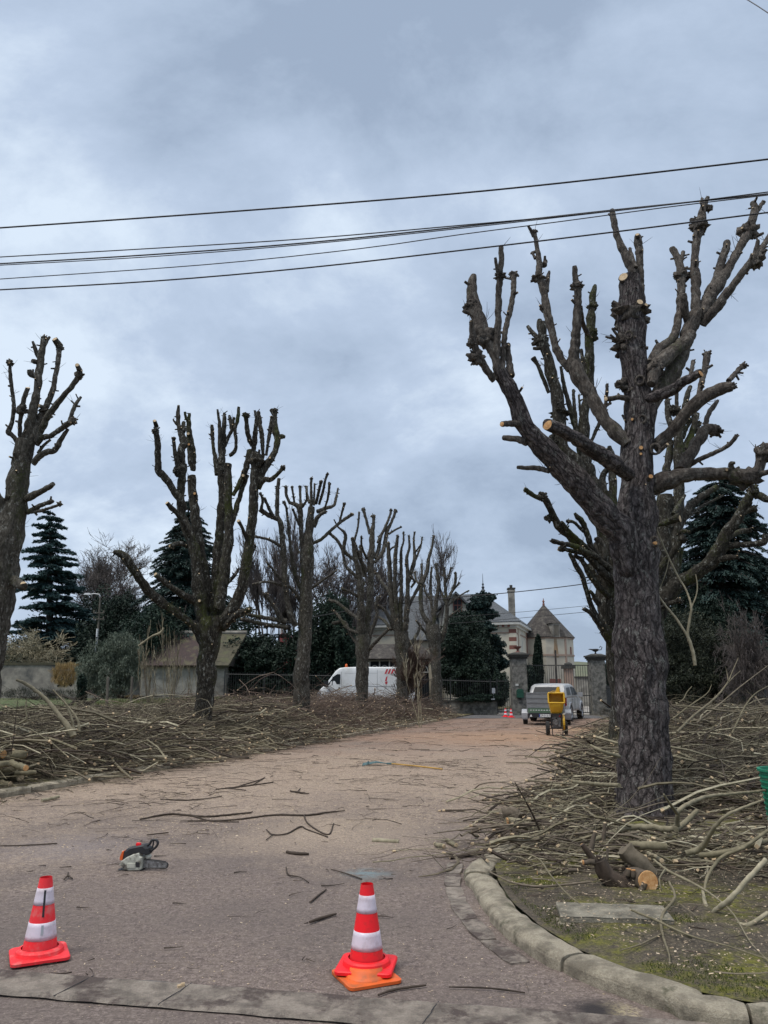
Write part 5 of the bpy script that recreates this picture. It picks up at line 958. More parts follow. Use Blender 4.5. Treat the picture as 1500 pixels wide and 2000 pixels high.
F_ = lambda pts: [(1240+p[0]/4, 930+p[1]/4, p[2]/4, p[3]) for p in pts]
branch('cut_branch', 'tall bare wand rising from the right heap, topmost against the dark yew', F_([(330,2000,28,-1.2),(450,1880,26,-.8),(620,1740,22,-.3),(720,1620,16,0),(760,1530,12,.1),(808,1420,7,.2)]), .75, yat=12.5, forks=[F_([(730,1600,8,0),(720,1540,7,.1),(708,1490,5,.1)]), F_([(700,1650,10,0),(760,1580,8,.2),(825,1520,5,.3)])])
branch('cut_branch', 'straight wand leaning right across the heap behind the trunk', F_([(290,1900,18,0),(420,1800,16,.2),(560,1700,10,.4),(600,1630,6,.5)]), .7, yat=13.5)
branch('cut_branch', 'curved pale twig standing in the heap just right of the trunk', F_([(345,1765,10,0),(380,1740,10,0),(405,1690,9,0),(445,1643,7,0)]), .95, yat=14.5)
branch('cut_branch', 'long wand rising to the right edge above the heap', F_([(480,1930,18,0),(640,1800,16,.3),(830,1640,12,.6),(1040,1480,7,1)]), .65, yat=13)
branch('cut_branch', 'low wand rising at the far right of the heap', F_([(760,2010,22,0),(860,1800,16,.3),(940,1700,10,.5),(1040,1640,7,.8)]), .8, yat=12)
branch('cut_branch', 'long grey pole across the right heap below the fence', F_([(300,1790,12,0),(560,1815,20,0),(800,1840,16,0),(1040,1800,10,0)]), .7, yat=13)
branch('broken_branch', 'pale forked branch hanging upside down from the largest tree beside its trunk', F_([(470,1475,36,0),(455,1380,37,0),(432,1300,35,0),(405,1240,27,0),(320,1110,25,.05),(230,1000,22,.1),(178,910,14,.15),(135,740,7,.2)]), 1.0, yat=9.5, cut='a', forks=[F_([(425,1290,28,0),(412,1230,22,0),(428,1120,20,0),(440,1020,17,0),(400,890,14,.1),(330,770,14,.2),(230,560,12,.3),(160,385,8,.3)]), F_([(440,1030,12,0),(480,930,10,0),(488,850,9,0),(475,765,6,0)]), F_([(185,905,8,.15),(240,760,7,.1),(268,640,6,.1)])])
# left heap
branch('cut_branch', 'thick pale branch arching up out of the left heap with a white tip', L_([(430,775,46,.25),(400,720,44,.4),(350,660,36,.6),(290,580,30,.85),(215,510,26,1.05),(150,465,24,1.15),(98,444,20,1.2)]), .98, cut='b', yat=13.2, flat=True)
branch('cut_branch', 'light twig parallel to the arching branch in the left heap', L_([(430,760,26,.3),(425,690,22,.5),(400,620,18,.75),(370,550,10,1.0)]), .9, yat=13.4, flat=True)
branch('cut_branch', 'curly twig beside the arching branch in the left heap', L_([(465,745,22,.3),(455,680,18,.5),(400,600,14,.8),(310,500,8,1.1)]), .85, yat=13.1, flat=True)
branch('cut_branch', 'green grey butt pointing right in the middle of the left heap', L_([(130,712,20,.55),(230,740,28,.5),(310,745,28,.5),(378,756,28,.5)]), .95, cut='b')
branch('cut_branch', 'crooked twig standing at the left of the heap near the edge tree', L_([(110,700,14,.6),(155,670,15,.7),(150,610,12,.9),(155,560,8,1.0)]), .85, yat=12.4, flat=True)
branch('cut_branch', 'long olive rod sloping down to the left kerb', L_([(610,830,14,.4),(640,890,18,.3),(700,960,20,.18),(775,1025,18,.08)]), .6)
branch('cut_branch', 'pale curved rod lying across the left heap', L_([(520,775,16,.55),(620,790,20,.5),(640,840,18,.4)]), .9, cut='b')
branch('cut_branch', 'long rod sweeping up to the right in front of the mossy tree', L_([(650,850,12,.4),(780,770,14,.6),(900,690,12,.8),(1020,630,9,.9)]), .8, yat=14.5, flat=True)
branch('cut_branch', 'short green log lying on the drive side of the left kerb', L_([(245,1150,24,.03),(300,1140,26,.03),(345,1128,24,.03)]), .95)
branch('cut_branch', 'leaning dark wand at the left edge beside the log pile', L_([(65,880,8,.4),(80,780,8,.7),(95,640,6,1.1),(105,560,4,1.3)]), .1, yat=11.5, flat=True)
branch('cut_branch', 'pale stick caught high in the young stems with its white end down left', K([(355,1055,22,0),(430,1000,24,0),(500,955,26,0),(560,935,34,0),(585,910,30,0),(598,880,24,0)], 200, 1050, 5.0, 0), 1.0, yat=21, cut='a')
for i_, (P, lb) in enumerate((([(1275,790,30,.25),(1285,830,26,.2)], 'upright butt'), ([(1250,830,34,.12),(1310,850,34,.1),(1370,862,30,.1)], 'yellow green butt'), ([(1490,795,46,.2),(1440,825,44,.15),(1400,850,40,.12)], 'largest green log'))):
    branch('log', lb + ' in the small heap of logs right of the mossy tree foot', L_(P), .95, 'log', cut='b', sides=12)
# log pile at the left edge
lg = [((-60,940),(45,936),34,.42,'upper left log with yellow cut end'), ((60,930),(152,960),36,.40,'upper right log with round cut end facing right'), ((-40,965),(95,965),34,.28,'grey log below the yellow one'), ((90,990),(205,985),26,.25,'thin log with broken end pointing right'), ((-30,1010),(45,1000),50,.16,'fat mossy log at the bottom of the pile'), ((60,1000),(120,1015),50,.14,'stubby dark log with pale wound'), ((-40,1050),(60,1060),44,.08,'lowest dark log at the left edge'), ((-20,1110),(30,1095),34,.04,'green log on the ground in front of the pile'), ((80,880),(145,880),50,.5,'mossy knotted log on top of the pile'), ((-40,870),(20,880),50,.5,'grey log on top at the left edge'), ((30,1040),(95,1080),30,.05,'small log leaning at the foot of the pile')]
for (a, c, w, z, lb) in lg:
    branch('log', lb + ' beside the left kerb', L_([(a[0], a[1], w, z), ((a[0]+c[0])/2, (a[1]+c[1])/2+3, w*1.05, z), (c[0], c[1], w*.95, z)]), .62, 'log', 'logs piled at the left edge', cut='b', cutmat='cut_o' if z > .35 else 'cut', sides=18, rough=.22)
# sticks lying on the drive (picked out)
S3 = lambda pts: K(pts, 0, 1400, 1.5, .012)
for lb, P, fk in (('long forked twig lying across the middle of the drive', [(410,300,4),(500,285,6),(600,292,6),(720,282,5),(740,278,3)], [[(560,289,4),(620,305,4),(700,308,3)]]),
                  ('second long twig in the middle of the drive, just below the forked one', [(550,305,3),(680,302,5),(800,288,6),(900,288,6),(960,280,5),(1010,275,3)], [[(890,288,4),(905,315,5),(960,345,5),(978,312,4)]]),
                  ('crooked dark twig on the drive below the long twigs', [(780,330,3),(800,345,4),(840,342,4),(880,322,5),(900,330,4),(960,352,4)], [[(800,345,3),(780,360,3)]]),
                  ('small tangle of twigs beside the pale wood scrap on the drive', [(850,217,4),(880,222,5),(905,225,3)], [[(870,220,3),(880,210,3)]]),
                  ('flat broken board of bark on the drive right of the chainsaw', [(840,396,9),(870,401,10),(905,402,6)], []),
                  ('short green log end at the right end of the drive twigs', [(1092,362,14),(1130,364,13),(1168,366,12)], []),
                  ('thin twig on the drive left of the right cone tip', [(970,447,3),(1010,458,4),(1060,475,4)], []),
                  ('dark twig halfway between the chainsaw and the right cone', [(908,543,5),(930,525,6),(956,505,4)], []),
                  ('thicker dark twig left of the right cone', [(907,601,7),(940,590,9),(985,577,6)], []),
                  ('thin twig right of the chainsaw', [(838,440,3),(845,462,4),(880,470,3),(905,485,3)], []),
                  ('small three pointed dark twig on the drive near the left cone', [(188,476,4),(199,466,5),(212,474,4)], [[(199,466,5),(200,456,4)]]),
                  ('straight dark stick on the drive behind the chainsaw', [(430,346,4),(460,343,4),(493,339,4)], []),
                  ('long dark twig running in from the left edge of the drive', [(0,378,3),(80,376,4),(168,371,4)], []),
                  ('wavy stick beside the base of the right cone', [(1108,815,6),(1150,800,7),(1200,792,7),(1248,786,5)], []),
                  ('tangle of fine twigs on the drive near the left kerb', [(632,212,3),(700,205,4),(800,192,3)], [[(660,208,3),(720,215,3)],[(690,206,3),(760,185,3)],[(740,200,3),(775,178,3)]]),
                  ('pale twig fork on the drive beyond the long twigs', [(470,241,3),(540,244,4),(610,239,3),(650,232,3)], [])):
    branch('twig', lb, S3(P), .16 if 'green' not in lb else .85, 'twig', forks=[S3(f) for f in fk], sides=7)
b = MB(); p = GZ(530, 1936); p = GZ(353, 1935); b.box((p[0], p[1], .022), (.035, .018, .012), rz=.6); b.box((p[0]+.008, p[1]+.004, .03), (.02, .012, .008), rz=.3)
tag(b.build('wood_scrap', MAT['cut']), 'small bright white wood scrap lying on the concrete gutter', 'wood scrap')
# ------------------------------------------------------------------ trees and shrubs beyond
def tufts(C, size, nrm=None, flat=0.6, asp=0.45, ddir=None):
    n = len(C); a = rng.normal(0, 1, (n, 3)) if ddir is None else ddir + rng.normal(0, .45, (n, 3)); a /= np.linalg.norm(a, axis=1, keepdims=True)
    b_ = rng.normal(0, 1, (n, 3)); b_[:, 2] *= (1-flat); b_ -= a*np.sum(a*b_, 1, keepdims=True); b_ /= np.linalg.norm(b_, axis=1, keepdims=True)
    s = size*rng.uniform(.6, 1.3, (n, 1)); V = np.stack([C-a*s, C-b_*s*asp, C+a*s, C+b_*s*asp], 1)
    return V.reshape(-1, 3), np.arange(n*4).reshape(n, 4)
def conifer(Y, u, vtop, vbase, wpx, label, mat, levels=26, nb=11, size=.16, droop=.25, seed=1, shape=1.0, dens=1.0, up=0.0, z0=None, name='conifer', start=.05, gap=0.0, lean=0.0, cat='tree'):
    r = np.random.default_rng(seed); top = W(u, vtop, Y); base = W(u, vbase, Y); bx = base[0]; g = gz(bx, Y) if z0 is None else z0; H = top[2]-g
    rt = root(name, (bx, Y, g), label, cat, 'trees beyond the drive'); Rm = wpx/2/ppm(base)
    b = MB(); b.tube([(bx, Y, g), (bx+(top[0]-bx)*.5, Y, g+H*.5), (top[0], Y, top[2])], [Rm*.10+.05, Rm*.06+.03, .02], 8); b.build('trunk', MAT['trunkdark'], rt, smooth=True)
    C = []; D = []; tt = []; bo = MB(); BP = []; BR = []
    for L0 in range(levels):
        f = start + (1-start)*(L0+r.uniform(-.9,.9))/levels; f = min(max(f, .01), .985); z = g + H*f
        rad = Rm*((1-f)**shape)*r.uniform(.75, 1.15)+.12; cx = bx+(top[0]-bx)*f
        for k in range(nb):
            if r.random() < gap: continue
            a = r.uniform(0, 2*pi); R = rad*r.uniform(.65, 1.12); m = int(max(8, R*38*dens*2.6)); t = r.uniform(.12, 1, m)**.75
            wv = r.normal(0, 1, m)*R*.11*(1.15-t)*1.6; dk = droop*r.uniform(.5, 1.5); dr = -dk*R*t*t + up*R*t*r.uniform(0, 1.6)
            x = cx + np.cos(a)*R*t - np.sin(a)*wv; y = Y + np.sin(a)*R*t + np.cos(a)*wv; zz = z + dr + r.normal(0, .05, m)*R*.3 - np.abs(wv)*.25
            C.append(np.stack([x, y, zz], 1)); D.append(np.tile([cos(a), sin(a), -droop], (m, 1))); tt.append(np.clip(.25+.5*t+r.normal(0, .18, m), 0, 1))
            BP.append([[cx, Y, z], [cx+cos(a)*R*.5, Y+sin(a)*R*.5, z-droop*R*.25+up*R*.5], [cx+cos(a)*R*.95, Y+sin(a)*R*.95, z-droop*R*.9+up*R*.95]]); BR.append([R*.022+.012, R*.014+.008, .006])
    C = np.concatenate(C); D = np.concatenate(D); v, f = tufts(C, size*.52, ddir=D, flat=.7, asp=.30)
    cb = MB(); cb.add(v, f, tint=np.repeat(np.concatenate(tt), 4)); cb.tubes(np.array(BP), np.array(BR), 4, mi=1, tint=np.full(len(BP), .4))
    cb.build('crown', [MAT[mat], MAT['trunkdark']], rt); return rt
def leafy(name, label, clumps, mat, n, size, cat='shrub', group=None, trunk=None, seed=3, amp=.35, z0=None, asp=.5, rootat=None, upd=None, hang=False, tmin=0.0):
    """clumps: (u, v, Y, rx_px, rz_px, depth m)"""
    r = np.random.default_rng(seed); b = MB(); tot = sum(c[3]*c[4] for c in clumps)
    C = []; T = []
    for (u, v, Y, rx, rz_, dp) in clumps:
        c = W(u, v, Y); s = 1/ppm(c); k = int(2.6*n*rx*rz_/tot); d = r.normal(0, 1, (k, 3)); d /= np.linalg.norm(d, axis=1, keepdims=True)
        lump = np.array([1 + amp*mnoise.noise(Vector(q*2.2)+Vector((seed, u*.1, 0)))*1.5 + amp*.6*mnoise.noise(Vector(q*6)+Vector((0, v*.1, seed))) for q in d])
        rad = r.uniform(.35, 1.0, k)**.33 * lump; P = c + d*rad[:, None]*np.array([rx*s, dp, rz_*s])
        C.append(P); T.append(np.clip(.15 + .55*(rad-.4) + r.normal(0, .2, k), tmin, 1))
    C = np.concatenate(C); T = np.concatenate(T); g = min(W(c[0], c[1]+c[4], c[2])[2] for c in clumps) if z0 is None else z0
    keep = C[:, 2] > g-0.05; C = C[keep]; T = T[keep]
    v, f = tufts(C, size*.58, flat=.2, asp=asp, ddir=upd if upd is None else np.tile(upd, (len(C), 1))); b.add(v, f, tint=np.repeat(T, 4))
    c0 = C.mean(0); rt = root(name, (c0[0], c0[1], g), label, cat, group); b.build('foliage', MAT[mat], rt)
    st = MB()
    for _ in range(5): st.tube([(c0[0]+r.normal(0, .15), c0[1], g), (c0[0]+r.normal(0, .3), c0[1], (g+c0[2])/2), (c0[0]+r.normal(0, .5), c0[1], c0[2])], [.05, .035, .015], 6)
    st.build('stem', MAT['trunkdark'], rt); return rt
def baretree(Y, u, vtop, vbase, spreadpx, label, seed=1, depth=5, th=.16, name='bare_tree', mat='bare', stems=1, up=.35, kids=(2, 4), z0=None, first=.28, tintr=(0, 1), group='trees beyond the drive', cat='tree', fan=.55, minr=.016):
    r = random.Random(seed); top = W(u, vtop, Y); base = W(u, vbase, Y); g = gz(base[0], Y) if z0 is None else z0; H = top[2]-g; spr = spreadpx/2/ppm(base)
    S = {}
    def grow(p, d, l, rad, lv):
        m = 5; pts = [p]; q = p.copy(); dd = d.copy()
        for i in range(m-1):
            dd = dd + np.array([r.gauss(0, .12), r.gauss(0, .12), up*.12]); dd /= np.linalg.norm(dd); q = q + dd*l/(m-1); pts.append(q.copy())
        S.setdefault(lv, []).append((np.array(pts), np.linspace(rad, rad*.55, m)))
        if lv >= depth: return
        for k in range(r.randint(*kids)+(1 if lv >= 2 else 0)):
            i = r.randint(1, m-1) if k else m-1; e = dd + np.array([r.gauss(0, fan)*spr/H*2.2, r.gauss(0, fan)*spr/H*2.2, r.gauss(0, fan*.5)+up*.4]); e /= np.linalg.norm(e)
            grow(pts[i], e, l*r.uniform(.55, .85), max(minr, rad*r.uniform(.42, .62)), lv+1)
    for s in range(stems):
        d = np.array([r.gauss(0, .18 if stems > 1 else .04), r.gauss(0, .1), 1.0]); d /= np.linalg.norm(d)
        grow(np.array([base[0]+r.gauss(0, .15)*(stems > 1), Y, g]), d, H*first*r.uniform(.8, 1.1), th*(1 if stems == 1 else .7), 0)
    allp = np.concatenate([s_[0] for l in S.values() for s_ in l]); k = H/(allp[:, 2].max()-g); kx = spr/max(.1, np.percentile(np.abs(allp[:, 0]-base[0]), 97))
    o = np.array([base[0], Y, g]); f = np.array([kx, kx, k]); lean = np.array([(top[0]-base[0])/H, 0])
    rt = root(name, (base[0], Y, g), label, cat, group)
    def tr(P): Q = o + (P-o)*f; Q[..., 0] += (Q[..., 2]-g)*lean[0]; return Q
    tb = MB(); cb = MB()
    for lv, L2 in S.items():
        P = tr(np.array([a for a, _ in L2])); R = np.array([c for _, c in L2]); (tb if lv == 0 else cb).tubes(P, R, 8 if lv == 0 else (5 if lv < 3 else 3), tint=np.array([r.uniform(*tintr) for _ in L2]))
    tb.build('trunk', MAT[mat], rt, smooth=True); cb.build('crown', MAT[mat], rt); return rt

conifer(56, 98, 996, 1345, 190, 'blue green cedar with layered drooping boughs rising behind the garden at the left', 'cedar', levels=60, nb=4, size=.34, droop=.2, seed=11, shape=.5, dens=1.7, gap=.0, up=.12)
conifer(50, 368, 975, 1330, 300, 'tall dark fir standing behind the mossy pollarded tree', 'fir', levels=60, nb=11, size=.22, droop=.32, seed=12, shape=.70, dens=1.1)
baretree(66, 262, 1025, 1330, 250, 'broad bare purple grey tree left of the dark fir', 21, 7, .22, kids=(2, 4), fan=.85, first=.2)
baretree(70, 195, 1080, 1330, 160, 'lower bare tree between the cedar and the broad bare tree', 22, 7, .16, fan=.9, first=.2)
baretree(58, 150, 1200, 1335, 110, 'tangled low bare tree in front of the cedar', 23, 6, .10, fan=.7, stems=2)
baretree(49.5, 70, 1225, 1335, 130, 'pale green arching bare shrub beside the garden wall', 24, 5, .05, stems=5, up=.1, fan=.8, tintr=(.5, 1), mat='stick', cat='shrub')
baretree(58, 520, 1000, 1330, 100, 'thin bare tree seen between the mossy tree and the slim tree', 25, 6, .13, kids=(2, 4), fan=.8, first=.25)
baretree(62, 575, 980, 1330, 90, 'tall bare tree just left of the slim trunk', 125, 6, .14, kids=(2, 4), fan=.75, first=.25)
baretree(60, 660, 1005, 1320, 190, 'dense bare tree between the second and third pollards', 26, 7, .2, kids=(2, 4), fan=.8, first=.2)
baretree(64, 745, 1060, 1320, 120, 'fine twigged bare tree behind the middle pollards', 27, 6, .16, kids=(2, 4), fan=.8, first=.2)
baretree(52, 852, 1028, 1330, 90, 'slender bare tree with wispy top in front of the big house', 28, 6, .11, kids=(2, 4), fan=.9, first=.2, minr=.011)
for i, (u, v, w, Y) in enumerate(((478,1186,40,60),(500,1172,36,62),(522,1180,34,61),(545,1190,40,63),(460,1200,36,60),(608,1170,50,57),(640,1150,60,56))):
    conifer(Y, u, v, 1330, w*1.3, ['first', 'second', 'third', 'fourth', 'fifth', 'sixth', 'seventh'][i]+' small dark conifer from the left in the row beyond the fence' if i in () else
            ['small pointed conifer beyond the tiled outbuilding', 'tallest small conifer beyond the outbuilding ridge', 'narrow conifer right of the tallest small one', 'small conifer just left of the pink gable', 'leftmost of the small conifers above the outbuilding roof', 'dark conifer immediately right of the slim trunk', 'bushy conifer above the nose of the white van'][i], 'fir', levels=18, nb=7, size=.20, droop=.2, seed=30+i, shape=.7)
HG = 'evergreens behind the fence'
def hedge(label, cl, mat, n, size, seed, **k): return leafy('evergreen', label, cl, mat, n, size, cat='shrub', group=HG, seed=seed, **k)
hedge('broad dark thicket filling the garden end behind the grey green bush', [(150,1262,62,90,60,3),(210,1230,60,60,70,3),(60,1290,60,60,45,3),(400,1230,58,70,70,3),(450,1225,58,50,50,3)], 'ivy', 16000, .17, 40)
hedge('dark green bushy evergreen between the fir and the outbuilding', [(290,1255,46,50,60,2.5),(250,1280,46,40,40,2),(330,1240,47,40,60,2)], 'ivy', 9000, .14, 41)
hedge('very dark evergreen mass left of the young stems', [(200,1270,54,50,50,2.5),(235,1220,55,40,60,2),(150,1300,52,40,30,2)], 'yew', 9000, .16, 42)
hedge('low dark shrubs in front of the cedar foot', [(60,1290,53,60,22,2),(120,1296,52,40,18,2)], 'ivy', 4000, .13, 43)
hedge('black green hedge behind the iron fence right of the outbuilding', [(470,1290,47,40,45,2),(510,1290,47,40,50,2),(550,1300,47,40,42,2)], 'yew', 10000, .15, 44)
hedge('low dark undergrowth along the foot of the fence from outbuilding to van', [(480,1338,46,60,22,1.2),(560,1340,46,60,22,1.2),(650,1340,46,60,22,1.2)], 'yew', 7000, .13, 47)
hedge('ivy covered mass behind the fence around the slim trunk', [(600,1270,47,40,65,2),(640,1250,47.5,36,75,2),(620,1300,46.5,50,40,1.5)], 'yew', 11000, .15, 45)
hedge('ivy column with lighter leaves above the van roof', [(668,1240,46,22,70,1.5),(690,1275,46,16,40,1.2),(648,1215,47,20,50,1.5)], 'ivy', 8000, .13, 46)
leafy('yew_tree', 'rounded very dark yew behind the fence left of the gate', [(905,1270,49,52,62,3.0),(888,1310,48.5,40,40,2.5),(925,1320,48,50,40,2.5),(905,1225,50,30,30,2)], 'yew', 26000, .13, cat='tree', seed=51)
def toothy(Y, seed):
    r = random.Random(5); cl = []
    for k in range(46):
        f = k/45; v = lerp(1168, 1372, f); hw = lerp(10, 42, min(1, f*1.7)); cl.append((940+r.uniform(-1, 1)*hw+lerp(-4, 2, f), v+r.uniform(-6, 6), 50.5+r.uniform(-1, 1), r.uniform(11, 19), r.uniform(6, 11), .7))
    leafy('conifer', 'dark jagged conifer standing against the corner of the big house', cl, 'fir', 22000, .17, cat='tree', seed=seed, z0=0, amp=.5)
toothy(50, 52)
leafy('shrub', 'small dark bush at the foot of the jagged conifer behind the side gate', [(975,1345,46,18,34,1)], 'ivy', 3000, .10, seed=53)
leafy('shrub', 'low clipped hedge on top of the low wall left of the gate pillar', [(945,1363,43.3,34,7,.5),(915,1366,43.3,20,5,.5)], 'ivy', 2500, .07, seed=54)
leafy('cypress', 'narrow upright cypress in front of the round tower', [(1051,1335,50,10.5,40,.45),(1051,1300,50,10,42,.42),(1051,1268,50,7.5,26,.3),(1051,1250,50,4,12,.15)], 'yew', 9000, .10, cat='tree', seed=55, amp=.15)
leafy('shrub', 'dark bush behind the left gate leaf beside the cypress', [(1032,1325,49,13,26,.8),(1036,1345,49,14,24,.8)], 'ivy', 3500, .10, seed=56)
leafy('shrub', 'dark hedge seen between the right gate pillar and the big trunk', [(1190,1345,44.5,14,48,1),(1215,1330,45,26,46,1.2)], 'yew', 5000, .12, seed=57)
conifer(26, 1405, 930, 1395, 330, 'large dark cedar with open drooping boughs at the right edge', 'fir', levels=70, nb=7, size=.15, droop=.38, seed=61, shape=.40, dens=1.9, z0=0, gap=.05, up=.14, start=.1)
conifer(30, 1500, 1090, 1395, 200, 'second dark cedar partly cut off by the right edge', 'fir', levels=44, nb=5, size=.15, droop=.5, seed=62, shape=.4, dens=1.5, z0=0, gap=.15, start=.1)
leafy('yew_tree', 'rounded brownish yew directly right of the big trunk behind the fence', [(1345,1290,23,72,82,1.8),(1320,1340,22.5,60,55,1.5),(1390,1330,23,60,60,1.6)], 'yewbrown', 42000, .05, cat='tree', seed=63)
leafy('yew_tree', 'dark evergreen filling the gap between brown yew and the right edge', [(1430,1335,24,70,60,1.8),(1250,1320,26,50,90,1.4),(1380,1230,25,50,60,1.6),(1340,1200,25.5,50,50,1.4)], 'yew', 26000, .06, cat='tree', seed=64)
baretree(20, 1475, 1150, 1400, 120, 'weeping bare shrub with pale brown twigs at the right edge', 65, 6, .05, stems=5, up=-.15, fan=.75, mat='bare', tintr=(.5, 1), z0=.08, cat='shrub', minr=.004)
# garden on the left
leafy('olive_bush', 'soft grey green bush in the garden left of the outbuilding', [(215,1300,27,46,50,.9),(232,1265,27,26,30,.6),(180,1318,27,24,34,.7),(250,1290,27,24,40,.6),(215,1340,27,40,22,.8)], 'olive', 16000, .075, seed=71, asp=.22, amp=.5, upd=(0,0,1.0))
leafy('ivy_post', 'short ivy wrapped post standing in the garden grass', [(160,1335,24,8,18,.2),(160,1360,24,8.5,20,.22)], 'ivy', 2500, .045, cat='ivy post', seed=72, amp=.2)
leafy('reed_clump', 'clump of dry yellow reeds in front of the garden wall', [(128,1318,40,24,22,.6)], 'reed', 1500, .17, seed=73, asp=.09, upd=(0,0,2.5), cat='reeds')
leafy('shrub', 'brown dead border plants along the foot of the garden wall', [(60,1356,42,60,12,.8),(130,1358,42,40,10,.6)], 'yewbrown', 1600, .12, seed=74, asp=.1, upd=(0,0,1.5))
leafy('daffodil_clump', 'small pale yellow daffodils flowering in the garden grass', [(262,1360,27,18,3,.5)], 'reed', 160, .03, seed=75, cat='flowers')
for i, (u, vt, sp_, lb) in enumerate(((292,1210,44,'tall young shrub with several straight stems left of the mossy tree'),(335,1190,46,'young multi stemmed shrub close to the mossy trunk'),(312,1250,60,'twiggy ochre shrub in front of the outbuilding wall'),(372,1265,40,'low twiggy shrub at the foot of the outbuilding'))):
    baretree(22.5+i*.6, u, vt, 1400, sp_, lb, 80+i, 4, .026, name='young_shrub', stems=4, up=.5, kids=(1, 3), mat='stick', tintr=(.35, .9), first=.45, fan=.4, group='young stems in the garden', cat='shrub', minr=.007)
baretree(30, 822, 1215, 1400, 70, 'pale dead sapling sprawling behind the right end of the left heap', 90, 5, .03, name='young_shrub', stems=3, up=.35, kids=(1, 3), mat='stick', tintr=(.7, 1), first=.4, fan=.6, group=None, cat='shrub', minr=.006)
baretree(36.5, 800, 1235, 1395, 60, 'reddish brown dense shrub between the last two left trunks', 91, 6, .03, name='young_shrub', stems=5, up=.3, kids=(2, 4), mat='twig', tintr=(.1, .6), first=.3, fan=.6, group=None, cat='shrub', minr=.006)
for i, (u, v0, v1, Y, lb) in enumerate(((210,1322,1378,25.5,'weathered wooden fence post below the grey green bush'),(257,1322,1376,25.5,'weathered wooden post right of the grey green bush'),(335,1345,1380,27,'thin post in front of the outbuilding wall'))):
    a, c = W(u, v1, Y), W(u+1, v0, Y); b = MB(); b.tube([(a[0], Y, gz(a[0], Y)-.02), (c[0], Y, c[2]-.01), (c[0], Y, c[2])], [.05, .042, .03], 8, disp=bumps(.2, 20, u)); o = b.build('fence_post', MAT['post']); tag(o, lb, 'post', 'wooden garden posts')

# ------------------------------------------------------------------ walls, outbuilding, fences
def wallseg(a, c, th, z0, z1, b, mi=0, tops=None):
    a = np.array(a, float); c = np.array(c, float); d = c-a; l = np.linalg.norm(d); ang = atan2(d[1], d[0]); m = (a+c)/2
    b.box((m[0], m[1], (z0+z1)/2), (l, th, z1-z0), mi, rz=ang); return m, ang, l
def P2(u, Y): p = W(u, 1341, Y); return (p[0], Y)
rt = root('garden_wall', (*P2(130, 47), .7), 'long grey garden wall behind the grass at the left', 'wall'); b = MB(); wallseg(P2(-40, 47), P2(277, 47), .3, .2, W(100, 1299, 47)[2], b); b.build('wall', MAT['greywall'], rt)
b = MB(); wallseg(P2(-40, 47), P2(277, 47), .42, W(100, 1299, 47)[2]+.003, W(100, 1294, 47)[2], b); b.build('coping', MAT['tile_moss'], rt)
# outbuilding with tiled roof
Yo = 44.0; zl = gz(P2(330, Yo)[0], Yo); ez = W(330, 1299, Yo)[2]; rz_ = W(330, 1237, Yo+2.6)[2]
x0, x1 = P2(274, Yo)[0], P2(437, Yo)[0]; rt = root('outbuilding', ((x0+x1)/2, Yo, zl), 'low plastered outbuilding with an old red tiled roof behind the mossy tree', 'building')
b = MB(); d_ = 5.0; b.box(((x0+x1)/2, Yo+d_/2, (zl-.5+ez)/2), (x1-x0, d_, ez-zl+.5)); b.build('wall', MAT['oldwall'], rt)
b = MB(); rx0, rx1 = P2(268, Yo)[0], P2(447, Yo)[0]; hx0, hx1 = P2(335, Yo+2.5)[0], P2(478, Yo+2.5)[0]
e0 = (rx0, Yo-.35, ez-.02); e1 = (rx1, Yo-.35, ez-.02); r0 = (hx0, Yo+d_/2, rz_); r1 = (hx1, Yo+d_/2, rz_); f0 = (rx0, Yo+d_+.3, ez); f1 = (rx1, Yo+d_+.3, ez)
def thick(b, q, t=.12, mi=0):
    q = [np.array(p, float) for p in q]; n = np.cross(q[1]-q[0], q[2]-q[0]); n /= np.linalg.norm(n); n *= np.sign(n[2]) if abs(n[2]) > 1e-3 else 1; lo = [p-n*t for p in q]
    k = len(q); b.addng(q, mi); b.addng(lo[::-1], mi)
    for i in range(k): b.addng([lo[i], lo[(i+1)%k], q[(i+1)%k], q[i]], mi)
mid = P2(392, Yo)[0]; midr = hx0 + (hx1-hx0)*.42
thick(b, [e0, (mid, Yo-.35, ez-.02), (midr, Yo+d_/2, rz_), r0]); thick(b, [f0, r0, r1, f1]); thick(b, [e0, r0, f0]); b.build('roof', MAT['tile_red'], rt)
b = MB(); thick(b, [(mid+.01, Yo-.35, ez-.02), e1, r1, (midr+.01, Yo+d_/2, rz_)], .14); b.build('roof', MAT['tile_moss'], rt)['label'] = 'mossy right part of the tiled roof'
b = MB(); b.tube([(hx0, Yo+d_/2, rz_+.04), (hx1, Yo+d_/2, rz_+.04)], .11, 8); b.build('ridge', MAT['oldwall'], rt)
b = MB(); b.addng([(x1+.3, Yo, ez-.05), (x1+.3, Yo+d_, ez-.05), (hx1-.1, Yo+d_/2, rz_-.15)]); b.build('gable', MAT['tile'], rt)
# pink gable far behind
b = MB(); p0, p1 = P2(542, 66), P2(568, 66); zt = W(555, 1237, 66)[2]; zb = 0; m_ = (p0[0]+p1[0])/2
b.prism([(p0[0], 0), (p1[0], 0), (p1[0], W(0, 1262, 66)[2]), (p1[0]-.25, zt-.3), (p1[0]-.5, zt), (p0[0]+.15, zt), (p0[0], zt-.3)], 66, 70)
rt = root('distant_house', (m_, 66, 0), 'pinkish red gable wall showing beside the slim trunk above the hedge', 'building'); b.build('wall', MAT['pink'], rt)
b = MB(); q0, q1 = P2(541, 66), P2(547, 66); b.box(((q0[0]+q1[0])/2, 67, W(0, 1222, 66)[2]), (.22, .3, 1.3)); b.build('chimney', MAT['whitewood'], rt)
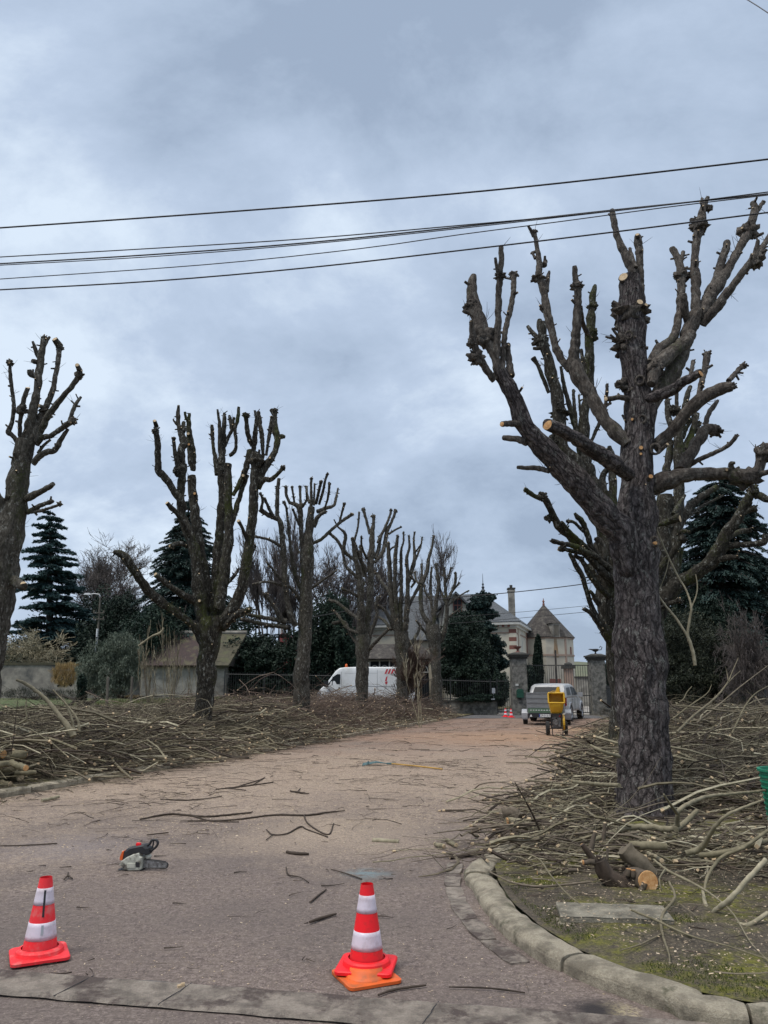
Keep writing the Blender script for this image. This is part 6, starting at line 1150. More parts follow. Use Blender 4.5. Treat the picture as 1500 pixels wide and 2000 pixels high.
# white conservatory and its dark tiled roof
Yc = 52.0; xa, xb = P2(722, Yc)[0], P2(838, Yc)[0]; rt = root('garden_pavilion', ((xa+xb)/2, Yc, 0), 'pavilion with brown tiled roof and white arched windows behind the van', 'building')
zt = W(0, 1290, Yc)[2]; b = MB(); b.box(((xa+xb)/2, Yc+2, zt/2-.05), (xb-xa, 3.6, zt)); b.build('wall', MAT['glass'], rt)
b = MB(); nW = 6
for i in range(nW):
    cx = lerp(xa, xb, (i+.5)/nW); w = (xb-xa)/nW; A = [(cx+cos(a)*w*.42, Yc+.12, zt-.75+sin(a)*.42) for a in np.linspace(0, pi, 9)]; b.tube(A, .035, 5, cap=False)
    b.box((cx-w/2, Yc+.12, zt/2), (.09, .09, zt)); b.box((cx, Yc+.12, zt-.76), (w, .05, .06))
b.box(((xa+xb)/2, Yc+.1, zt+.03), (xb-xa+.2, .2, .16)); b.build('window_frame', MAT['whitewood'], rt)
b = MB(); zr_ = W(0, 1258, Yc+2)[2]; thick(b, [(xa-.3, Yc-.2, zt+.12), (xb+.3, Yc-.2, zt+.12), (xb-.4, Yc+2, zr_), (xa+.4, Yc+2, zr_)]); thick(b, [(xa-.3, Yc+4.2, zt+.12), (xa+.4, Yc+2, zr_), (xb-.4, Yc+2, zr_), (xb+.3, Yc+4.2, zt+.12)]); b.build('roof', MAT['tile'], rt)
# iron fences
def ironfence(label, a, c, z0, z1a, z1b, sp=.125, posts=2.2, wall=None, name='iron_fence', bar=.011, capn=True):
    a = np.array(a, float); c = np.array(c, float); l = np.linalg.norm(c-a); n = int(l/sp); rt = root(name, (*(a+c)/2, 0), label, 'fence'); b = MB()
    for i in range(n+1):
        p = a+(c-a)*i/n; zt = lerp(z1a, z1b, i/n)
        b.tube([(p[0], p[1], z0), (p[0], p[1], zt-.06), (p[0], p[1], zt)], [bar, bar, .003], 4, cap=False)
    ang = atan2(*(c-a)[::-1]); m = (a+c)/2
    for f in ((.13, 0), (.0, 1)):
        za = (z1a-f[0]) if not f[1] else z0+.1; zb = (z1b-f[0]) if not f[1] else z0+.1; b.tube([(a[0], a[1], za), (c[0], c[1], zb)], .02, 4)
    b.build('railing', MAT['iron'], rt); b = MB()
    for i in range(int(l/posts)+1):
        p = a+(c-a)*min(1, i*posts/l); zt = lerp(z1a, z1b, min(1, i*posts/l)); b.box((p[0], p[1], (z0+zt)/2), (.05, .05, zt-z0+.1))
    b.build('post', MAT['iron'], rt)
    if wall:
        b = MB(); wallseg(a, c, .32, -.1, z0-.06, b); b.build('base_wall', MAT['stone'], rt); b = MB(); wallseg(a, c, .42, z0-.057, z0+.02, b); b.build('coping', MAT['stone_top'], rt)
    return rt
ironfence('iron railing fence behind the van, from the outbuilding towards the yew', P2(438, 43.6), P2(800, 43.6), .75, W(0,1312,43.6)[2], W(0,1318,43.6)[2], wall=True)
ironfence('iron railing on a low mossy wall between the yew and the side gate', P2(802, 43.6), P2(969, 43.4), W(0,1368,43.4)[2], W(0,1322,43.6)[2], W(0,1327,43.4)[2], wall=True)
ironfence('narrow iron side gate between the low wall and the left gate pillar', P2(971, 43.4), P2(998, 43.4), .08, W(0,1326,43.4)[2], W(0,1326,43.4)[2], sp=.1, posts=.75, name='side_gate')
ironfence('iron railing fence behind the heap right of the biggest trunk', P2(1181, 43), P2(1560, 17), .35, W(0,1338,43)[2], W(1500,1352,18)[2], wall=True, sp=.15)
# gate pillars
def pillar(u, Y, w, vt, label, orn):
    x = P2(u, Y)[0]; zt = W(u, vt, Y)[2]; rt = root('gate_pillar', (x, Y, 0), label, 'pillar', 'stone gate pillars'); b = MB()
    b.box((x, Y, .25), (w*1.1, w*1.1, .5)); 
    for k in range(6): z0 = .503+k*(zt-.5)/6; b.box((x+.004*nz(k, u), Y, z0+(zt-.5)/12-.004), (w*(1+.01*nz(k*2.3, u)), w, (zt-.5)/6-.008))
    b.build('shaft', MAT['stone'], rt); b = MB()
    for k, (z, s) in enumerate(((0.0, 1.12), (.09, 1.28), (.18, 1.42), (.27, 1.15))): b.box((x, Y, zt+z+.045), (w*s, w*s, .086), taper=1 if k < 3 else .55)
    b.build('cap', MAT['stone_top'], rt); b = MB(); zb = zt+.36
    if orn == 'lamp':
        b.lathe([(0,zb),(.16,zb),(.05,zb+.08),(.06,zb+.16),(.2,zb+.26),(.23,zb+.32),(.05,zb+.30),(0,zb+.30)], 12, (x, Y, 0)); b.build('urn', MAT["brick"], rt)
    else:
        b.lathe([(0,zb-.04),(.10,zb-.04),(.04,zb+.05),(.04,zb+.1),(.16,zb+.16),(.2,zb+.24),(.14,zb+.27),(0,zb+.28)], 12, (x, Y, 0))
        b.tube([(x+.15, Y, zb+.2), (x+.32, Y, zb+.22), (x+.38, Y, zb+.36), (x+.30, Y, zb+.42), (x+.24, Y, zb+.34)], .025, 6); b.tube([(x-.15, Y, zb+.22), (x-.3, Y, zb+.25), (x-.38, Y, zb+.24)], [.05, .03, .012], 6)
        b.build('ornament', MAT['iron'], rt)
    return rt
pl_ = pillar(1013.5, 43, .80, 1287, 'left stone gate pillar with green letterbox and brick coloured urn', 'lamp')
pillar(1167, 43, .76, 1290, 'right stone gate pillar with dark iron ornament on its cap', 'iron')
b = MB(); x = P2(1015, 42.5)[0]; z = W(0, 1352, 42.5)[2]; b.box((x, 42.48, z-.1), (.36, .2, .36)); b.prism([(x-.18, z+.083), (x+.18, z+.083), (x+.12, z+.17), (x-.12, z+.17)], 42.39, 42.58); b.box((x, 42.375, z+.03), (.26, .012, .035))
tag(b.build('letterbox', MAT['green']), 'green metal letterbox fixed on the left gate pillar', 'letterbox')
b = MB(); x = P2(1010, 42.55)[0]; z = W(0, 1337.5, 42.5)[2]; b.box((x, 42.58, z), (.16, .02, .11)); tag(b.build('number_plate', MAT['whitewood']), 'small white house number plate above the green letterbox', 'plate')
b = MB(); x = P2(964, 42.9)[0]; z = W(0, 1349, 42.9)[2]; b.box((x, 42.95, z), (.17, .12, .28)); b.box((x-.05, 42.95, z-.45), (.2, .1, .06)); b.box((x, 43, z-.25), (.03, .03, .4)); tag(b.build('intercom', MAT['galv']), 'small grey white intercom box beside the iron side gate', 'intercom')
# double gate
def leaf(u0, u1, label, Y=43.1):
    a, c = P2(u0, Y), P2(u1, Y); zt = W(0, 1299, Y)[2]; rt = root('iron_gate', ((a[0]+c[0])/2, Y, 0), label, 'gate', 'leaves of the iron gate'); b = MB(); n = 14
    for i in range(1, n): x = lerp(a[0], c[0], i/n); b.tube([(x, Y, .12), (x, Y, zt-.03)], .012, 4, cap=False)
    b.build('bars', MAT['iron'], rt); b = MB()
    for x in (a[0], c[0]): b.box((x, Y, zt/2+.03), (.05, .05, zt))
    for z in (.12, 1.02, zt-.01): b.box(((a[0]+c[0])/2, Y, z), (abs(c[0]-a[0])-.052, .04, .045))
    b.build('gate_frame', MAT['iron'], rt)
leaf(1029, 1086.5, 'left leaf of the tall iron gate behind the pickup'); leaf(1088.5, 1154, 'right leaf of the tall iron gate beside the right pillar')
b = MB(); x = P2(1087.5, 43.02)[0]; b.box((x, 42.98, 1.75), (.09, .06, 3.4)); tag(b.build('gate_post', MAT['tile']), 'brown meeting bar between the two gate leaves', 'gate post')
rt = root('gate_pillar', (*P2(1112, 55), 0), 'small stone pillar with dark cap in the yard beyond the gate', 'pillar'); b = MB(); x = P2(1112, 55)[0]; zt = W(0, 1306, 55)[2]; b.box((x, 55, zt/2), (.55, .55, zt)); b.build('shaft', MAT['brick_pale'], rt); b = MB(); b.box((x, 55, zt+.1), (.8, .8, .2)); b.lathe([(.3, zt+.2), (.28, zt+.35), (.1, zt+.45), (0, zt+.46)], 10, (x, 55, 0)); b.build('cap', MAT['stone_top'], rt)
rt = root('yard_wall', (*P2(1145, 62), 0), 'pale stone wall crossing behind the right gate leaf', 'wall'); b = MB(); wallseg(P2(1124, 62), P2(1300, 62), .4, 0, W(0, 1325, 62)[2], b); b.build('wall', MAT['oldwall'], rt); b = MB(); wallseg(P2(1124, 62), P2(1300, 62), .5, W(0,1325,62)[2]+.003, W(0,1321,62)[2], b); b.build('coping', MAT['stone_top'], rt)
# far hills
b = MB(); rows = []
for y, hh in ((600, 2), (760, 20), (1000, 16)): rows.append([(x, y, hh*(1+.35*nz(x*.004, y*.01))+(0 if hh == 2 else 4*nz(x*.02, y))) for x in np.linspace(-500, 900, 60)])
sheet('hills', rows, MAT['farfield'])

# ------------------------------------------------------------------ the big house
Yh = 58.0; C0 = np.array(P2(1010, Yh)); dr = np.array([.296, .955]); dl = np.array([-.955, .296]); Lr, Ll = 10.4, 15.0
def HP(a, c, z): q = C0 + dl*a + dr*c; return (q[0], q[1], z)     # a: along the left face, c: along the right face
ez = W(1010, 1217, Yh)[2]; hr = W(950, 1157, Yh+5)[2]
rt = root('manor_house', (*(C0+dl*5+dr*5), 0), 'large cream house with slate roof and red and white brick corners', 'building'); HR = rt
def hbox(b, a0, a1, c0, c1, z0, z1, mi=0):
    v = [HP(a0,c0,z0),HP(a1,c0,z0),HP(a1,c1,z0),HP(a0,c1,z0),HP(a0,c0,z1),HP(a1,c0,z1),HP(a1,c1,z1),HP(a0,c1,z1)]
    b.add(np.array(v), [[0,1,2,3],[4,7,6,5],[0,4,5,1],[1,5,6,2],[2,6,7,3],[3,7,4,0]], mi=mi)
b = MB(); hbox(b, 0, Ll, 0, Lr, 0, ez); b.build('wall', MAT['render'], rt)
b = MB(); o_ = .45; m2 = Lr/2
A, B_, C_, D_ = HP(-o_,-o_,ez+.1), HP(Ll+o_,-o_,ez+.1), HP(Ll+o_,Lr+o_,ez+.1), HP(-o_,Lr+o_,ez+.1); R0, R1 = HP(m2*.62,m2,hr), HP(Ll-m2*.62,m2,hr)
for q in ([A, B_, R1, R0], [C_, D_, R0, R1], [D_, A, R0], [B_, C_, R1]): thick(b, q, .1)
b.build('roof', MAT['slate'], rt); b = MB(); hbox(b, -.42, Ll+.42, -.42, Lr+.42, ez-.12, ez+.06); hbox(b, -.16, Ll+.16, -.16, Lr+.16, ez-.3, ez-.123); b.build('cornice', MAT['whitewood'], rt)
b = MB()
for i in range(22): 
    a = .35+i*.42; hbox(b, a, a+.16, -.30, -.162, ez-.28, ez-.124)
b.build('bracket', MAT['brick'], rt)
b = MB(); hbox(b, -.04, Ll, -.05, -.001, ez-.75, ez-.66); hbox(b, -.05, -.001, -.04, Lr, ez-.75, ez-.66); hbox(b, -.06, Ll, -.07, -.001, 3.05, 3.22); hbox(b, -.07, -.001, -.06, Lr, 3.05, 3.22); b.build('string_course', MAT['brick_pale'], rt)
b = MB(); b2 = MB(); k = 0; z = 0.0
while z < ez-.35:
    h = .30; T_ = MB(); w = .46 if k % 2 == 0 else .44
    hbox(T_, -.075, w, -.075, 0, z, z+h-.003); hbox(T_, -.075, 0, .0, .20, z, z+h-.003)
    T_.build('quoin', MAT['brick' if k % 2 == 0 else 'render'], rt); z += h; k += 1
def hwin(side, s, z0, w, h, shut=None):
    f = MB(); g = MB()
    if side == 'R': hbox(f, -.04, -.001, s-.12, s+w+.12, z0-.12, z0+h+.12); hbox(g, -.055, -.042, s, s+w, z0, z0+h)
    else: hbox(f, s-.12, s+w+.12, -.04, -.001, z0-.12, z0+h+.12); hbox(g, s, s+w, -.055, -.042, z0, z0+h)
    o = f.build('window', MAT['whitewood'] if not shut else MAT['brick_pale'], rt); _hc(g, 'shutter' if shut else 'pane', MAT['brick'] if shut == 2 else (MAT['render_d'] if shut else MAT['glass']), o)
def _hc(g, name, m, o):
    for k, (v, t) in enumerate(g.V): g.V[k] = (v - np.array(HR.location), t)
    return g.build(name, m, o, local=True)
hwin('R', 1.6, 3.9, .8, 1.9, 1); hwin('R', 6.6, 3.9, .9, 1.9, 2); hwin('L', 3.6, .9, .9, 1.7); hwin('L', 3.6, 3.9, .9, 1.7); hwin('L', 8, 3.9, 1.0, 1.7); hwin('L', 8, .9, 1.0, 1.7); hwin('L', 11.5, 3.9, 1.0, 1.7); hwin('L', 11.5, .9, 1, 1.7)
# chimney and finial
b = MB(); cx = W(998.5, 1160, Yh+7); ct = W(0, 1152, Yh+7)[2]; b.box((cx[0], cx[1], (ez+ct)/2), (.48, .6, ct-ez)); b.box((cx[0], cx[1], ct-.12), (.58, .7, .12)); b.build('chimney', MAT['oldwall'], rt)
b = MB(); b.box((cx[0], cx[1], ct+.08), (.62, .74, .14)); b.lathe([(.12, ct+.15), (.13, ct+.4), (0, ct+.4)], 8, (cx[0], cx[1], 0)); b.build('chimney_cap', MAT['stone_top'], rt)
fx = R0; b = MB(); b.lathe([(.18, hr-.1), (.13, hr+.15), (.2, hr+.25), (.08, hr+.4), (.14, hr+.55), (.04, hr+.65), (.10, hr+.8), (.03, hr+.9), (.015, hr+1.6), (0, hr+1.75)], 10, (fx[0], fx[1], 0)); b.build('finial', MAT['slate'], rt)
# gabled dormer wing showing between the last pollards
b = MB(); g0, g1 = P2(868, 55)[0], P2(916, 55)[0]; gm = P2(893, 55)[0]; gt = W(0, 1160, 55)[2]; ge = W(0, 1185, 55)[2]
b.prism([(g0, 0), (g1, 0), (g1, ge), (gm, gt), (g0, ge-.0)], 55, 61); b.build('gable_wing', MAT['render'], rt)
b = MB(); thick(b, [(gm, 54.6, gt+.15), (g1+.45, 54.6, ge-.15), (g1+.45, 61, ge-.15), (gm, 61, gt+.15)], .12); thick(b, [(gm, 54.6, gt+.15), (gm, 61, gt+.15), (g0-.45, 61, ge-.15), (g0-.45, 54.6, ge-.15)], .12); b.build('roof', MAT['slate'], rt)
b = MB(); wx = P2(897, 54.9)[0]; wz = W(0, 1182, 54.9)[2]; b.box((wx, 54.93, wz), (.62, .1, .95)); o = b.build('window', MAT['brick'], rt); b = MB(); [b.box((wx+sx*.14, 54.86, wz+sz*.21), (.22, .03, .34)) for sx in (-1, 1) for sz in (-1, 1)]; _hc(b, 'pane', MAT['glass'], o)
# lower left wing
b = MB(); w0, w1 = P2(795, 57)[0], P2(880, 57)[0]; wt = W(0, 1250, 57)[2]; b.box(((w0+w1)/2, 60, wt/2), (w1-w0, 6, wt)); b.build('side_wing', MAT['render_d'], rt)
b = MB(); thick(b, [(w0-.3, 56.7, wt), (w1+.2, 56.7, wt), (w1+.2, 60, W(0,1205,60)[2]), (w0-.3, 60, W(0,1205,60)[2])], .12); b.build('roof', MAT['slate'], rt)
# ------------------------------------------------------------------ tower with pyramid roof
Yt = 66.0; tx = P2(1069, Yt)[0]; s_ = 1/ppm(W(1069, 1245, Yt)); Rr = 56*s_; Rw = 53*s_; te = W(0, 1246, Yt)[2]; ta = W(0, 1180, Yt)[2]
rt = root('dovecote_tower', (tx, Yt, 0), 'octagonal cream tower with mossy pointed tile roof beyond the gate', 'tower'); angs = [radians(-90+x) for x in (-11.4+45*k for k in range(8))]
oct_ = lambda R, z: [(tx+cos(a)*R, Yt+sin(a)*R, z) for a in angs]
b = MB(); lo, hi = oct_(Rw, 0), oct_(Rw, te)
for i in range(8): b.addng([lo[i], lo[(i+1)%8], hi[(i+1)%8], hi[i]])
b.build('wall', MAT['render_d'], rt)
b = MB(); e = oct_(Rr*1.02, te-.02)
for i in range(8): thick(b, [e[i], e[(i+1)%8], (tx, Yt, ta)], .10)
b.build('roof', MAT['tile'], rt); b = MB()
for z, h in ((te-.18, .14), (W(0, 1283, Yt)[2], .14)):
    l1, h1 = oct_(Rw+.06, z), oct_(Rw+.06, z+h)
    for i in range(8): b.addng([l1[i], l1[(i+1)%8], h1[(i+1)%8], h1[i]]); b.addng([h1[i], h1[(i+1)%8], oct_(Rw-.1, z+h)[(i+1)%8], oct_(Rw-.1, z+h)[i]])
b.build('string_course', MAT['brick_pale'], rt); b = MB()
for a in angs[1:2]: b.tube([(tx+cos(a)*(Rw-.06), Yt+sin(a)*(Rw-.06), .0), (tx+cos(a)*(Rw-.06), Yt+sin(a)*(Rw-.06), te-.2)], .12, 6)
b.build('quoin', MAT['brick_pale'], rt)
aw = radians(-90+11); nx, ny = cos(aw), sin(aw); b = MB(); fx = tx+cos(aw)*Rr*.80; fy = Yt+sin(aw)*Rr*.80; zb = W(0, 1245, Yt)[2]; zt = W(0, 1219, Yt)[2]
b.box((fx, fy, (zb+zt)/2-.1), (.62, .9, zt-zb), rz=aw+pi/2); b.build('dormer', MAT['oldwall'], rt); b = MB(); b.box((fx+cos(aw)*.46, fy+sin(aw)*.46, (zb+zt)/2-.1), (.42, .03, zt-zb-.25), rz=aw+pi/2); b.build('shutter', MAT['post'], rt)
b = MB(); b.box((fx, fy, zt-.02), (.86, 1.1, .14), rz=aw+pi/2, taper=.75); b.build('dormer_roof', MAT['tile'], rt)
ft = Rw*cos(radians(22.5))+.012; b = MB(); b.box((tx+cos(aw)*ft, Yt+sin(aw)*ft, te-.95), (.45, .015, 1.5), rz=aw+pi/2, taper=.5); b.build('rust_stain', MAT['rust'], rt)
b = MB(); b.lathe([(.10, ta-.2), (.10, ta+.05), (.05, ta+.1), (.11, ta+.22), (.04, ta+.35), (.02, ta+.5), (0, ta+.52)], 8, (tx, Yt, 0)); b.build('finial', MAT['brick'], rt)
b = MB(); a = radians(-90+62); b.box((tx+cos(a)*ft, Yt+sin(a)*ft, W(0, 1272, Yt)[2]), (.3, .06, .6), rz=a+pi/2); b.build('window', MAT['brick'], rt)
b = MB(); b.box((P2(1103, 60)[0], 63.2, 1.05), (.9, .1, 2.1)); b.build('door', MAT['brick'], rt)

# ------------------------------------------------------------------ street lamp, wires
rt = root('street_lamp', (*P2(184, 52), .6), 'leaning street lamp pole with curved arm and a white lower sleeve', 'street lamp')
b = MB(); Y = 52; p = [W(183, 1340, Y), W(187, 1290, Y), W(192, 1225, Y), W(196, 1165, Y)]; b.tube(p, [.09, .08, .07, .06], 8); b.build('pole', MAT['post'], rt, smooth=True)
b = MB(); b.tube([W(186.2, 1291, Y-.12), W(190.5, 1228, Y-.12)], [.085, .08], 8); b.build('sleeve', MAT['white'], rt, smooth=True)
b = MB(); b.tube([W(196, 1166, Y), W(194, 1161, Y), W(184, 1159.5, Y), W(176, 1161, Y)], [.05, .045, .04, .035], 6); b.build('arm', MAT['galv'], rt); b = MB(); q = W(171, 1160, Y); b.box(q, (.5, .2, .12), taper=.6); b.build('lamp_head', MAT['galv'], rt)
b = MB()
for v in (1197, 1209): q = W(195-(v-1165)*.06, v, Y-.1); b.box(q, (.75, .06, .06)); [b.lathe([(.05, 0), (.05, .12), (0, .14)], 6, (q[0]+dx_, q[1], q[2]+.03)) for dx_ in (-.33, .33)]
b.build('crossarm', MAT['post'], rt)
def wire(label, P, Y0, Y1, r, name='overhead_wire', group='overhead wires'):
    us = [p[0] for p in P]; X = np.array([[*W(u, v, lerp(Y0, Y1, (u-us[0])/(us[-1]-us[0])))] for u, v in P]); C = catmull(X, .5); b = MB(); b.tube(C, r, 6); tag(b.build(name, MAT['wire'], smooth=True), label, 'wire', group)
wire('topmost of the long black wires crossing the whole sky', [(-60,449),(0,445),(400,417),(800,386),(1100,357),(1500,311),(1560,304)], 9.2, 7.6, .0105)
wire('upper thin strand of the close bundle of wires', [(-60,506),(0,502),(300,485),(600,466),(900,440),(1200,412),(1500,375),(1560,366)], 9.2, 7.6, .007)
wire('thick middle strand of the close bundle of wires', [(-60,519),(0,515),(300,497),(600,474),(900,443),(1200,410),(1500,379),(1560,371)], 9.3, 7.7, .009)
wire('lower strand of the bundle that merges near the big tree', [(-60,521),(0,518),(300,501),(600,477),(900,446),(1200,412),(1500,378)], 9.4, 7.8, .006)
wire('thin single wire below the bundle that rises to join it at the right', [(-60,549),(0,545),(400,517),(700,486),(900,458),(1100,432),(1300,405),(1500,381)], 9.2, 7.6, .006)
wire('lowest of the long black wires crossing the sky', [(-60,570),(0,566),(300,549),(600,523),(900,489),(1200,453),(1500,415),(1560,408)], 9.2, 7.6, .009)
wire('short wire clipping the top right corner of the sky', [(1440,-12),(1480,12),(1560,66)], 9, 7.5, .007)
wire('distant black cable running above the house to the big tree', [(560,1215),(700,1190),(880,1168),(1000,1157),(1137,1141),(1240,1122)], 38, 30, .02, group='distant cables')
wire('thin distant cable in front of the tower, upper', [(820,1208),(960,1200),(1137,1184),(1300,1166)], 45, 40, .012, group='distant cables')
wire('thin distant cable in front of the tower, lower', [(820,1222),(960,1212),(1137,1196),(1300,1180)], 45, 40, .014, group='distant cables')
# ------------------------------------------------------------------ traffic cones
def cone(loc, rz, label, mats=('cone_red', 'cone_red', 'cone_white'), h=.45, detail=True, group=None, lift=0.0, base=.305, tape=False):
    rt = root('traffic_cone', (loc[0], loc[1], lift), label, 'traffic cone', group, rz=rz); M0, M1, M2 = (MAT[m] for m in mats)
    def rr(s, z, n=5, r=.03):
        P = []
        for (sx, sy, a0) in ((1,1,0),(-1,1,pi/2),(-1,-1,pi),(1,-1,1.5*pi)):
            for k in range(n): a = a0+k*(pi/2)/(n-1); P.append((sx*(s-r)+cos(a)*r, sy*(s-r)+sin(a)*r, z))
        return P
    b = MB(); s = base/2; L1 = rr(s, 0), rr(s, .014), rr(s-.006, .019); n = len(L1[0])
    for q0, q1 in zip(L1[:-1], L1[1:]): b.add(np.array(q0+q1), [[i, (i+1)%n, n+(i+1)%n, n+i] for i in range(n)])
    b.addng(L1[2]); b.addng(L1[0][::-1]); R0 = .098*base/.305*1.1
    b.lathe([(R0+.022, .0195), (R0+.018, .038), (R0+.008, .046), (R0, .048), (R0*.93, .049)], 40); b.build('base', M0, rt, local=True, smooth=False)
    rad = lambda z: lerp(.092, .0275, (z-.045)/(h-.045)); sg = 40
    for nm, z0, z1, m, o in (('body', .047, .103, M1, 0), ('reflective_band', .103, .2, M2, .0012), ('body', .2, .297, M1, 0), ('reflective_band', .297, .392, M2, .0012), ('body', .392, h, M1, 0)):
        z0, z1 = z0*h/.49, z1*h/.49; b = MB(); pr = [(rad(lerp(z0, z1, k/4))+o, lerp(z0, z1, k/4)) for k in range(5)]
        if z1 >= h-.001: pr += [(rad(h)-.004, h+.003), (rad(h)-.008, h), (rad(h)-.008, h-.05)]
        if o: pr = [(pr[0][0]-o, pr[0][1])] + pr + [(pr[-1][0]-o, pr[-1][1])]
        b.lathe(pr, sg); b.build(nm, m, rt, local=True, smooth=True)
    if tape:
        for (z0, z1, a, w, m, nm) in ((.215, .352, .42, .011, 'black', 'tape'), (.125, .175, .44, .013, 'galv', 'tape')):
            b = MB(); P = []
            for k in range(8):
                z = lerp(z0, z1, k/7); r = rad(z)+.0022; aa = a-rz-pi/2+.01*nz(k, z0*50); w2 = w*(1+.12*nz(k*2., 3))
                P += [(cos(aa-w2/r/2)*r, sin(aa-w2/r/2)*r, z), (cos(aa)*r*1.002, sin(aa)*r*1.002, z), (cos(aa+w2/r/2)*r, sin(aa+w2/r/2)*r, z)]
            b.add(np.array(P), [[k*3+j, k*3+j+1, k*3+3+j+1, k*3+3+j] for k in range(7) for j in range(2)]); b.build(nm, MAT[m], rt, local=True)
    return rt
G2 = 'traffic cones on the drive'
p = GZ(76, 1871); cone(p, radians(27), 'scuffed red and white traffic cone with black tape, at the left edge of the street', ('cone_worn', 'cone_worn', 'cone_white'), group=G2, tape=True, lift=.012)
p = GZ(716, 1899); cone(p, radians(-8), 'bright red and white traffic cone stacked on an orange base, nearest the middle', group=G2, lift=.028)
q = GZ(715, 1912); rt = root('cone_base', (q[0], q[1], .006), 'orange square cone base under the bright traffic cone', 'cone base', rz=radians(24))
b = MB(); s = .147; P = []
for (sx, sy, a0) in ((1,1,0),(-1,1,pi/2),(-1,-1,pi),(1,-1,1.5*pi)):
    for k in range(6): a = a0+k*(pi/2)/5; P.append((sx*(s-.03)+cos(a)*.03, sy*(s-.03)+sin(a)*.03))
b.prism(P, 0, .014, 'z'); b.build('base', MAT['orange'], rt, local=True); b = MB(); b.lathe([(.112, .0145), (.104, .026), (.09, .028), (.085, .05), (0, .051)], 32); b.build('collar', MAT['orange'], rt, local=True, smooth=True)
for u, v, lb in ((987.5, 1400.5, 'left one of the two small far cones beside the trailer'), (998.5, 1401.5, 'right one of the two small far cones, next to the trailer wheel'), (892.5, 1391.5, 'small far cone at the end of the left brush heap')):
    p = GZ(u, v); cone(p, .4, lb, group=G2, lift=.01)
# ------------------------------------------------------------------ chainsaw
p = GZ(282, 1700); rt = root('chainsaw', (p[0], p[1], .004), 'small top handle chainsaw, white and black with orange back, standing on the drive', 'chainsaw', rz=radians(-6)); S = .000575
sx = lambda P: [((x-620)*S, (745-y)*S) for x, y in P]
def slab(P, y0, y1, mat, name, parent=rt, bev=.006):
    P = sx(P); c = np.mean(P, 0); n = len(P); b = MB(); ins = [((x-c[0])*(1-bev/.05)+c[0], (z-c[1])*(1-bev/.05)+c[1]) for x, z in P]
    Ls = [(ins, y0), (P, y0+bev), (P, y1-bev), (ins, y1)]; V = [(x, y, z) for L0, y in Ls for x, z in L0]
    b.add(np.array(V), [[k*n+i, k*n+(i+1)%n, (k+1)*n+(i+1)%n, (k+1)*n+i] for k in range(3) for i in range(n)]); b.addng([(x, y0, z) for x, z in ins]); b.addng([(x, y1, z) for x, z in ins][::-1])
    return b.build(name, MAT[mat], parent, local=True)
slab([(272,665),(300,615),(380,560),(470,520),(560,498),(572,545),(606,560),(612,640),(606,715),(585,735),(420,742),(330,722)], -.055, .05, 'saw_white', 'housing')
slab([(520,620),(580,625),(585,690),(530,690)], -.058, -.05, 'black', 'vent', bev=.002); slab([(300,660),(385,655),(390,722),(340,718)], -.058, -.05, 'post', 'vent', bev=.002)
slab([(430,560),(500,548),(505,600),(440,606)], -.0575, -.05, 'saw_white', 'side_plate', bev=.002); slab([(395,640),(520,640),(520,700),(400,702)], -.062, -.05, 'saw_white', 'side_plate', bev=.004)
slab([(300,610),(312,492),(380,440),(480,418),(560,402),(620,392),(690,440),(700,520),(650,530),(560,496),(470,516),(370,562)], -.045, .05, 'black', 'top_cover', bev=.012)
slab([(262,610),(262,560),(290,490),(322,478),(312,560),(302,612)], -.04, .045, 'orange', 'starter_cover')
slab([(470,400),(478,378),(535,380),(545,412),(480,420)], -.015, .015, 'cone_red', 'fuel_cap')
slab([(240,735),(420,738),(610,732),(590,752),(420,748)], -.04, .04, 'black', 'foot')
b = MB(); P = [(x, -.005, z) for x, z in sx([(560,430),(640,410),(682,385),(700,348),(745,330),(790,345),(800,385),(775,430),(730,465),(690,495),(640,500)])]; b.tube(catmull(np.array(P), .01), .0105, 10); P = [(x, -.005, z) for x, z in sx([(735,345),(732,390),(722,455)])]; b.tube(P, .007, 8); P = [(x, -.005, z) for x, z in sx([(640,405),(655,450),(655,500)])]; b.tube(P, .007, 8); b.build('handle', MAT['black'], rt, local=True, smooth=True)
b = MB(); c = sx([(668, 560)])[0]; blob(b, (c[0], 0, c[1]), .026, 3, amp=.03, sub=(16, 10)); b.build('oil_cap', MAT['saw_white'], rt, local=True, smooth=True)
slab([(610,600),(940,636),(972,652),(976,676),(955,698),(640,706),(610,700)], -.020, -.012, 'steel', 'guide_bar', bev=.001)
b = MB(); P = [(x, -.016, z) for x, z in sx([(612,598),(800,615),(940,630),(975,645),(982,672),(965,700),(900,706),(640,711)])]; b.tube(catmull(np.array(P), .012), .0055, 5)
for i in range(26): t = i/25; x, z = sx([(lerp(630,940,t), lerp(596,626,t))])[0]; b.box((x, -.016, z+.005), (.006, .008, .005))
b.build('chain', MAT['black'], rt, local=True)
b = MB(); P = [(x, -.06, z) for x, z in sx([(355,645),(345,690),(300,735),(235,752)])]; b.tube(catmull(np.array(P), .01), .0022, 5); b.build('pull_cord', MAT['black'], rt, local=True)
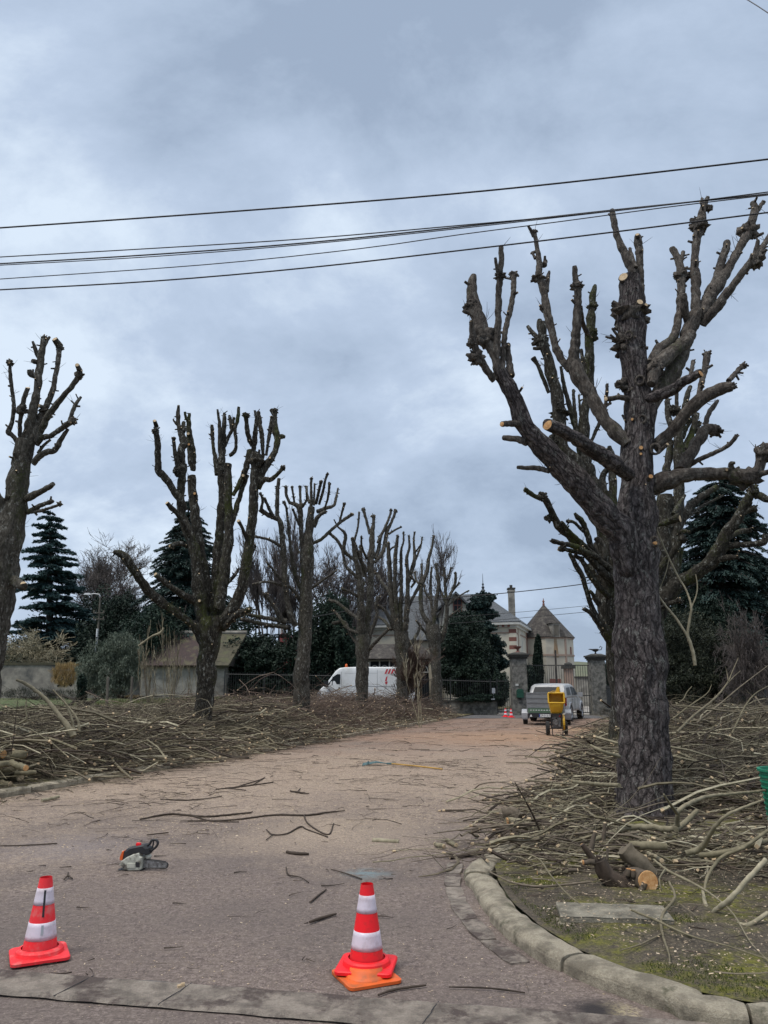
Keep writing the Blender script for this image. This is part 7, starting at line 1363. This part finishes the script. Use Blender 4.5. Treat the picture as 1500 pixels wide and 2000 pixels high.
# ------------------------------------------------------------------ rake
a, c = GZ(765, 1491.5, .03), GZ(864, 1502, .02); rt = root('leaf_rake', (a[0], a[1], 0), 'leaf rake with blue green fan and long yellow handle lying across the drive', 'rake')
b = MB(); b.tube([a, (a+c)/2+np.array([0,0,.005]), c], .0135, 10); b.build('handle', MAT['yellowwood'], rt, smooth=True); b = MB(); b.tube([a-np.array([.10,-.01,0]), a+np.array([.05,0,0])], [.016, .02], 8)
for i in range(19):
    t = (i-9)/9; e = a + np.array([-.56, .03+t*.27, -.015]); m = a + np.array([-.3, .02+t*.13, .03]); b.tube([a-np.array([.06,0,0]), m, e, e+np.array([-.012,0,-.012])], [.006,.006,.005,.004], 4)
for f, w in ((.55, .145), (.8, .215)): b.tube([a+np.array([-.56*f, .02-w, .02]), a+np.array([-.56*f-.03, .02, .026]), a+np.array([-.56*f, .02+w, .02])], .009, 5)
b.build('rake_head', MAT['tealrake'], rt)
# ------------------------------------------------------------------ vehicles
def wheel(rt, x, y, z, r, w, ang=0.0, rim='galv', hub=True, axis='x'):
    def put(prof, seg=28, m='rubber', name='wheel', parent=None):
        th = np.arange(seg)*2*pi/seg; V = []
        for rr_, o in prof:
            ring = np.stack([np.full(seg, o), rr_*np.cos(th), rr_*np.sin(th)], 1) if axis == 'x' else np.stack([rr_*np.cos(th), np.full(seg, o), rr_*np.sin(th)], 1)
            V.append(ring + np.array([x, y, z]))
        b = MB(); n = len(prof); b.add(np.concatenate(V), [[i*seg+j, i*seg+(j+1)%seg, (i+1)*seg+(j+1)%seg, (i+1)*seg+j] for i in range(n-1) for j in range(seg)]); return b.build(name, MAT[m], parent or rt, local=True, smooth=False)
    h = w/2; t = put([(r*.6, -h*.8), (r*.93, -h), (r, -h*.8), (r, h*.8), (r*.93, h), (r*.6, h*.8)], m='rubber', name='wheel')
    put([(0.001, -h*.75), (r*.15, -h*.78), (r*.2, -h*.5), (r*.5, -h*.55), (r*.61, -h*.85), (r*.64, -h*.8)], m=rim, name='rim', parent=t); put([(r*.64, h*.8), (r*.61, h*.85), (r*.5, h*.55), (r*.2, h*.5), (r*.15, h*.78), (0.001, h*.75)], m=rim, name='rim', parent=t)
    return t
def loft(xs, zt, zb, hw, tum, name, mat, rt, axis='x', rnd=.06, smooth=True):
    """body along an axis; hw(x) half width, tum how far the side leans in at the top"""
    b = MB(); secs = []
    for x in xs:
        t, bo, w = zt(x), zb(x), hw(x); H = t-bo; fr = [0, .02, .15, .3, .45, .6, .75, .88, 1-rnd/max(H, .2)]; S = [(w*.94, bo)] + [(w*(1-tum*f*f), bo+H*f) for f in fr[1:]] + [(w*(1-tum)-rnd*.45, t-rnd*.25), (w*(1-tum)-rnd*1.1, t), (w*.4, t+.012), (0, t+.016)]
        S = S + [(-y, z) for y, z in S[::-1][1:]]; secs.append([(x, y, z) if axis == 'x' else (y, x, z) for y, z in S])
    n = len(secs[0]); V = np.array(secs).reshape(-1, 3); b.add(V, [[i*n+j, i*n+j+1, (i+1)*n+j+1, (i+1)*n+j] for i in range(len(xs)-1) for j in range(n-1)] + [[i*n+n-1, i*n, (i+1)*n, (i+1)*n+n-1] for i in range(len(xs)-1)])
    b.addng(secs[0][::-1]); b.addng(secs[-1]); return b.build(name, MAT[mat], rt, local=True, smooth=smooth)
# white van, side on, nose to the left; local x to the right, y away
Yv = 40.0; vx0 = W(619, 1341, Yv)[0]; vl = 4.95; rt = root('white_van', (vx0+vl/2, Yv+1, 0), 'white panel van with red striped rear corner parked behind the left brush heap', 'van', rz=radians(1.5))
zr = W(700, 1302.5, Yv)[2]
VP = [(-vl/2, .95), (-vl/2+.03, 1.25), (-vl/2+.18, 1.40), (-vl/2+.42, 1.62), (-vl/2+.90, 2.26), (-vl/2+1.10, 2.42), (-vl/2+1.35, zr-.02), (-vl/2+1.9, zr), (vl/2-.1, zr), (vl/2, zr-.03)]
zt_ = lambda x: float(np.interp(x, [p[0] for p in VP], [p[1] for p in VP])); xs = np.unique(np.concatenate([[p[0] for p in VP], np.linspace(-vl/2, vl/2, 30)]))
hwv = lambda x: lerp(.80, .99, min(1, (x+vl/2)/.7)**.5); tumv = .10
loft(xs, zt_, lambda x: .42, hwv, tumv, 'body', 'white', rt)
def vside(P, off, mat, name, parent=rt, s=-1):
    b = MB(); V = []
    for x, z in P:
        H = zt_(x)-.42; f = min(1, max(0, (z-.42)/H)); V.append((x, s*(hwv(x)*(1-tumv*f*f)+off), z))
    b.addng(V if s < 0 else V[::-1]); return b.build(name, MAT[mat], parent, local=True)
ux = lambda u: W(u, 1341, Yv)[0] - (vx0+vl/2); vz = lambda v: W(700, v, Yv)[2]
for s in (-1, 1):
    vside([(ux(638.5), vz(1338)), (ux(663), vz(1336)), (ux(663.5), vz(1317)), (ux(658), vz(1316.5)), (ux(650), vz(1321))], .014, 'glass', 'side_window', s=s)
    vside([(ux(647), vz(1338.3)), (ux(648.3), vz(1338.2)), (ux(648.8), vz(1321)), (ux(648), vz(1321))], .02, 'black', 'window_bar', s=s)
    vside([(ux(660), vz(1347)), (ux(663.5), vz(1347)), (ux(663.5), vz(1342.5)), (ux(660), vz(1342.5))], .014, 'black', 'fuel_flap', s=s)
b = MB()
for (u, v0, v1) in ((665.5, 1312, 1385), (736, 1308, 1385)):
    b.tube([(ux(u), -(.99*(1-tumv*((vz(v)-.42)/2.1)**2))-.001, vz(v)) for v in np.linspace(v0, v1, 8)], .006, 4)
b.tube([(ux(u), -(hwv(ux(u))*(1-tumv*((vz(1345)-.42)/2.1)**2))-.001, vz(1340)) for u in np.linspace(668, 770, 8)], .006, 4)
b.tube([(ux(u), -(.99*(1-tumv*.78))-.004, vz(1315)) for u in (672, 735)], .006, 4); b.build('panel_seam', MAT['alu'], rt, local=True)
for k, (u0, u1) in enumerate(((752, 755.5), (758, 761.5), (764, 767.5), (769.5, 772.5))):
    vside([(ux(u0-2), vz(1316)), (ux(u1-2), vz(1316)), (ux(u1+2), vz(1306.5)), (ux(u0+2), vz(1306.5))] if k < 3 else [(ux(u0+2), vz(1316)), (ux(u1+2), vz(1316)), (ux(u1-2), vz(1306.5)), (ux(u0-2), vz(1306.5))], .008, 'redpaint', 'red_stripe')
vside([(ux(751), vz(1330)), (ux(754), vz(1331)), (ux(756), vz(1320)), (ux(753), vz(1323))], .008, 'redpaint', 'red_mark'); vside([(ux(752), vz(1337)), (ux(755), vz(1336)), (ux(756), vz(1331)), (ux(751), vz(1332))], .008, 'redpaint', 'red_mark')
b = MB(); b.box((ux(636.5), -1.1, vz(1336)), (.22, .14, .3)); b.build('mirror', MAT['black'], rt, local=True); b = MB(); b.lathe([(.06, zr), (.07, zr+.03), (.055, zr+.14), (0, zr+.17)], 12, (ux(674.5), -.4, 0)); b.build('beacon', MAT['orange'], rt, local=True, smooth=True)
b = MB(); b.addng([(x, s*y, z) for x, z, y, s in ((-vl/2+.46, 1.66, .74, -1), (-vl/2+.90, 2.28, .70, -1), (-vl/2+.90, 2.28, .70, 1), (-vl/2+.46, 1.66, .74, 1))][::-1]); 
for k, (v, t_) in enumerate(b.V): b.V[k] = (v + np.array([-.03, 0, .03]), t_)
b.build('windscreen', MAT['glass'], rt, local=True)
b = MB(); b.box((-vl/2+.02, 0, .55), (.2, 1.7, .3)); b.build('bumper', MAT['black'], rt, local=True); 
for s in (-1, 1): b = MB(); b.box((-vl/2+.1, s*.74, 1.1), (.2, .2, .28)); b.build('headlight', MAT['galv'], rt, local=True)
for wx in (-vl/2+.85, vl/2-.9):
    for s in (-1, 1): wheel(rt, wx, s*.88, .33, .33, .22, axis='y')
# silver pickup with canopy, behind its trailer; local y = heading
hd = radians(22.7); pr_ = np.array([W(1105, 1341, 34.2)[0], 34.2]); hv = np.array([sin(hd), cos(hd)]); rv = np.array([cos(hd), -sin(hd)]); pc = pr_ - rv*.86
rt = root('silver_pickup', (pc[0], pc[1], 0), 'silver double cab pickup with hard canopy parked behind the grey trailer', 'pickup', rz=-hd)
xs = np.array([0, .05, .3, .8, 1.4, 2.0, 2.6, 3.2, 3.6, 4.0, 4.5, 4.8, 4.95]); ztb = lambda x: float(np.interp(x, [0, .05, 3.5, 3.7, 4.7, 4.95], [1.02, 1.05, 1.06, 1.02, .9, .72]))
loft(xs, ztb, lambda x: .42, lambda x: float(np.interp(x, [0, .1, 4.4, 4.95], [.80, .86, .86, .74])), .04, 'body', 'silver', rt, axis='y', rnd=.05)
xs = np.array([.05, .12, .35, .8, 1.3, 1.8, 2.2, 2.7, 3.2, 3.65]); ztg = lambda x: float(np.interp(x, [.05, .30, .6, 2.0, 2.5, 2.9, 3.65], [1.10, 1.53, 1.60, 1.63, 1.60, 1.52, 1.08]))
loft(xs, ztg, lambda x: 1.0, lambda x: .83, .15, 'cabin', 'silver', rt, axis='y', rnd=.05)
def pside(P, off, mat, name, s=1):
    b = MB(); V = []
    for y, z in P:
        H = ztg(y)-1.0; f = min(1, max(0, (z-1.0)/max(H, .1))); V.append((s*(.83*(1-.15*f*f)+off*3), y, z))
    b.addng(V if s > 0 else V[::-1]); b.build(name, MAT[mat], rt, local=True)
for s in (-1, 1):
    pside([(.42, 1.13), (1.35, 1.13), (1.35, 1.47), (.55, 1.45)], .006, 'glass', 'side_window', s); pside([(1.62, 1.13), (2.15, 1.13), (2.15, 1.49), (1.62, 1.49)], .006, 'glass', 'side_window', s); pside([(2.25, 1.13), (3.2, 1.13), (2.82, 1.42), (2.25, 1.48)], .006, 'glass', 'side_window', s)
b = MB(); b.addng([(-.62, .08, 1.15), (.62, .08, 1.15), (.54, .30, 1.46), (-.54, .30, 1.46)])
for k, (v, t_) in enumerate(b.V): b.V[k] = (v + np.array([0, -.03, .02]), t_)
b.build('rear_window', MAT['glass'], rt, local=True)
b = MB()
for s in (-1, 1): b.box((s*.80, .0, .86), (.13, .09, .34))
b.build('rear_light', MAT['lamp_red'], rt, local=True); b = MB(); b.box((0, -.06, .50), (1.6, .14, .2)); b.build('bumper', MAT['alu'], rt, local=True)

for s in (-1, 1): b = MB(); b.box((s*1.0, 2.95, 1.14), (.2, .12, .2)); b.build('mirror', MAT['galv'], rt, local=True)
b = MB()
for wy in (.95, 3.95):
    for s in (-1, 1): b.tube([(s*.86, wy+cos(a)*.42, .38+sin(a)*.42) for a in np.linspace(.0, pi, 12)], .05, 6)
b.build('wheel_arch', MAT['galv'], rt, local=True, smooth=True)
b = MB()
for wy in (.95, 3.95):
    for s in (-1, 1): b.tube([(s*.80, wy, .42), (s*.868, wy, .42)], .385, 20)
b.build('arch_recess', MAT['rubber'], rt, local=True)
for wy in (.95, 3.95):
    for s in (-1, 1): wheel(rt, s*.80, wy, .36, .36, .24)
b = MB()
for yy in (1.5, 2.2, 3.1): b.tube([(.862, yy, .5), (.862, yy, 1.0)], .005, 4); b.tube([(-.862, yy, .5), (-.862, yy, 1.0)], .005, 4)
b.build('door_seam', MAT['black'], rt, local=True); b = MB(); [b.box((.87, yy, .93), (.02, .16, .03)) for yy in (1.75, 2.4)]; b.build('door_handle', MAT['galv'], rt, local=True)
# grey trailer
Yt_ = 31.4; c = W(1063, 1341, Yt_); rt = root('box_trailer', (c[0], Yt_, 0), 'grey aluminium box trailer with green band and number plate in front of the pickup', 'trailer', rz=radians(-14)); w = .70
b = MB(); ztp = W(1060, 1353.5, Yt_)[2]
for k in range(4): z0 = .50+k*(ztp-.50)/4; b.box((0, 0, z0+(ztp-.5)/8), (2*w, .045, (ztp-.5)/4-.02)); b.box((0, -.03, z0+(ztp-.5)/4-.01), (2*w, .03, .018))
b.build('tailgate', MAT['alu'], rt, local=True); b = MB(); [b.box((s*w, 1.1, (.5+ztp)/2), (.045, 2.2, ztp-.5)) for s in (-1, 1)]; b.box((0, 2.2, (.5+ztp)/2), (2*w, .045, ztp-.5)); b.box((0, 1.1, .48), (2*w, 2.2, .05)); b.build('side_panel', MAT['alu'], rt, local=True)
b = MB(); b.box((0, -.052, .57), (2*w-.06, .015, .17)); b.build('green_band', MAT['tarp'], rt, local=True); b = MB(); [b.box((-.56+k*.105, -.064, .585), (.06, .006, .028)) for k in range(11)]; b.build('white_dashes', MAT['white'], rt, local=True)
b = MB(); b.box((0, -.05, .38), (1.3, .06, .15)); b.build('light_board', MAT['black'], rt, local=True)
for s in (-1, 1):
    b = MB(); b.prism([(s*.56-.055, .335), (s*.56+.055, .335), (s*.56, .43)], -.092, -.084); b.build('reflector', MAT['white'] if s < 0 else MAT['lamp_red'], rt, local=True)
b = MB(); b.box((0, -.088, .38), (.5, .012, .11)); pl = b.build('number_plate', MAT['white'], rt, local=True); b = MB(); b.box((-.232, -.096, .38), (.036, .004, .108)); b.build('plate_band', pm('plate_blue', (.02,.06,.35), None, 3, .5), rt, local=True)
cu = bpy.data.curves.new('plate_text', 'FONT'); cu.body = 'CP-013-TR'; cu.size = .105; cu.align_x = 'CENTER'; cu.align_y = 'CENTER'; cu.extrude = .001
tmp = bpy.data.objects.new('tmp', cu); col.objects.link(tmp); dg = bpy.context.evaluated_depsgraph_get(); tm = bpy.data.meshes.new_from_object(tmp.evaluated_get(dg)); bpy.data.objects.remove(tmp)
to = bpy.data.objects.new('plate_lettering', tm); col.objects.link(to); to.parent = rt; to.rotation_euler = (pi/2, 0, 0); to.location = (.015, -.0965, .38); tm.materials.clear(); tm.materials.append(MAT['black'])
for s in (-1, 1):
    b = MB(); P = [(s*.86, 1.0+cos(a)*.36, .27+sin(a)*.33) for a in np.linspace(-.2, pi+.2, 12)]
    for i in range(11): q0, q1 = P[i], P[i+1]; b.add(np.array([(q0[0]-.12, q0[1], q0[2]), (q0[0]+.12, q0[1], q0[2]), (q1[0]+.12, q1[1], q1[2]), (q1[0]-.12, q1[1], q1[2])]), [[0,1,2,3]])
    b.box((s*.86, .64, .35), (.24, .02, .2)); b.build('mudguard', MAT['galv'], rt, local=True)
for s in (-1, 1): wheel(rt, s*.86, 1.0, .26, .26, .17)
b = MB(); b.tube([(0, 2.2, .45), (0, 3.3, .5)], .04, 6); b.box((0, 1.0, .36), (1.7, .06, .06)); b.build('drawbar', MAT['galv'], rt, local=True)
# yellow wood chipper
Yk = 25.0; c = W(1084, 1341, Yk); rt = root('wood_chipper', (c[0], Yk, 0), 'yellow wood chipper on two small wheels standing behind the grey trailer', 'wood chipper', rz=radians(-8)); zz = lambda v: W(1084, v, Yk)[2]; ww = lambda px: px/ppm(W(1084, 1380, Yk))
h0, h1 = zz(1372.5), zz(1353.5); hx = ww(15); b = MB()
P = [(-hx, -.32, h0), (hx, -.32, h0), (hx, -.26, h1), (-hx, -.26, h1)]; 
for i in range(4): b.tube([P[i], P[(i+1)%4]], .028, 8)
b.build('hopper_rim', MAT['yellow'], rt, local=True, smooth=True); b = MB(); I_ = [(-hx*.8, .05, h0-.05), (hx*.8, .05, h0-.05), (hx*.8, .05, h1-.05), (-hx*.8, .05, h1-.05)]
for i in range(4): b.addng([P[i], P[(i+1)%4], I_[(i+1)%4], I_[i]])
b.addng(I_); b.build('hopper', MAT['yellow'], rt, local=True); b = MB(); b.box((0, .02, h0-.025), (hx*1.5, .02, .05)); b.build('feed_slot', MAT['black'], rt, local=True)
b = MB(); rows_ = []
for k in range(7):
    t = k/6; z = lerp(h0-.03, zz(1393), t); wx = lerp(ww(13.5), ww(9.5), t**1.3); yf = lerp(-.30, -.16, t**1.5); rows_.append([(-wx, yf, z), (-wx*.5, yf-.03, z), (wx*.5, yf-.03, z), (wx, yf, z), (wx, .18, z), (-wx, .18, z)])
V = np.array(rows_).reshape(-1, 3); b.add(V, [[i*6+j, i*6+(j+1)%6, (i+1)*6+(j+1)%6, (i+1)*6+j] for i in range(6) for j in range(6)]); b.build('hopper_throat', MAT['yellow'], rt, local=True, smooth=False)
b = MB(); b.prism([(ww(-1), h1-.02), (ww(8), h1-.02), (ww(8.5), zz(1341.5)), (ww(4.5), zz(1341))], -.06, .12); b.tube([(-ww(12), -.3, h1+.02), (-ww(6), -.28, h1+.06), (ww(1), -.26, h1+.05)], .008, 5); b.build('discharge_chute', MAT['yellow'], rt, local=True)
b = MB(); zt0 = zz(1395); 
for sx_ in (-1, 1):
    b.tube([(sx_*ww(9.5), -.22, zt0), (sx_*ww(10), -.22, .22), (sx_*ww(9.5), -.2, .02)], .016, 6); b.tube([(sx_*ww(9.5), .22, zt0), (sx_*ww(9.5), .22, .2)], .016, 6)
for z in (zt0, .24): b.tube([(-ww(10), -.22, z), (ww(10), -.22, z)], .016, 6); b.tube([(-ww(10), .22, z), (ww(10), .22, z)], .016, 6)
b.box((0, 0, zt0+.01), (ww(21), .5, .03)); b.tube([(-ww(17), .12, .21), (ww(17), .12, .21)], .018, 6); b.build('frame', MAT['black'], rt, local=True)
b = MB(); b.box((0, -.03, .36), (ww(14), .3, .2)); b.tube([(-ww(3), -.2, .42), (-ww(3), -.26, .42)], .085, 14); b.box((ww(4), -.12, .50), (.1, .16, .09)); b.tube([(ww(4), -.22, .33), (ww(4), -.26, .33)], .045, 10); b.box((-ww(5), -.05, .53), (.12, .2, .06)); b.build('engine', MAT['steel'], rt, local=True)
b = MB(); b.tube([(ww(10.5), .0, .40), (ww(14.5), .0, .40)], .25, 24); b.build('belt_guard', MAT['yellow'], rt, local=True)
for s in (-1, 1): wheel(rt, s*ww(17), .12, .215, .215, .11, rim='black')
b = MB(); a0 = np.array([c[0]+.06, Yk-.2, .05]); Q = [a0, GZ(1100, 1437, .01), GZ(1112, 1452, .01), GZ(1118, 1462, .02)]; b.tube(catmull(np.array(Q), .05), .010, 5); tag(b.build('cable', MAT['black']), 'dark cable trailing on the ground from the wood chipper', 'cable')
# green bin
Yb = 7.6; c = W(1562, 1600, Yb); zt = W(1490, 1513, Yb)[2]; zb0 = .1; r = (W(1562, 1560, Yb)[0]-W(1499, 1560, Yb)[0]); rt = root('green_bin', (c[0], Yb, zb0), 'green ribbed plastic bin standing in the brush, cut off by the right edge', 'bin')
b = MB(); pr = []
for k in range(13):
    z = zb0+(zt-zb0)*k/12; rk = r*lerp(.84, 1.0, k/12); pr += [(rk, z), (rk, z+.020), (rk+.010, z+.024), (rk+.010, z+.036), (rk, z+.04)]
pr += [(r+.02, zt+.03), (r+.02, zt+.05), (r-.005, zt+.05), (r-.01, zt), (r*.8, zb0+.03), (0, zb0+.03)]
b.lathe(pr, 48, (c[0], Yb, 0)); b.build('tub', MAT['binplastic'], rt)
